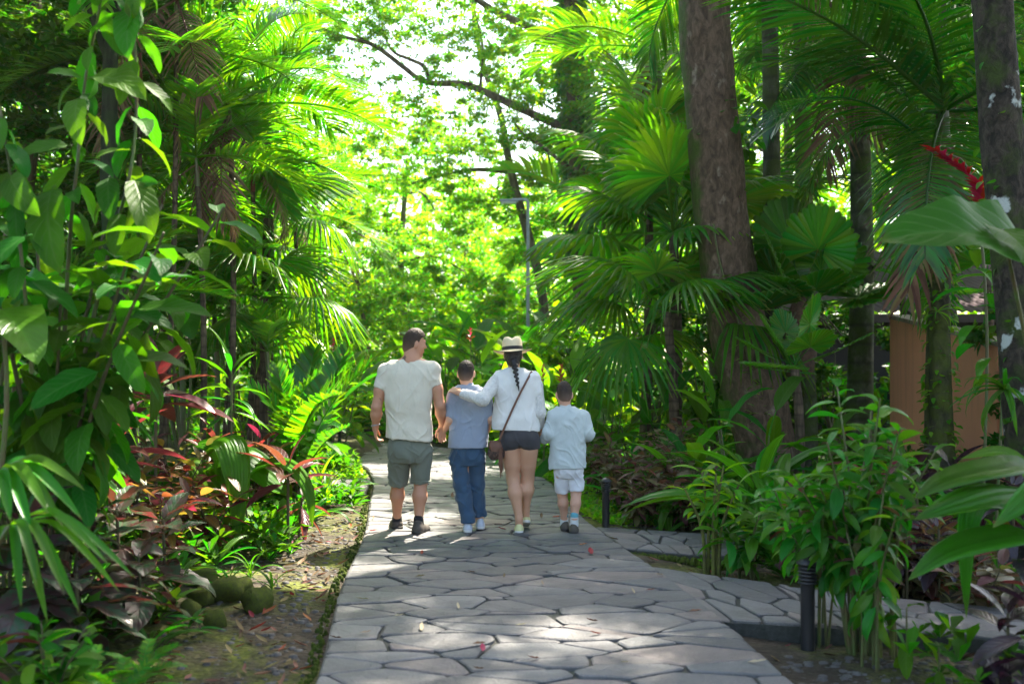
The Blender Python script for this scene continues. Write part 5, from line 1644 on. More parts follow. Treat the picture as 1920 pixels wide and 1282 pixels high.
def climber(root, pts, r0, n, s, mesh, seed, z0=0, spread=.02, name='climbing_leaves', size=(.7, 1.3)):
    """leaves that cling round a trunk, joined into one part"""
    r_ = random.Random(seed); mb = MB()
    for _ in range(n):
        t = r_.uniform(z0, .999) * (len(pts) - 1); k = int(t); p = pts[k].lerp(pts[k + 1], t - k)
        a = r_.uniform(0, 2 * math.pi); rr = (r0[k] if hasattr(r0, '__len__') else r0) + r_.uniform(0, spread)
        p = p + Vector((math.cos(a) * rr, math.sin(a) * rr, 0))
        M = leaf_M(p, a - math.pi / 2 + r_.uniform(-.8, .8), R(r_.uniform(-70, 20)), r_.uniform(-.4, .4), s * r_.uniform(*size))
        leaf(mb, W=.8, prof=prof_heart, n=4, m=1, fold=.2, droop=.6, M=M)
    o = part(name, mb.mesh(name, mesh), root); o['kind'] = 'stuff'; return o

# the big leaning trunk on the right and its crown overhead
def big_tree():
    Y = 12.5; base = on_ground(1443, Y, -.05)
    root = empty('tree', 'thick brown trunk leaning left beside the brown fan palm', 'tree', base)
    sp = [(1443, 915), (1440, 860), (1424, 780), (1402, 690), (1380, 600), (1364, 500), (1350, 400), (1341, 300), (1333, 200), (1325, 100), (1318, 0), (1300, -300), (1285, -700), (1275, -1150)]
    wpx = [118, 112, 110, 109, 107, 104, 101, 99, 97, 95, 94, 84, 70, 55]
    pts = [P(a, b, Y + .002 * max(0, -b)) - base for a, b in sp]; rad = [w * Y / FPX / 2 for w in wpx]
    cv = curve(pts, 54); rr = np.interp(np.linspace(0, 13, 54), range(14), rad)
    mb = MB(); tube(mb, cv, list(rr), 40, True, .11, 3); part('trunk', mb.mesh('trunk', BK_BIG), root)
    # buttress roots
    for a, l in ((2.9, .42),):
        mb = MB(); tube(mb, [Vector((math.cos(a) * .1, math.sin(a) * .1, .75)), Vector((math.cos(a) * .32, math.sin(a) * .32, .25)), Vector((math.cos(a) * l, math.sin(a) * l, -.12))], [.10, .09, .05], 10, True, .2, a); part('root', mb.mesh('root', BK_BIG), root)
    # climbing vine with small leaves up the front of the trunk
    vp = [P(a, b, Y - .33) - base for a, b in ((1425, 800), (1410, 700), (1383, 600), (1360, 530), (1345, 470), (1338, 420))]
    mb = MB(); tube(mb, curve(vp, 24), .013, 5); vine = part('vine', mb.mesh('vine', ST_G), root)
    mb = MB(); r_ = random.Random(4); cvp = curve(vp, 40)
    for i in range(70):
        k = r_.randrange(0, 26); p = cvp[k] + Vector((r_.uniform(-.07, .07), -.02, 0))
        leaf(mb, W=.5, prof=prof_ovate, n=4, m=1, fold=.2, droop=.6, M=leaf_M(p, r_.choice((1.4, -1.4)) + r_.uniform(-.6, .6), R(r_.uniform(-30, 40)), 0, .11))
    part('vine_leaves', mb.mesh('vine_leaves', G['lime']), vine)
    side = [P(a, b, Y - .1) - base for a, b in ((1392, 280), (1386, 220), (1376, 150))]
    climber(root, curve(side, 6), .04, 46, .16, G['broad'], 5, spread=.16)
    # limbs and crown above the frame
    top = pts[-1]
    for i, (dx, dy, dz) in enumerate(((-4.5, 3, 2.2), (3.5, 4, 2.5), (-2, -3.0, 2.4), (2.5, -2, 2.8), (-1, 6, 2.0))):
        s = pts[-3].lerp(top, .2 + .18 * i)
        mb = MB(); tube(mb, curve([s, s + Vector((dx * .5, dy * .5, dz * .75)), s + Vector((dx, dy, dz))], 8), [.17, .16, .14, .12, .10, .08, .06, .04], 8, True, .1, i); part('limb', mb.mesh('limb', BK_BIG), root)
    return root, top
CR = {}
CR['over'] = crown_mesh('crown', G['mid'], 1, 5.2, 1.9, 66, 330, .20, .40)
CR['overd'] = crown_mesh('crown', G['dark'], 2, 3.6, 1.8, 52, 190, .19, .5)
CR['farA'] = crown_mesh('crown', G['far'], 3, 3.3, 2.4, 46, 115, .19, .42)
CR['farB'] = crown_mesh('crown', G['far'], 4, 3.0, 3.0, 46, 110, .20, .40)
CR['midA'] = crown_mesh('crown', G['mid'], 5, 3.2, 2.3, 46, 105, .20, .5)
CR['midB'] = crown_mesh('crown', G['mid'], 6, 2.6, 2.8, 44, 105, .20, .5)
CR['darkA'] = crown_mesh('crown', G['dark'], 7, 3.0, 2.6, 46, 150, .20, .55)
CR['airyA'] = crown_mesh('crown', G['far'], 11, 3.0, 1.7, 40, 42, .24, .38, lo=.1)
CR['airyB'] = crown_mesh('crown', G['mid'], 12, 3.0, 1.6, 36, 42, .22, .38, lo=.1)
CR['bushA'] = crown_mesh('foliage', G['mid'], 8, 1.2, 1.1, 30, 70, .13, .6, lo=.2)
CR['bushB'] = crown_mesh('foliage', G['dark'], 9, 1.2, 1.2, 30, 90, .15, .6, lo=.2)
CR['bushC'] = crown_mesh('foliage', G['far'], 10, 1.2, 1.1, 30, 90, .12, .55, lo=.2)

def put(mesh, root, loc, s=(1, 1, 1), rz=0.0, name=None, kind='stuff'):
    o = part(name or mesh.name.split('.')[0], mesh, root, Matrix.Translation(loc) @ Matrix.Rotation(rz, 4, 'Z') @ Matrix.Diagonal((s[0], s[1], s[2], 1)))
    if kind: o['kind'] = kind
    return o

bt, bt_top = big_tree()
b0 = bt.location  # unseen crowns, added above the frame to dapple the path with shade
for (x, y, z, s, rz) in ((5.1, 14.6, 13.0, .54, 0), (7.2, 20.4, 13.6, .62, 1.0), (4.6, 12.0, 12.6, .50, 3.0), (9.2, 16.0, 13.0, .8, 1.2), (8.0, 11.0, 12.4, .62, 2.2), (5.0, 15.5, 11.6, .30, 2.0)):
    put(CR['over'], bt, Vector((x, y, z)) - b0, (s, s, s), rz)

def tree(label, px, Y, ztop, crowns, r0=.16, bark=None, lean=0.0, pts=None, limbs=3, seed=0, group=None, name='tree'):
    base = on_ground(px, Y, -.1)
    root = empty(name, label, 'tree', base, group)
    r_ = random.Random(seed + 77)
    pts = pts or [Vector((lean * t * t + .12 * math.sin(t * 5 + seed), .1 * math.sin(t * 4 + seed), ztop * t)) for t in np.linspace(0, 1, 8)]
    n = len(pts)
    mb = MB(); tube(mb, pts, [lerp(r0 * 1.15, r0 * .45, i / (n - 1)) for i in range(n)], 12, True, .08, seed); part('trunk', mb.mesh('trunk', bark or BK_FAR), root)
    for (x, y, z, m, s) in crowns:
        c = Vector((x, y, z)) - base
        put(CR[m], root, c, (s, s, s * r_.uniform(.85, 1.1)), r_.uniform(0, 6))
    for i in range(limbs):
        (x, y, z, m, s) = crowns[i % len(crowns)]
        c = Vector((x, y, z)) - base
        k = n - 2 - (i % 3); a = pts[k]
        e = c + Vector((r_.uniform(-1.5, 1.5), r_.uniform(-1, 1), r_.uniform(-.6, .8))) * s
        mb = MB(); tube(mb, curve([a, a.lerp(e, .5) + Vector((0, 0, .35)), e], 8), [lerp(r0 * .42, .02, j / 7) for j in range(8)], 6, True, .1, i); part('limb', mb.mesh('limb', bark or BK_FAR), root)
    return root

# the ivy covered trunk with the long limb across the gap
def ivy_tree():
    Y = 24.0; base = on_ground(1092, Y, -.1)
    root = empty('tree', 'ivy wrapped trunk with long bare limbs reaching over the clearing', 'tree', base)
    k = Y / FPX
    pp = [P(a, b, Y) - base for a, b in ((1094, 800), (1092, 600), (1088, 450), (1082, 300), (1076, 150), (1070, 0), (1064, -200), (1058, -450))]
    cv = curve(pp, 22)
    mb = MB(); tube(mb, cv, [lerp(.22, .13, i / 21) for i in range(22)], 14, True, .08, 2); part('trunk', mb.mesh('trunk', BK_FAR), root)
    climber(root, cv, .21, 2200, .25, G['ivy'], 8, .22, .07)
    def limb(pts, r0, r1, bark=BK_FAR, n=18):
        mb = MB(); tube(mb, curve([P(a, b, Y + c) - base for a, b, c in pts], n), [lerp(r0, r1, i / (n - 1)) for i in range(n)], 8, True, .14, len(pts)); return part('limb', mb.mesh('limb', bark), root)
    limb([(1072, 95, 0), (1000, 55, -.3), (930, 22, -.5), (880, -10, -.8), (800, -60, -1)], .10, .05)
    limb([(1085, 250, 0), (1000, 215, -.2), (930, 182, -.4), (870, 158, -.5), (800, 155, -.7), (755, 125, -.9), (700, 85, -1.1), (640, 68, -1.4), (570, 40, -1.6)], .105, .028, n=26)
    limb([(806, 152, -.7), (795, 125, -.8), (770, 112, -.8), (735, 95, -.9), (715, 50, -1)], .055, .02)
    limb([(680, 75, -1.1), (640, 45, -1.2), (600, 5, -1.4)], .045, .02)
    limb([(900, 170, -.4), (905, 90, -.2), (890, 20, 0)], .04, .015)
    limb([(1085, 330, 0), (1010, 270, -.2), (985, 255, -.3), (960, 225, -.3)], .05, .02)
    for (x, y, dz, m, s) in ((1130, 40, 1.0, 'midA', .8), (1010, -60, .5, 'midA', .55), (860, 105, -.6, 'farA', .28), (960, 60, -.3, 'farA', .30), (640, 30, -1.3, 'midA', .36), (560, 60, -1.4, 'farA', .35), (740, 50, -1.2, 'farA', .22), (930, 215, -.2, 'farB', .36), (1010, 200, 0, 'midA', .38), (1150, 200, .6, 'midB', .7), (600, -10, -1.5, 'airyB', .6), (760, -25, -1, 'airyA', .6), (1010, 120, 0, 'airyB', .6), (800, 215, -.8, 'airyA', .5), (950, 30, 0, 'airyA', .5), (690, 225, -1, 'airyA', .5), (700, 30, -1.2, 'airyA', .42), (630, 150, -1.4, 'airyA', .42), (870, 15, -.4, 'airyB', .45), (560, 125, -1.4, 'airyA', .4), (830, 90, -.6, 'airyA', .36)):
        put(CR[m], root, P(x, y, Y + dz) - base, (s, s, s), x * .01)
    return root
ivy_tree()
# second slim leaning trunk in the clearing
def slim_tree():
    Y = 27.0; base = on_ground(1030, Y, -.1)
    root = empty('tree', 'slim bending trunk behind the lamp post', 'tree', base)
    pp = [P(a, b, Y) - base for a, b in ((1030, 790), (1018, 560), (990, 440), (965, 350), (950, 280), (938, 215), (905, 120), (890, 40), (880, -60))]
    mb = MB(); tube(mb, curve(pp, 26), [lerp(.14, .05, i / 25) for i in range(26)], 10, True, .1, 6); part('trunk', mb.mesh('trunk', BK_FAR), root)
    for pts, r0 in ((((958, 322), (900, 318), (860, 322), (800, 335), (760, 350)), .07), (((1060, 360), (1035, 325), (1020, 250), (985, 190)), .04), (((960, 330), (1030, 325), (1090, 350)), .045)):
        q = [P(a, b, Y + .2) - base for a, b in pts]
        mb = MB(); tube(mb, curve(q, 12), [lerp(r0, .02, i / 11) for i in range(12)], 6, True, .1); part('limb', mb.mesh('limb', BK_FAR), root)
    for (x, y, dz, m, s) in ((800, 300, 0, 'farA', .42), (890, 330, .4, 'farB', .40), (1000, 320, .8, 'midB', .42), (930, 420, 1.0, 'farA', .5), (860, 240, .5, 'farA', .34), (760, 235, 1, 'midA', .36), (990, 130, 1.0, 'midA', .42), (700, 300, .5, 'airyA', .6), (860, 320, .6, 'airyA', .6), (980, 400, .6, 'airyA', .6)):
        put(CR[m], root, P(x, y, Y + dz) - base, (s, s, s), x * .013)
slim_tree()

# trees of the sunlit background, each with its own trunk and crowns
def bgtree(label, px, Y, spec, r0=.15, seed=0, limbs=3):
    cr = []
    for (x, y, m, s) in spec:
        q = P(x, y, Y); cr.append((q.x, q.y, q.z, m, s))
    ztop = max(c[2] for c in cr) - gh(0, Y)
    return tree(label, px, Y, ztop, cr, r0, seed=seed, limbs=limbs)
bgtree('yellow green tree on the left rim of the clearing', 600, 28, [(610, 330, 'farA', .6), (560, 440, 'farB', .6), (660, 440, 'farA', .5), (560, 240, 'farA', .34)], .12, 1)
bgtree('bright leafy tree low in the middle of the clearing', 760, 31, [(760, 400, 'farA', .7), (700, 520, 'farB', .7), (830, 500, 'farA', .7), (680, 300, 'farA', .42)], .13, 2)
bgtree('pale tree standing farthest back under the sky gap', 870, 38, [(870, 450, 'farB', .8), (950, 540, 'farA', .8), (780, 560, 'farA', .8)], .17, 3)
bgtree('sunny tree filling the space right of the slim trunk', 1100, 33, [(1080, 470, 'farA', .95), (1030, 560, 'farB', .8), (1150, 330, 'farA', .85), (1190, 520, 'farA', .9)], .15, 4)
bgtree('tall green tree above the small fan palms', 1200, 29, [(1190, 60, 'midA', .8), (1250, 180, 'midB', .85), (1180, 260, 'farA', .62), (1300, 60, 'midA', 1.0)], .16, 5)
bgtree('dark stemmed tree rising left of the man', 680, 24, [(660, 500, 'midB', .55), (700, 590, 'midA', .5), (610, 560, 'midA', .5)], .07, 6)
bgtree('dense tree closing the view behind the drooping fan leaf', 520, 22, [(500, 480, 'midA', .55), (450, 370, 'midB', .5), (560, 560, 'midA', .45), (400, 260, 'midA', .45)], .11, 7)
bgtree('dim tall tree behind the feather palms at left', 400, 20, [(385, 230, 'midA', .55), (310, 220, 'midB', .6), (420, 420, 'midB', .5), (290, 420, 'midA', .5), (250, 20, 'darkA', .7)], .13, 8)
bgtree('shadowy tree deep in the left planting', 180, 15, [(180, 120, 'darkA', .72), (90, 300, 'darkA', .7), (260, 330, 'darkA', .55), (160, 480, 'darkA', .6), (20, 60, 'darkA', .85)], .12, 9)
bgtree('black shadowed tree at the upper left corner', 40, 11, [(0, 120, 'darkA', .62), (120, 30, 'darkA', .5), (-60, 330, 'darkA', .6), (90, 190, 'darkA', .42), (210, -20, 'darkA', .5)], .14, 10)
bgtree('green tree between the big trunk and the ringed palm', 1470, 24, [(1470, 150, 'midA', .7), (1530, 20, 'midA', .7), (1420, 300, 'midB', .6)], .14, 11)
bgtree('tree standing above the mauve roof', 1700, 30, [(1690, 250, 'midA', .9), (1780, 60, 'midA', 1.0), (1620, 40, 'midB', .9), (1860, 330, 'midA', .9)], .18, 12)
bgtree('added tree shading the far end of the mauve roof', 1790, 24, [(1750, 137, 'darkA', .9), (1625, 140, 'darkA', .6), (1880, 160, 'darkA', .85), (1800, 90, 'darkA', .9), (1690, 60, 'darkA', .8)], .14, 16)  # added so that its crowns keep the sun off the roof
bgtree('dark tree at the upper right corner behind the lichen trunk', 1900, 17, [(1920, 60, 'midA', .6), (1960, 250, 'midB', .6), (2060, 120, 'darkA', .8)], .14, 13)
bgtree('bushy tree beside the roof end', 1340, 20, [(1260, 470, 'midB', .5), (1330, 560, 'midA', .5), (1420, 470, 'darkA', .42)], .09, 14)
# overhead tree on the left whose trunk rises behind the broad leaves
lt = tree('dark green trunk rising behind the broad leaved shrub at left', 236, 9.2, 7.0, [(-6.2, 10.4, 6.6, 'overd', .85), (-6.4, 7.0, 6.2, 'overd', .8), (-4.6, 8.6, 6.4, 'overd', .45), (-8.6, 12.6, 6.2, 'overd', 1.0), (-1.5, 8.6, 7.1, 'overd', .42)], .085, BK_DARK, seed=15, limbs=5)  # unseen overhead crowns; the last is added to shade the broad leaves

# far-off wood that reads as one mass
rs = np.random.RandomState(9)
def wood(name, label, Ya, Yb, n, seed, mat, ls, prof):
    rs = np.random.RandomState(seed)
    Yv = rs.uniform(Ya, Yb, n); xs_ = rs.uniform(-1, 1, n) * (Yv * .62 + 3)
    pxs = 960 + xs_ * FPX / Yv
    tops = np.interp(pxs, [p_[0] for p_ in prof], [p_[1] for p_ in prof])
    zt = CAM_H - (tops - 680) * Yv / FPX
    nz = np.array([mnoise.noise(Vector((a * .35, b * .35, 1.0))) for a, b in zip(xs_, Yv)])
    zt = zt * (1 + .18 * nz)
    pos = np.stack([xs_, Yv, rs.uniform(0, 1, n) ** .8 * np.maximum(zt, .5)], -1)
    keep = np.array([mnoise.noise(Vector(p_ * .45)) > -.16 for p_ in pos]); pos = pos[keep]; n = len(pos)
    up = np.array([0, -.15, 1.0]) + rs.normal(size=(n, 3)) * .6; up /= np.linalg.norm(up, axis=1)[:, None]
    f = rs.normal(size=(n, 3)); f -= up * (f * up).sum(1)[:, None]; f /= np.linalg.norm(f, axis=1)[:, None]
    s = np.cross(f, up); L_ = (ls * rs.uniform(.6, 1.4, n))[:, None]
    v = np.stack([pos, pos + f * L_ * .5 + s * L_ * .28, pos + f * L_ - up * L_ * .2, pos + f * L_ * .5 - s * L_ * .28], 1).reshape(-1, 3)
    mb = MB(); mb.add(v, np.arange(4 * n).reshape(-1, 4), None, np.tile(np.array([[.5, 0], [1, .5], [.5, 1], [0, .5]]), (n, 1)))
    tag(part(name, mb.mesh(name, mat, False)), label, kind='stuff')
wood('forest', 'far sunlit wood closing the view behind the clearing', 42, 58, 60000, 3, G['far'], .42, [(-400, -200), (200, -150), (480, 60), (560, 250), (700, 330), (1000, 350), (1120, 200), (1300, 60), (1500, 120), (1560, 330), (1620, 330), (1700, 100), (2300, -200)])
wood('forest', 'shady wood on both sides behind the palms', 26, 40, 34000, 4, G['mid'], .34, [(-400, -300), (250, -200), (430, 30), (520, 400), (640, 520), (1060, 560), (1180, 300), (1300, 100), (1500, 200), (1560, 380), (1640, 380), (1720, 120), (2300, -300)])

# ------------------------------------------------------------------ palms
slim = lambda base, top, r0=.035, n=6: ([Vector((lerp(0, top[0] - base[0], t) + .05 * math.sin(t * 3.1), lerp(0, top[1] - base[1], t), lerp(0, top[2] - base[2], t))) for t in np.linspace(0, 1, n)], [lerp(r0 * 1.2, r0 * .85, t) for t in np.linspace(0, 1, n)])
def feather(label, bpx, Y, tpx, tpy, kind='areca', n=10, L=1.8, r0=.035, seed=0, bark=None, shaft=None, el1=-20, el0=76, group=None, sw=1.0, name='feather_palm'):
    base = on_ground(bpx, Y, -.05); top = P(tpx, tpy, Y)
    pts, rad = slim(base, top, r0)
    return palm(name, label, base, pts, rad, bark or BK_SLIM, FR[kind] if kind in FR else FN[kind], n, L, el0, el1, seed, group, shaft, sw=sw)
GP = 'slender feather palms of the left bed'
feather('feather palm with silvery fronds tallest in the left group', 425, 11.0, 432, 262, 'areca', 11, 1.75, .030, 1, group=GP, shaft=(.35, ST_G))
feather('feather palm leaning over the red cordylines with reddish shaft', 462, 12.0, 474, 360, 'areca', 9, 1.45, .028, 2, group=GP, shaft=(.4, ST_R))
feather('short feather palm with yellowing fronds left of the tallest', 376, 10.4, 370, 350, 'arecalime', 9, 1.25, .028, 3, group=GP, shaft=(.3, ST_G))
feather('feather palm with bright red crownshaft behind the big heart leaf', 228, 10.2, 262, 190, 'areca', 9, 1.75, .028, 4, group=GP, shaft=(.5, ST_R))
feather('feather palm with dark fronds hanging into the frame at top left', 300, 10.2, 330, 60, 'areca', 9, 1.7, .026, 5, group=GP, shaft=(.4, ST_G))
feather('lime feather palm nearest the clearing at left', 556, 15.5, 552, 400, 'arecalime', 11, 1.5, .036, 6, group=GP)
feather('feather palm reaching into the sky gap', 505, 13.0, 500, 225, 'areca', 10, 1.7, .04, 7, group=GP, shaft=(.4, ST_G))
feather('low feather palm behind the crotons of the left bed', 300, 12.4, 300, 470, 'areca', 10, 1.4, .034, 8, group=GP)
#feather('feather palm rising at the top of the frame beside the sky gap', 440, 14.5, 450, -10, 'arecalime', 11, 2.1, .035, 9, group=GP)
GL = 'low bushy feather palms of the left bed'
for (lab, px, Y, py, n, L, sd) in (('low bushy feather palm before the slender trunks at left', 335, 11.4, 620, 12, 1.05, 61), ('low bushy feather palm right of the narrow spiky cordyline', 500, 11.4, 660, 10, .72, 62), ('low bushy feather palm in the shade left of the red crownshaft', 170, 9.4, 600, 12, 1.15, 63), ('low bushy feather palm under the lime feather palm', 575, 14.4, 650, 10, .8, 64), ('low bushy feather palm between the slender trunks', 400, 12.0, 570, 12, 1.2, 65)):
    feather(lab, px, Y, px, py, 'areca' if sd % 2 else 'arecalime', n, L, .03, sd, ST_G, None, 8, 80, GL)
GF = 'drooping fan palms'
def fanpalm(label, bpx, Y, tpx, tpy, kind, n, L, seed, r0=.05, el0=70, el1=-35, group=GF, bark=None, sw=1.0):
    return feather(label, bpx, Y, tpx, tpy, kind, n, L, r0, seed, bark, None, el1, el0, group, sw, 'fan_palm')
fanpalm('fan palm with drooping split leaf behind the left cordylines', 486, 11.8, 490, 560, 'droop', 8, .62, 1)
fanpalm('fan palm with yellow tinted fans under the silvery feather palm', 420, 12.8, 430, 440, 'fanlime', 9, .70, 2)
fanpalm('slim fan palm with hanging tips beside the lime feather palm', 466, 12.6, 500, 410, 'droop', 8, .66, 3)
fanpalm('large fan palm spreading left of the thick trunk', 1262, 13.6, 1262, 440, 'fan', 15, .92, 4, .07, 80, -30)
fanpalm('tall fan palm behind with fans under the feather fronds', 1205, 15.5, 1215, 330, 'fan', 13, .95, 5, .07, 75, -35)
fanpalm('low fan palm arching over the ginger plants', 1262, 12.6, 1250, 585, 'droop', 10, .82, 6, .06, 60, -20)
fanpalm('half hidden fan palm right behind the thick trunk', 1390, 15.5, 1385, 430, 'fan', 12, .9, 7, .07, 75, -30)
# right hand palms
def right_palms():
    Y = 11.0; base = on_ground(1768, Y, -.05)
    pts = [P(a, b, Y) - base for a, b in ((1768, 905), (1766, 820), (1763, 720), (1762, 620), (1764, 520), (1766, 420))]
    root = palm('feather_palm', 'mossy trunked palm with grey crownshaft in front of the terracotta wall', base, pts, [.145, .12, .108, .10, .096, .092], BK_MOSS, FR['king'], 12, 2.6, 70, -20, 21, None, (1.25, SHAFT), wob=.14, sides=16)
    b = root
    for (a, c) in (((1765, 300, 11), (1455, 235, 10.0)), ((1765, 260, 11), (1420, 130, 11.6)), ((1765, 240, 11), (1880, 30, 10.2)), ((1765, 250, 11), (1610, -40, 10.6))):
        m = FR['king'][2]; part('frond', m, b, aim(m, P(*a) - base, P(*c) - base))
    climber(root, [Vector(p) for p in pts], [.16, .14, .13, .12, .115, .11], 260, .075, G['lime'], 31, .1, .03)
    base2 = on_ground(1742, 11.15, -.05)
    t2 = empty('tree', 'thin moss coated trunk pressed against the mossy palm', 'tree', base2)
    q = [P(a, b_, 11.15) - base2 for a, b_ in ((1742, 900), (1743, 780), (1746, 660), (1750, 560), (1755, 450), (1760, 300), (1766, 100), (1770, -200))]
    mb = MB(); tube(mb, curve(q, 20), [lerp(.06, .035, i / 19) for i in range(20)], 10, True, .15, 3); part('trunk', mb.mesh('trunk', BK_MOSS), t2)
    climber(t2, curve(q, 20)[:12], .05, 90, .06, G['lime'], 32, .1, .03)
    put(CR['overd'], t2, q[-1] + Vector((.3, .5, .8)), (.4, .4, .5), 1)
right_palms()
feather('ringed grey trunk palm between the thick trunk and the wall', 1608, 14.2, 1610, 190, 'king', 13, 2.7, .15, 22, BK_GREY, (1.1, ST_G), name='feather_palm', el1=-35)
feather('dark feather palm whose fronds hang over the mauve roof', 1500, 17.5, 1500, 30, 'king', 13, 2.9, .13, 23, BK_GREY, (1.0, ST_G), el1=-35)
feather('feather palm with backlit fronds above the red ginger', 1905, 12.8, 1890, 120, 'king', 13, 2.6, .12, 24, BK_GREY, (.9, SHAFT), el1=-35)
feather('far feather palm seen through the fronds over the wall', 1700, 20, 1690, 210, 'areca', 13, 3.0, .12, 25, BK_GREY, (.9, ST_G), el1=-35)
feather('yellow green feather palm left of the thick trunk', 1225, 17.5, 1232, 170, 'arecalime', 12, 2.5, .09, 26, BK_GREY, (.7, ST_G), el1=-30)
feather('sunlit feather palm behind the ivy trunk', 1120, 27, 1130, 420, 'far', 10, 3.0, .10, 27, BK_GREY)
feather('feather palm hanging over the frame top right of the thick trunk', 1440, 13.4, 1440, -90, 'king', 12, 2.4, .11, 28, BK_GREY, (.8, ST_G), el1=-40)
def lichen_tree():
    Y = 8.0; base = on_ground(1945, Y, -.05)
    root = empty('tree', 'dark trunk with white lichen patches at the right edge', 'tree', base)
    q = [P(a, b, Y) - base for a, b in ((1948, 1050), (1936, 900), (1922, 740), (1908, 560), (1892, 400), (1874, 200), (1860, 0), (1846, -250), (1835, -600), (1830, -1000))]
    rad = [.20, .175, .165, .16, .155, .15, .145, .135, .12, .10]
    cv = curve(q, 34)
    mb = MB(); tube(mb, cv, list(np.interp(np.linspace(0, 9, 34), range(10), rad)), 26, True, .10, 8); part('trunk', mb.mesh('trunk', BK_LICH), root)
    climber(root, cv[5:22], .155, 70, .07, G['broad'], 41, 0, .03)
    for (x, y, z, s) in ((7.2, 10.0, 9.0, .9), (3.9, 6.2, 8.8, .5), (7.5, 6.5, 8.6, .8)): put(CR['overd'], root, Vector((x, y, z)) - base, (s, s, s), x)
lichen_tree()
# stubby fan palm with undivided leaves and brown fibre, and its small neighbours
def licualas():
    Y = 12.8; base = on_ground(1512, Y, -.05); top = P(1500, 590, Y)
    pts, rad = slim(base, top, .11)
    root = palm('fan_palm', 'stocky fan palm with round undivided leaves and brown fibrous crown', base, pts, rad, BK_GREY, FN['licuala'], 9, .50, 70, -5, 31)
    t = top - base
    mb = MB(); tube(mb, [t + Vector((0, 0, -.75)), t + Vector((.02, 0, -.4)), t + Vector((0, 0, .0)), t + Vector((0, 0, .25))], [.15, .20, .16, .05], 12, True, .35, 2); part('fibre_sheath', mb.mesh('fibre_sheath', FIBRE), root)
    for (c, rl) in (((1425, 440, 12.2), .3), ((1560, 385, 12.4), -.3), ((1470, 370, 13.0), .2), ((1625, 520, 12.2), -.6), ((1430, 525, 12.0), .7), ((1590, 440, 13.2), 0), ((1690, 545, 12.6), -.5)):
        m = FN['licuala'][0]; part('frond', m, root, aim(m, t + Vector((0, 0, .1)), P(*c) - base, (0, -.7, .7), rl))
    for i in range(9):
        a = i * 2.4; e = t + Vector((math.cos(a) * .5, math.sin(a) * .4, -.25 - .05 * (i % 3)))
        mb = MB(); tube(mb, curve([t, t.lerp(e, .5) + Vector((0, 0, .15)), e], 6), .012, 4); part('dry_stalk', mb.mesh('dry_stalk', ST_B), root)
licualas()
fanpalm('low fan palm with dark green pleated fans at the foot of the thick trunk', 1492, 10.9, 1490, 690, 'licuala', 9, .34, 41, .05, 75, 0, 'small undivided fan palms')
fanpalm('round leaved fan palm in front of the terracotta wall', 1690, 14.6, 1690, 520, 'licuala', 6, .42, 42, .05, 70, -5, 'small undivided fan palms')
fanpalm('round leaved fan palm beside the lichen trunk', 1850, 12.6, 1850, 520, 'licuala', 6, .40, 43, .05, 65, -5, 'small undivided fan palms')

# ------------------------------------------------------------------ leafy bushes that fill the middle distance
def bush(label, px, Y, py, m, s, sz=None, seed=0):
    """rounded bush whose foliage is centred at (px, py)"""
    base = on_ground(px, Y, -.05); c = P(px, py, Y) - base
    root = empty('leafy_bush', label, 'bush', base, 'leafy bushes of the middle distance')
    put(CR[m], root, c, (s, s, sz or s), seed)
    for i in range(4):
        e = c + Vector((rnd.uniform(-.5, .5), rnd.uniform(-.4, .4), rnd.uniform(-.2, .4))) * s
        stem_obj(root, curve([Vector((rnd.uniform(-.1, .1), 0, 0)), e * .55, e], 6), [.03, .025, .02, .016, .012, .008], ST_B, 5)
for i, b in enumerate([
    ('sunlit bush just beyond the path left of the man', 640, 22.5, 700, 'bushA', 1.0), ('low bush behind the man and the path end', 735, 22.0, 740, 'bushA', .95),
    ('bright bush behind the bigger boy', 830, 24, 690, 'bushC', 1.1), ('tall bush left of the red torch flower', 560, 19.5, 660, 'bushA', 1.1),
    ('bush under the lamp post', 1010, 23, 660, 'bushA', 1.0), ('pale bush behind the straw hat', 930, 26, 600, 'bushC', 1.2), ('bush behind the ginger plants', 1110, 20, 640, 'bushA', 1.0),
    ('yellowish bush high behind the bigger boy', 780, 27, 590, 'bushC', 1.3), ('bush beneath the large fan palm', 1210, 17, 640, 'bushA', .9),
    ('shaded bush behind the thick trunk', 1330, 15.5, 690, 'bushB', .9), ('shaded bush left of the wall end', 1560, 16, 680, 'bushB', .8),
    ('dark bush deep behind the left crotons', 330, 14.5, 620, 'bushB', 1.0), ('dark bush behind the yellow green shoots', 180, 13, 620, 'bushB', .95),
    ('dark bush at the left edge behind the cordyline', 30, 9.5, 640, 'bushB', .75), ('green bush behind the spiky dracaena', 450, 15.5, 650, 'bushA', .85),
    ('black green bush under the heavy shade far left', 60, 12.5, 480, 'bushB', 1.0), ('bush right of the terracotta wall', 2020, 11, 720, 'bushB', 1.0),
    ('bush spilling over the far side path', 590, 16.8, 760, 'bushA', .7)]):
    bush(*b, seed=i * 1.3)

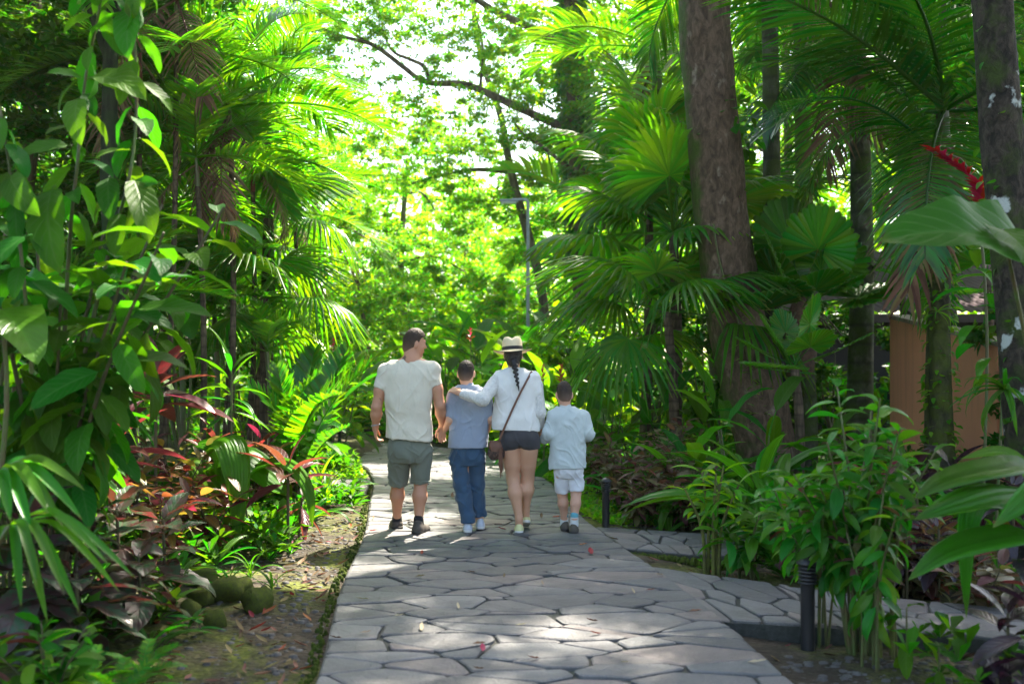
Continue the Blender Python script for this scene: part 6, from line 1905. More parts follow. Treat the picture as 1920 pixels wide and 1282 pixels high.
# ------------------------------------------------------------------ gingers, heliconias and bananas in the middle
def clump(name, label, cat, px, Y, n, L, kind, seed, h=.9, spread=.5, el=(80, 25), group=None, sm=None, stem_r=.016, lname='leaf'):
    """many upright shoots, each with a few long leaves"""
    base = on_ground(px, Y, -.04); root = empty(name, label, cat, base, group); r_ = random.Random(seed)
    for s in range(n):
        a = s * GA; d = spread * math.sqrt((s + .4) / n)
        b = Vector((math.cos(a) * d, math.sin(a) * d, 0)); hh = h * r_.uniform(.6, 1.1)
        tip = b + Vector((math.cos(a) * d * .6, math.sin(a) * d * .6, hh))
        stem_obj(root, [b, b.lerp(tip, .5) + Vector((0, 0, .03)), tip], [stem_r, stem_r * .8, stem_r * .5], sm or ST_G, 5)
        for k in range(5):
            t = .35 + .65 * k / 4
            part(lname, r_.choice(LF[kind]), root, leaf_M(b.lerp(tip, t), a + (k % 2) * math.pi + r_.uniform(-.7, .7), R(lerp(el[1], el[0], k / 4) + r_.gauss(0, 9)), r_.gauss(0, .3), L * r_.uniform(.75, 1.15)))
    return root
GG = 'broad leaved gingers beyond the path'
clump('ginger_plant', 'tall ginger clump with dark paddles behind the straw hat', 'ginger plant', 930, 20.5, 7, 1.15, 'banana', 1, 1.7, .8, group=GG)
clump('ginger_plant', 'ginger clump with lime paddles left of the lamp post', 'ginger plant', 985, 18.5, 6, 1.0, 'bananalime', 2, 1.3, .6, group=GG)
clump('ginger_plant', 'ginger clump with shining leaves right of the lamp post', 'ginger plant', 1060, 19.0, 7, 1.0, 'banana', 3, 1.5, .7, group=GG)
clump('ginger_plant', 'low ginger clump between the two boys', 'ginger plant', 1030, 15.8, 6, .70, 'bananalime', 4, .8, .5, group=GG)
clump('ginger_plant', 'ginger clump with drooping leaves behind the bigger boy', 'ginger plant', 855, 22, 7, 1.1, 'banana', 5, 1.5, .8, group=GG)
clump('ginger_plant', 'ginger clump just behind the smallest boy', 'ginger plant', 1120, 14.2, 7, .72, 'banana', 6, .9, .55, group=GG)
clump('ginger_plant', 'ginger clump at the foot of the large fan palm', 'ginger plant', 1215, 13.2, 7, .75, 'banana', 7, 1.0, .6, group=GG)
clump('ginger_plant', 'ginger clump left of the path end', 'ginger plant', 600, 17.6, 7, .85, 'banana', 8, 1.1, .6, group=GG)
clump('ginger_plant', 'ginger clump with pale shoots near the red torch flower', 'ginger plant', 660, 21.8, 6, .9, 'bananalime', 9, 1.0, .6, group=GG)
clump('ginger_plant', 'dark ginger clump on the left of the drooping fan', 'ginger plant', 540, 14.8, 7, .75, 'banana', 10, 1.0, .6, group=GG)
clump('ginger_plant', 'ginger clump standing right of the woman\'s hat', 'ginger plant', 1010, 17.0, 5, .85, 'bananalime', 11, 1.2, .4, group=GG)
def torch(label, px, py, Y, kind, s=.16, n=12, group='red torch flowers', nm='torch_flower', cat='flower'):
    base = on_ground(px, Y, -.03); top = P(px, py, Y) - base
    root = empty(nm, label, cat, base, group)
    stem_obj(root, [Vector((0, 0, 0)), top * .5 + Vector((.03, 0, 0)), top], [.012, .01, .008], ST_G, 5)
    for i in range(n): part('bract', rnd.choice(LF[kind]), root, leaf_M(top + Vector((0, 0, -.10 + .2 * i / n)), i * GA, R(20 + 55 * i / n), 0, s * lerp(1, .6, i / n)))
torch('small red torch flower left of the man', 625, 648, 17.5, 'red', .11, 9)
torch('dark red torch flower between man and woman', 882, 628, 16.5, 'red', .10, 9)
torch('red torch flower low beside the cycad frond', 565, 700, 11.5, 'red', .10)
torch('orange pink ginger bloom above the smallest boy', 1052, 702, 13.0, 'orange', .13, 16, 'orange ginger blooms')
torch('orange pink ginger bloom right of the woman\'s shoulder', 1018, 702, 14.5, 'orange', .12, 14, 'orange ginger blooms')

# ------------------------------------------------------------------ left bed
def P3(px, py, Y): return P(px, py, Y)
root = shrub('broad_leaf_shrub', 'broad leaved shrub with large hanging leaves at upper left', 'shrub', on_ground(95, 5.7, -.05), LF['broad'], ST_B, 11, 2.75, .95, .32, 24, .38, (40, -30), 3, None, .016, lean=(.05, .1))
bb = root.location
for a, c, rl in (((150, 185, 5.4), (158, 290, 5.2), .2), ((248, 335, 5.4), (280, 478, 5.2), -.3), ((105, 350, 5.4), (125, 540, 5.1), .3), ((205, 330, 5.5), (210, 430, 5.3), 0), ((20, 330, 5.2), (90, 420, 5.0), .4), ((140, 275, 5.3), (20, 310, 5.2), .2), ((165, 150, 5.5), (290, 205, 5.2), -.2), ((160, 150, 5.5), (80, 140, 5.3), 0), ((250, 10, 5.4), (245, 130, 5.2), .2), ((185, 20, 5.4), (165, -60, 5.3), 0), ((240, 370, 5.5), (310, 350, 5.3), 0), ((60, 440, 5.0), (-40, 560, 4.8), .3)):
    m = LF['broad'][rnd.randrange(4)]; part('leaf', m, root, aim(m, P(*a) - bb, P(*c) - bb, (.1, -.85, .5), rl))
for bp in (((120, 640, 5.6), (132, 430, 5.5), (146, 300, 5.45), (160, 150, 5.5), (186, 20, 5.4), (196, -70, 5.3)), ((150, 700, 5.6), (205, 470, 5.6), (242, 335, 5.45), (256, 200, 5.5), (250, 8, 5.4), (246, -70, 5.4)), ((60, 700, 5.3), (40, 480, 5.2), (20, 330, 5.2), (0, 200, 5.2))):
    cv = curve([P(*q) - bb for q in bp], 24)
    stem_obj(root, cv, [lerp(.011, .005, i / 23) for i in range(24)], ST_G, 6)
    for i in range(26):
        q = cv[5 + int(i * .7)]; part('leaf', LF['broad'][i % 4], root, leaf_M(q, i * GA, R(rnd.uniform(-45, 25)), rnd.gauss(0, .4), rnd.uniform(.18, .30)))
shrub('broad_leaf_shrub', 'third broad leaved shrub in front of the slender palm trunks', 'shrub', on_ground(215, 9.9, -.05), LF['broad'], ST_B, 8, 2.3, .7, .30, 12, .5, (40, -30), 9, None, .013)
shrub('broad_leaf_shrub', 'second broad leaved shrub behind with sunlit lower leaves', 'shrub', on_ground(-10, 6.6, -.05), LF['broad'], ST_B, 6, 2.2, .8, .26, 12, .45, (40, -25), 5, None, .014)
rosette('cordyline', 'tall green cordyline with a spiky head under the broad leaves', 'cordyline', on_ground(95, 6.4, -.05), LF['cordy'], ST_B, 24, 1.35, .58, 82, -15, .35, (.02, 0), .018, 1)
rosette('cordyline', 'green cordyline leaning right of the tallest spiky head', 'cordyline', on_ground(150, 6.9, -.05), LF['cordy'], ST_B, 16, 1.7, .44, 80, -20, .3, (.08, -.1), .016, 2)
rosette('cordyline', 'low green cordyline at the left edge in shade', 'cordyline', on_ground(10, 6.1, -.05), LF['cordy'], ST_B, 18, .95, .5, 80, -20, .4, (-.05, 0), .016, 3)
rosette('cordyline', 'narrow spiky cordyline in front of the slender palm trunks', 'cordyline', on_ground(434, 9.8, -.05), LF['cordy'], ST_G, 20, 1.42, .46, 82, -10, .3, (0, 0), .012, 4, sw=.75)
rosette('cordyline', 'yellow green cordyline catching the light above the crotons', 'cordyline', on_ground(222, 9.0, -.05), LF['lancelime'], ST_G, 20, 1.65, .34, 80, -5, .4, (0, 0), .012, 5)
rosette('ti_plant', 'pink bronze cordyline with broad leaves in the middle of the left bed', 'ti plant', on_ground(292, 8.4, -.05), LF['ti'], ST_B, 17, 1.32, .54, 70, 5, .15, (0, 0), .016, 6, sw=1.6)
rosette('ti_plant', 'maroon cordyline with upright leaves near the path', 'ti plant', on_ground(540, 8.5, -.05), LF['ti'], ST_B, 11, .72, .44, 80, 10, .15, (0, 0), .014, 7, sw=1.55)
rosette('ti_plant', 'small maroon cordyline drooping below the upright one', 'ti plant', on_ground(560, 9.1, -.05), LF['ti'], ST_B, 9, .42, .34, 40, -50, .3, (.03, 0), .012, 8)
rosette('ti_plant', 'dull maroon cordyline left of the pink bronze one', 'ti plant', on_ground(222, 7.6, -.05), LF['ti'], ST_B, 15, 1.0, .40, 70, -15, .3, (0, 0), .012, 9)
rosette('ti_plant', 'bronze cordyline between crotons and cycad', 'ti plant', on_ground(405, 9.9, -.05), LF['ti'], ST_B, 12, .75, .34, 70, -15, .3, (0, 0), .012, 10)
GC = 'red veined crotons of the left bed'
for i, (px, Y, h, lab) in enumerate([(245, 8.2, .95, 'croton with orange veins left of the pink bronze cordyline'), (330, 8.6, .85, 'croton with dark red leaves below the pink bronze cordyline'), (190, 8.6, .85, 'croton half hidden behind the purple leaves'), (385, 9.3, .90, 'croton with bright leaf tops left of the dracaena stem'),
    (470, 10.0, .85, 'croton behind the maroon cordyline'), (300, 7.6, .68, 'low croton in front of the red veined group'), (530, 10.8, .8, 'croton next to the cycad'), (390, 8.2, .65, 'croton with small leaves above the pleated palm')]):
    shrub('croton', lab, 'croton', on_ground(px, Y, -.04), LF['croton'] if i % 3 else LF['crotondark'], ST_B, 6, h, .34, .20, 15, .35, (55, -15), 40 + i, GC, .008)
GPU = 'dark purple leaf plants along the front of the left bed'
for i, (px, Y, h, L, lab) in enumerate([(60, 5.3, .72, .38, 'purple leaved plant at the left edge above the bright fan leaves'), (150, 5.7, .66, .36, 'purple leaved plant second from the left edge'), (225, 6.1, .70, .38, 'purple leaved plant with glossy top in the row middle'),
    (265, 5.9, .50, .35, 'purple leaved plant low in the row over the soil'), (150, 5.35, .50, .34, 'purple leaved plant lowest behind the bright fan leaves'), (310, 6.6, .58, .34, 'purple leaved plant last in the row next to the green shoots'), (20, 5.8, .85, .30, 'purple leaved plant under the green cordyline')]):
    rosette('purple_plant', lab, 'purple plant', on_ground(px, Y, -.04), LF['purple'], ST_B, 16, h, L, 62, 0, .6, (0, -.05), .012, 60 + i, GPU, sw=1.0)
# pleated palm grass beside the path
root = empty('palm_grass', 'large pleated leaves folding over the soil strip beside the path', 'palm grass', on_ground(448, 8.7, -.04)); bb = root.location
for a, c, up, sw in (((440, 1010, 8.7), (440, 1035, 8.15), (0, -1, .4), 1.1), ((436, 1000, 8.7), (585, 985, 8.3), (0, -.6, .8), 1.15), ((432, 1000, 8.7), (350, 905, 8.5), (0, -.4, .9), 1.0), ((444, 1005, 8.75), (545, 925, 8.8), (0, -.6, .8), 1.2), ((436, 1005, 8.8), (300, 990, 8.9), (0, -.6, .8), .9)):
    pass
def arch(root, mat, base, pts, W, seed, n=20, m=6, fold=.25, prof=prof_lance, name='leaf', face=None):
    """leaf whose midrib follows pts (world points), facing sideways as the curve turns"""
    cv = curve([Vector(p) for p in pts], n + 1); mb = MB(); rows, uvs = [], []
    r_ = random.Random(seed); side0 = None
    for i, p in enumerate(cv):
        d = (cv[min(n, i + 1)] - cv[max(0, i - 1)]).normalized()
        s = d.cross(Vector(face or (0, -.35, 1)))
        if s.length < .15 and side0: s = side0
        s.normalize()
        if side0 and s.dot(side0) < 0: s = -s
        if side0: s = (s * .4 + side0 * .6).normalized()
        side0 = s; nn = s.cross(d).normalized()
        v = i / n; w = W * .5 * prof(max(0, (v - .18) / .82)) if v > .18 else .004
        for j in range(-m, m + 1):
            u = j / m; pl = (.012 * (1 if j % 2 else -1)) * min(1, w * 12)
            rows.append(p - base + s * (u * w * math.cos(fold)) - nn * (abs(u) * w * math.sin(fold) * -1) + nn * pl); uvs.append((.5 + u * .5, v))
    mb.add(rows, grid_q(n + 1, 2 * m + 1), None, uvs); return part(name, mb.mesh(name, mat), root)
for i, (pts, W) in enumerate([
    (((446, 1040, 8.75), (425, 920, 8.7), (398, 838, 8.55), (430, 826, 8.4), (446, 900, 8.25), (443, 1035, 8.2)), .30),
    (((448, 1040, 8.75), (432, 930, 8.75), (410, 860, 8.75), (460, 850, 8.7), (520, 900, 8.65), (548, 930, 8.6)), .42),
    (((450, 1040, 8.75), (450, 940, 8.7), (480, 880, 8.6), (540, 872, 8.5), (578, 920, 8.4), (586, 990, 8.35)), .16),
    (((446, 1040, 8.75), (415, 960, 8.8), (385, 900, 8.8), (362, 870, 8.8), (352, 885, 8.75)), .26),
    (((448, 1040, 8.8), (445, 950, 8.9), (425, 860, 9.0), (380, 835, 9.1), (345, 860, 9.1)), .24)]):
    arch(root, G['pleat'], bb, [P(*q) for q in pts], W, i)
for x in (-.05, .0, .05, .09):
    stem_obj(root, [Vector((x, 0, 0)), Vector((x * .8, .02, .22)), Vector((x * .3, .05, .45))], [.011, .010, .007], ST_G, 5, 'stalk')
# cycad frond over the crotons
root = empty('cycad', 'cycad with pale stiff feather fronds beside the path left of the man', 'cycad', on_ground(560, 10.8, -.03)); bb = root.location
for i, c in enumerate(((690, 690, 10.0), (640, 740, 9.6), (650, 660, 11.4), (520, 690, 10.6), (590, 660, 11.6), (470, 730, 10.2), (655, 800, 10.0), (600, 700, 10.0))):
    m = FR['cycad'][i % 2]; part('frond', m, root, aim(m, Vector((0, 0, .22)), P(*c) - bb, (0, -.5, .85)))
mb = MB(); tube(mb, [(0, 0, -.05), (0, 0, .12), (0, 0, .26)], [.09, .10, .05], 10, True, .3); part('trunk', mb.mesh('trunk', FIBRE), root)
# bright fan leaves at the lower left
root = empty('fan_palm', 'bright fan palm with long drooping fingers at lower left', 'palm', on_ground(-60, 4.6, -.04)); bb = root.location
def finger_fan(c, tips, W):
    c = Vector(c)
    for k, t in enumerate(tips):
        t = Vector(t); mid = c.lerp(t, .45) + Vector((0, 0, .16 * (t - c).length + .02))
        arch(root, G['palmlime'] if k % 3 else G['fan'], bb, [c, c.lerp(mid, .5) + Vector((0, 0, .02)), mid, mid.lerp(t, .55) + Vector((0, 0, .01)), t], W, k, 12, 1, .3, prof_lance, 'frond_finger')
finger_fan(P(20, 985, 4.5), [P(*q) for q in ((255, 1085, 4.3), (205, 1060, 4.15), (150, 1150, 4.2), (120, 1110, 4.1), (90, 1170, 4.2), (40, 1140, 4.15), (180, 1010, 4.6), (225, 1110, 4.35), (-40, 1120, 4.2), (70, 1100, 4.05))], .042)
finger_fan(P(-10, 895, 4.7), [P(*q) for q in ((160, 920, 4.5), (155, 975, 4.4), (120, 990, 4.35), (90, 960, 4.3), (60, 1000, 4.3), (20, 980, 4.3), (100, 880, 4.8), (-60, 980, 4.4))], .06)
for c in ((20, 985, 4.5), (-10, 895, 4.7)):
    q = P(*c) - bb; stem_obj(root, curve([Vector((0, 0, 0)), q * .5 + Vector((-.08, 0, .1)), q], 6), [.012] * 6, ST_G, 5, 'stalk')
shrub('white_lit_shrub', 'small glossy shrub below the bright fan leaves', 'shrub', on_ground(88, 4.45, -.03), LF['small'], ST_B, 6, .50, .26, .13, 12, .35, (40, -30), 71, None, .006)
shrub('white_lit_shrub', 'low leafy shoots at the bottom left corner', 'shrub', on_ground(20, 4.15, -.03), LF['smalllime'], ST_B, 5, .32, .25, .13, 9, .3, (40, -20), 72, None, .006)
rosette('cordyline', 'rust orange cordyline half hidden at the left edge low down', 'cordyline', on_ground(-20, 4.7, -.03), LF['ti'], ST_R, 9, .30, .32, 60, -60, .5, (0, 0), .012, 73)
GFN = 'ferns at the lower left'
for i, (px, Y, L, lab) in enumerate([(225, 4.75, .36, 'feathery fern at the bottom edge of the left bed'), (170, 4.9, .30, 'feathery fern just above the lowest one'), (265, 5.15, .26, 'small fern nearest the pebbles'), (130, 4.55, .28, 'fern at the foot of the glossy shrub')]):
    rosette('fern', lab, 'fern', on_ground(px, Y, 0), FR['fern'], ST_G, 11, .03, L, 65, 12, .3, (0, 0), .01, 80 + i, GFN, lname='frond')
GST = 'strap leaved lilies on the left soil'
for i, (px, Y, L, n, k, lab) in enumerate([(330, 7.0, .36, 9, 'strapwide', 'strap leaved lily behind the mossy stones'), (405, 7.7, .40, 9, 'strapwide', 'strap leaved lily left of the pleated leaves'), (300, 6.2, .32, 10, 'strapwide', 'strap leaved lily under the purple plants'), (470, 7.4, .30, 8, 'strap', 'strap leaved lily between stones and pleated leaves'),
    (510, 6.95, .26, 5, 'strap', 'young strap plant standing alone on the soil strip'), (282, 5.65, .28, 10, 'strapwide', 'strap leaved lily above the ferns'), (545, 8.4, .26, 7, 'strap', 'small strap plant under the maroon cordyline'), (430, 7.15, .24, 8, 'strap', 'small strap plant among the mossy stones'),
    (612, 11.2, .55, 13, 'straplime', 'bright strap lily at the path edge left of the man'), (585, 10.2, .55, 13, 'strap', 'strap lily in front of the cycad'), (645, 12.0, .5, 12, 'strap', 'strap lily reaching over the path edge'), (600, 12.6, .55, 12, 'straplime', 'strap lily behind the bright one'), (560, 9.6, .42, 10, 'straplime', 'yellow strap lily right of the maroon cordyline'), (350, 5.9, .22, 8, 'strapwide', 'low strap plant nearest the pebbles')]):
    rosette('strap_lily', lab, 'lily', on_ground(px, Y, -.01), LF[k], ST_G, n, .05, L, 82, 30, .3, (0, 0), .012, 100 + i, GST)
# elephant ear and dark heart leaves behind the crotons
LF['heartbig'] = leaves('leaf', G['broad'], 3, 27, W=.62, prof=prof_heart, n=14, m=4, fold=.20, droop=.7, ripple=.08)
def ear(label, bpx, Y, specs, name='elephant_ear', cat='elephant ear', mat='heart', sr=.016):
    base = on_ground(bpx, Y, -.05); root = empty(name, label, cat, base)
    for i, (a, c, rl) in enumerate(specs):
        m = LF[mat][i % 3]; p = P(*a) - base
        o = part('leaf', m, root, aim(m, p, P(*c) - base, (0, -.75, .65), rl))
        stem_obj(root, curve([Vector((.04 * i - .05, 0, 0)), p * .6 + Vector((-.05 * i + .05, 0, .1)), p], 8), [lerp(sr, sr * .6, k / 7) for k in range(8)], ST_G, 6, 'stalk')
    return root
ear('elephant ear with one pale veined heart leaf behind the crotons', 350, 10.8, [((348, 578, 10.6), (362, 648, 10.3), 0), ((318, 620, 10.8), (330, 690, 10.5), .2), ((280, 560, 11), (250, 640, 10.8), -.3), ((262, 590, 10.6), (290, 640, 10.4), .3)])
ear('huge shiny leaf reaching in from the right edge', 2030, 5.6, [((1945, 490, 5.3), (1622, 462, 4.95), .12), ((1880, 430, 5.2), (1975, 560, 4.8), -.2), ((1960, 420, 5.4), (2120, 380, 5.2), 0)], mat='heartbig')
ear('dark heart leaf plant at the left edge with sun bleached blade', -30, 5.3, [((5, 580, 5.1), (72, 705, 4.9), -.5), ((-40, 560, 5.2), (-60, 690, 5.0), 0), ((40, 540, 5.6), (120, 560, 5.5), .3)], mat='heart')

# ------------------------------------------------------------------ right bed
clump('ginger_plant', 'broad leaved clump right against the foot of the thick trunk', 'ginger plant', 1412, 10.3, 7, .62, 'banana', 21, .85, .5)
GSR = 'broad strap clumps of the right bed'
for i, (px, Y, L, n, h, lab) in enumerate([(1330, 10.2, .85, 18, .35, 'broad strap clump in front of the thick trunk'), (1260, 10.9, .7, 15, .25, 'broad strap clump left of the thick trunk'), (1400, 9.6, .75, 14, .25, 'broad strap clump at the right foot of the thick trunk'), (1690, 9.4, .85, 16, .35, 'broad strap clump in front of the mossy palm'),
    (1630, 10.2, .7, 12, .3, 'broad strap clump under the ringed palm'), (1190, 12.2, .7, 14, .2, 'broad strap clump right of the smallest boy'), (1150, 11.6, .5, 12, .1, 'small strap clump behind the bollard'), (1345, 9.7, .6, 12, .1, 'low strap clump above the yellow stemmed shrub'), (1425, 9.2, 1.0, 18, .40, 'tall strap clump hiding the foot of the thick trunk'), (1275, 10.4, .9, 16, .3, 'tall strap clump behind the bronze crotons'), (1460, 8.6, .9, 15, .35, 'tall strap clump behind the tall green shrub')]):
    rosette('strap_clump', lab, 'strap plant', on_ground(px, Y, -.02), LF['strapwide'], ST_G, n, h, L, 80, 20, .6, (0, 0), .02, 130 + i, GSR)
GCR = 'bronze crotons of the right bed'
for i, (px, Y, h, lab) in enumerate([(1165, 10.9, .78, 'bronze croton right of the bollard'), (1235, 10.3, .85, 'bronze croton in the middle of the row'), (1290, 9.8, .80, 'bronze croton last in the row before the lime shrub'), (1200, 9.95, .55, 'bronze croton low beside the gravel'), (1130, 12.4, .8, 'bronze croton behind the smallest boy'), (1265, 10.9, 1.05, 'bronze croton tallest under the strap leaves')]):
    shrub('croton', lab, 'croton', on_ground(px, Y, -.04), LF['crotondark'], ST_B, 8, h, .36, .145, 17, .4, (50, -25), 150 + i, GCR, .007)
# the leafy shrub in front
shrub('green_shrub', 'tall green shrub with many narrow leaves beside the side path', 'shrub', on_ground(1612, 5.82, -.04), LF['lance'], ST_G, 15, 1.52, .46, .175, 24, .42, (50, -35), 170, None, .011)
shrub('green_shrub', 'lower green shrub hanging over the front bollard', 'shrub', on_ground(1535, 6.02, -.04), LF['lance'], ST_G, 8, 1.02, .36, .165, 16, .60, (45, -45), 171, None, .009)
shrub('green_shrub', 'spindly green shrub right of the front bollard', 'shrub', on_ground(1630, 5.5, -.04), LF['lance'], ST_G, 4, 1.0, .22, .17, 14, .40, (45, -45), 172, None, .010)
shrub('lime_shrub', 'small shrub with yellow mossy stems at the path fork', 'shrub', on_ground(1335, 7.85, -.03), LF['lancelime'], ST_Y, 6, .92, .26, .22, 9, .62, (55, -10), 173, None, .017)
shrub('lime_shrub', 'green shoots right of the yellow stemmed shrub', 'shrub', on_ground(1400, 7.75, -.03), LF['lance'], ST_G, 6, .62, .28, .24, 9, .4, (55, 0), 174, None, .010)
root = shrub('lime_shrub', 'leggy shrub with bare yellow stems in the right corner bed', 'shrub', on_ground(1665, 5.75, -.03), LF['crotondark'], ST_Y, 5, .95, .26, .15, 8, .70, (50, -20), 175, None, .012)
GT = 'dark red cordylines of the right bed'
for i, (px, Y, h, L, n, k, lab) in enumerate([(1645, 7.2, .80, .30, 13, 'ti', 'dark red cordyline just right of the tall green shrub'), (1720, 8.0, .85, .34, 11, 'black', 'blackish cordyline in front of the mossy palm'), (1780, 8.4, .80, .40, 9, 'black', 'blackish cordyline with one long blade against the wall'), (1620, 8.6, .85, .34, 9, 'ti', 'rust red cordyline behind the tall green shrub'),
    (1700, 7.1, .45, .26, 14, 'black', 'low blackish cordyline under the red one'), (1500, 7.6, .62, .26, 10, 'ti', 'red cordyline hidden in the green shrub'), (1760, 7.2, .5, .28, 14, 'black', 'low blackish cordyline below the terracotta wall'), (1900, 7.4, .8, .30, 13, 'black', 'blackish cordyline by the lichen trunk')]):
    rosette('cordyline', lab, 'cordyline', on_ground(px, Y, -.03), LF[k], ST_B, n, h, L, 70, -15, .45, (0, 0), .012, 180 + i, GT)
for i, (px, Y, h, lab) in enumerate([(1720, 7.4, .55, 'variegated croton under the mossy palm'), (1800, 7.6, .6, 'croton with orange leaves below the wall'), (1850, 6.6, .45, 'dark croton behind the pleated leaves'), (1640, 7.4, .42, 'dark croton at the side path edge'), (1725, 7.3, .35, 'dark croton right of the leggy shrub'), (1580, 7.2, .55, 'dark croton behind the green shrub')]):
    shrub('croton', lab, 'croton', on_ground(px, Y, -.04), LF['croton'] if i < 2 else LF['crotondark'], ST_B, 7, h, .34, .18, 13, .3, (55, -15), 200 + i, 'crotons by the wall', .007)
# pleated leaves at the right edge
root = empty('palm_grass', 'long pleated leaves arching in from the right edge', 'palm grass', on_ground(1985, 5.5, -.04)); bb = root.location
for i, (pts, W) in enumerate([
    (((1985, 1180, 5.5), (1990, 1000, 5.4), (1940, 885, 5.2), (1850, 885, 5.0), (1770, 905, 4.9), (1715, 935, 4.85)), .22),
    (((1985, 1180, 5.5), (2000, 1040, 5.4), (1960, 940, 5.1), (1880, 915, 4.9), (1790, 940, 4.75), (1712, 975, 4.7)), .24),
    (((1985, 1180, 5.5), (1990, 1060, 5.3), (1930, 1010, 5.0), (1850, 1015, 4.85), (1770, 1040, 4.8), (1702, 1088, 4.75)), .22),
    (((1985, 1180, 5.5), (1960, 1040, 5.4), (1890, 960, 5.3), (1830, 950, 5.2), (1812, 1020, 5.1), (1812, 1160, 5.05)), .13),
    (((1985, 1180, 5.5), (2030, 1000, 5.3), (2050, 900, 5.0), (2000, 880, 4.7), (1930, 930, 4.5), (1860, 990, 4.4)), .2),
    (((1985, 1180, 5.5), (1980, 1010, 5.6), (1930, 900, 5.6), (1880, 850, 5.6), (1800, 860, 5.5)), .18)]):
    arch(root, G['pleat'] if i % 2 else G['strap'], bb, [P(*q) for q in pts], W, i, 18, 4, .28)
GBK = 'black leaved plants in the right corner'
for i, (px, Y, h, L, lab) in enumerate([(1890, 5.1, .42, .26, 'black leaved plant under the pleated leaves'), (1870, 4.75, .22, .24, 'black leaved plant low at the right corner'), (1930, 4.7, .62, .27, 'black leaved plant cut by the right edge')]):
    rosette('purple_plant', lab, 'purple plant', on_ground(px, Y, -.03), LF['black'], ST_B, 14, h, L, 70, -25, .6, (0, 0), .010, 220 + i, GBK, sw=1.15)
rosette('heart_plant', 'green leaf tuft at the bottom right corner', 'plant', on_ground(1900, 4.35, -.02), LF['broad'], ST_G, 7, .06, .24, 60, 5, .3, (0, 0), .01, 230)
rosette('heart_plant', 'small green seedling left of the corner tuft', 'plant', on_ground(1760, 5.2, -.02), LF['broad'], ST_G, 6, .22, .15, 50, -25, .6, (0, 0), .006, 231)
rosette('heart_plant', 'young plant with drooping leaf on the bare soil', 'plant', on_ground(1700, 5.45, -.02), LF['broad'], ST_G, 5, .35, .22, 40, -35, .6, (0, 0), .006, 232)
# bromeliad clinging to the lichen trunk
bz = P(1885, 730, 7.85)
root = rosette('bromeliad', 'bromeliad clinging to the lichen trunk', 'bromeliad', bz, LF['strap'], ST_G, 17, .0, .40, 60, -35, .3, (0, 0), .01, 240, az0=R(115), azspan=1.2)
bz = P(1758, 585, 10.8)
rosette('bromeliad', 'small bromeliad perched on the mossy palm trunk', 'bromeliad', bz, LF['straplime'], ST_G, 12, .0, .22, 60, -30, .3, (0, 0), .01, 241, az0=R(180), azspan=1.8)
# red ginger spikes
def ginger_spike(label, a, c, Y, bpx, n=26, w=1.0):
    base = on_ground(bpx, Y, -.03); root = empty('red_ginger', label, 'flower', base, 'red ginger spikes')
    A, B_ = P(*a) - base, P(*c) - base
    stem_obj(root, curve([Vector((0, 0, 0)), B_ * .6 + Vector((.1, 0, 0)), B_, A], 14), [.014] * 10 + [.010] * 4, ST_G, 6)
    d = (A - B_)
    for i in range(n):
        t = i / n; q = B_ + d * t
        part('bract', rnd.choice(LF['red']), root, aim(LF['red'][0], q, q + Vector((math.cos(i * GA) * .105 * w, math.sin(i * GA) * .08, .03)) + d.normalized() * .07))
    for i in range(7): part('leaf', rnd.choice(LF['lance']), root, leaf_M(B_ * (.55 + .05 * i), i * GA, R(20), 0, .35))
ginger_spike('scarlet ginger spike pointing left above the huge leaf', (1752, 285, 8.9), (1820, 330, 9.0), 9.0, 1840, 40, 1.2)
ginger_spike('crimson ginger spike hanging beside the lichen trunk', (1835, 345, 8.8), (1852, 428, 8.9), 8.9, 1865, 60, 1.5)

# ------------------------------------------------------------------ ground cover and litter
def cover(name, label, n, region, mat, ls, seed, hmax=.22, tuft=5):
    r_ = random.Random(seed); mb = MB(); c = 0
    while c < n:
        q = region(r_)
        if q is None: continue
        x, y = q; c += 1
        if y < 7.4 and r_.random() < .72: continue
        z = gh(x, y); s = ls * r_.uniform(.6, 1.4); up = r_.uniform(.0, hmax)
        for k in range(tuft):
            a = k * GA + r_.random(); e = R(r_.uniform(10, 70)); L_ = s * r_.uniform(.7, 1.2)
            d = Vector((math.cos(a) * math.cos(e), math.sin(a) * math.cos(e), math.sin(e))); sd = Vector((-math.sin(a), math.cos(a), 0)) * L_ * .17
            p = Vector((x, y, z + up)); m_ = p + d * L_ * .55; t = p + d * L_ * .95 - Vector((0, 0, L_ * .22))
            mb.add([p, m_ + sd, t, m_ - sd], [[0, 1, 2, 3]], None, [(.5, 0), (1, .5), (.5, 1), (0, .5)])
    tag(part(name, mb.mesh(name, mat)), label, kind='stuff')
def left_x(y): return np.interp(y, [b for a, b in MAIN_L[1:]], [a for a, b in MAIN_L[1:]])
def right_x(y): return np.interp(y, [b for a, b in MAIN_R[1:]], [a for a, b in MAIN_R[1:]])
def in_side(x, y):
    return (x < -1.4 and 11.6 < y + .18 * (x + 1.7) * -1 * -1 < 14.0) or (.6 < x < 4 and (8.25 - .35 * (x - 1) < y < 9.85 - .35 * (x - .8))) or (x > .9 and 6.05 - .3 * (x - 1.2) < y < 8.0 - .55 * (x - 1.1))
def reg_left(r_):
    y = r_.uniform(4.2, 17); x = left_x(y) - (.95 if y < 8 else .55 if y < 11 else .12) - abs(r_.gauss(0, 1.8)); return None if in_side(x, y) or x < -8 else (x, y)
def reg_right(r_):
    y = r_.uniform(4.2, 17); x = right_x(y) + .45 + abs(r_.gauss(0, 2.0)); return None if in_side(x, y) or x > 8 or (y < 6 and x < 1.9) else (x, y)
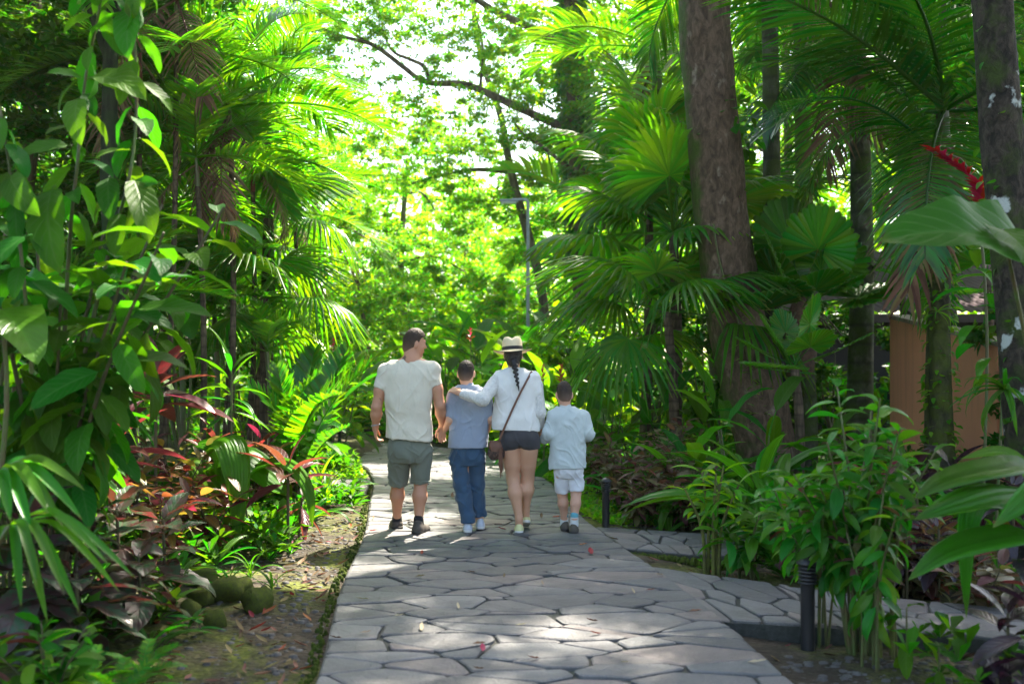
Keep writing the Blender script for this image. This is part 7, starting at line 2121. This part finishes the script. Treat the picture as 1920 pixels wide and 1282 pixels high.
def reg_far(r_):
    y = r_.uniform(17, 27); x = r_.uniform(-9, 8)
    return None if (left_x(min(y, 19)) - .3 < x < right_x(min(y, 20.9)) + .3 and y < 21.4) else (x, y)
def reg_grass(r_):
    if r_.random() < .55: y = r_.uniform(13.9, 17.2); x = left_x(y) - .05 - abs(r_.gauss(0, .35))
    else: y = r_.uniform(9.9, 15.5); x = right_x(y) + .10 + abs(r_.gauss(0, .22))
    return (x, y)
cover('ground_cover', 'leafy ground cover of the left bed', 3000, reg_left, G['broad'], .16, 1)
cover('ground_cover', 'leafy ground cover of the right bed', 2600, reg_right, G['broad'], .15, 2)
cover('ground_cover', 'leafy ground cover beyond the path end', 3600, reg_far, G['mid'], .34, 3, .9)
cover('grass', 'bright grass tufts at the path edge', 1500, reg_grass, G['lime'], .085, 4, .02)
def reg_litter(r_):
    if r_.random() < .6: y = r_.uniform(4.2, 11.5); return (left_x(y) - .08 - abs(r_.gauss(0, .6)), y)
    y = r_.uniform(4.3, 12); x = right_x(y) + .1 + abs(r_.gauss(0, .7)); return None if in_side(x, y) else (x, y)
def litter(n, seed):
    r_ = random.Random(seed); mbs = {'dead': MB(), 'deadred': MB()}; c = 0
    while c < n:
        q = reg_litter(r_)
        if not q: continue
        c += 1; k = 'dead' if r_.random() < .8 else 'deadred'
        leaf(mbs[k], W=.45, prof=prof_ovate, n=4, m=1, fold=.5, droop=-.8, M=leaf_M(Vector((q[0], q[1], gh(*q) + .015)), r_.uniform(0, 6.3), R(r_.uniform(-10, 20)), r_.uniform(-.5, .5), r_.uniform(.05, .12)))
    for k, m_ in mbs.items(): tag(part('leaf_litter', m_.mesh('leaf_litter', G[k])), 'dry brown leaf litter strewn over the soil' if k == 'dead' else 'reddish leaf litter strewn over the soil', kind='stuff')
litter(430, 5)
LEAF_LABELS = ['large curled orange leaf on the path right of the smallest boy', 'brown leaf at the corner where the far side path branches off', "reddish leaf at the left path edge behind the man's shoes", "small orange leaf on the path below the man's right shoe", "reddish leaf between the bigger boy and the woman's shoes", "reddish leaf right of the woman's lifted heel", "brown curled leaf left of the smallest boy's shoes", 'small brown leaf in the middle of the path below the woman', 'brown leaf left of centre two stone rows below the man', 'small brown leaf right beside the central small brown leaf', 'brown leaf on a big stone in the right half of the path', 'brown leaf with a reddish neighbour low in the path centre', 'reddish leaf touching the low central brown leaf', 'small reddish leaf just under the brown leaf on the big stone', 'pale leaf at the left path edge low in the picture', 'long pale leaf on the stones left of the path centre', 'pale leaf near the left edge between two stone joints', 'slim pale leaf a third of the way across the path', 'pale leaf in the path centre beneath the woman', 'brown leaf on the outermost left stones near the bottom', 'reddish leaf halfway between the path fork and the smallest boy', 'biggest brown leaf lying between the man and the bigger boy', 'pale leaf at the mouth of the near side path', 'pale leaf nearest the bottom right corner of the path', 'pale leaf right of centre above the big stones', 'brown leaf low in the middle just above the frame edge', 'pale leaf beside a dark joint low in the path centre', 'pale leaf left of the path centre level with the fork', 'small pale leaf low in the right half of the path', 'small brown leaf close to the near side path mouth', 'brown leaf on the left path edge beside the soil strip', 'lowest brown leaf on the path at the frame edge', 'brown leaf left of the front bollard on the paving', "pale leaf on the stones behind the bigger boy's shoes", "brown leaf directly below the man's left shoe"]
for i, (px, py, k, s) in enumerate([(1108, 1042, 'deadred', .14), (1160, 1014, 'dead', .10), (692, 998, 'deadred', .09), (790, 1042, 'deadred', .08), (950, 995, 'deadred', .09), (1035, 972, 'deadred', .10), (1015, 973, 'dead', .12), (892, 1076, 'dead', .07), (778, 1084, 'dead', .09), (945, 1086, 'dead', .07),
    (1122, 1168, 'dead', .09), (885, 1211, 'dead', .09), (905, 1226, 'deadred', .09), (1128, 1192, 'deadred', .08), (674, 1190, 'pale', .09), (790, 1187, 'pale', .11), (693, 1126, 'pale', .10), (738, 1158, 'pale', .08), (1018, 1100, 'pale', .08), (642, 1200, 'dead', .08), (1085, 1024, 'deadred', .08), (848, 935, 'dead', .16), (1245, 1080, 'pale', .09),
    (1400, 1246, 'pale', .11), (1190, 1116, 'pale', .09), (1012, 1238, 'dead', .08), (965, 1176, 'pale', .08), (860, 1145, 'pale', .09), (1180, 1245, 'pale', .07), (1210, 1110, 'dead', .07), (700, 975, 'dead', .08), (908, 1258, 'dead', .07), (1290, 1150, 'dead', .09), (820, 970, 'pale', .10), (830, 1010, 'dead', .07)]):
    Y = 2960 / (py - 680); m = LF[k][i % 3]
    o = part('fallen_leaf', m); o.matrix_basis = leaf_M(Vector(((px - 960) * Y / FPX, Y, .016)), i * 2.1, R(3), .2, s)
    lab = LEAF_LABELS[i]
    tag(o, lab, 'fallen leaf', {'deadred': 'reddish fallen leaves on the path', 'dead': 'brown fallen leaves on the path', 'pale': 'pale fallen leaves on the path'}[k])

# ------------------------------------------------------------------ humid air: far things fade, sunlit air glows
mb_ = MB(); box(mb_, (-175, -70, -4), (175, 335, 24))
hz = bpy.data.materials.new('humid_air'); hz.use_nodes = True
hn, hl = hz.node_tree.nodes, hz.node_tree.links
hn.remove(hn['Principled BSDF'])
pv = hn.new('ShaderNodeVolumePrincipled')
pv.inputs['Color'].default_value = (.97, .97, .84, 1)
pv.inputs['Density'].default_value = .00045
pv.inputs['Anisotropy'].default_value = .45
hl.new(pv.outputs[0], hn['Material Output'].inputs['Volume'])
tag(part('haze', mb_.mesh('haze', hz, False)), 'thin humid air over the whole garden', kind='stuff')
cy.volume_bounces = 0
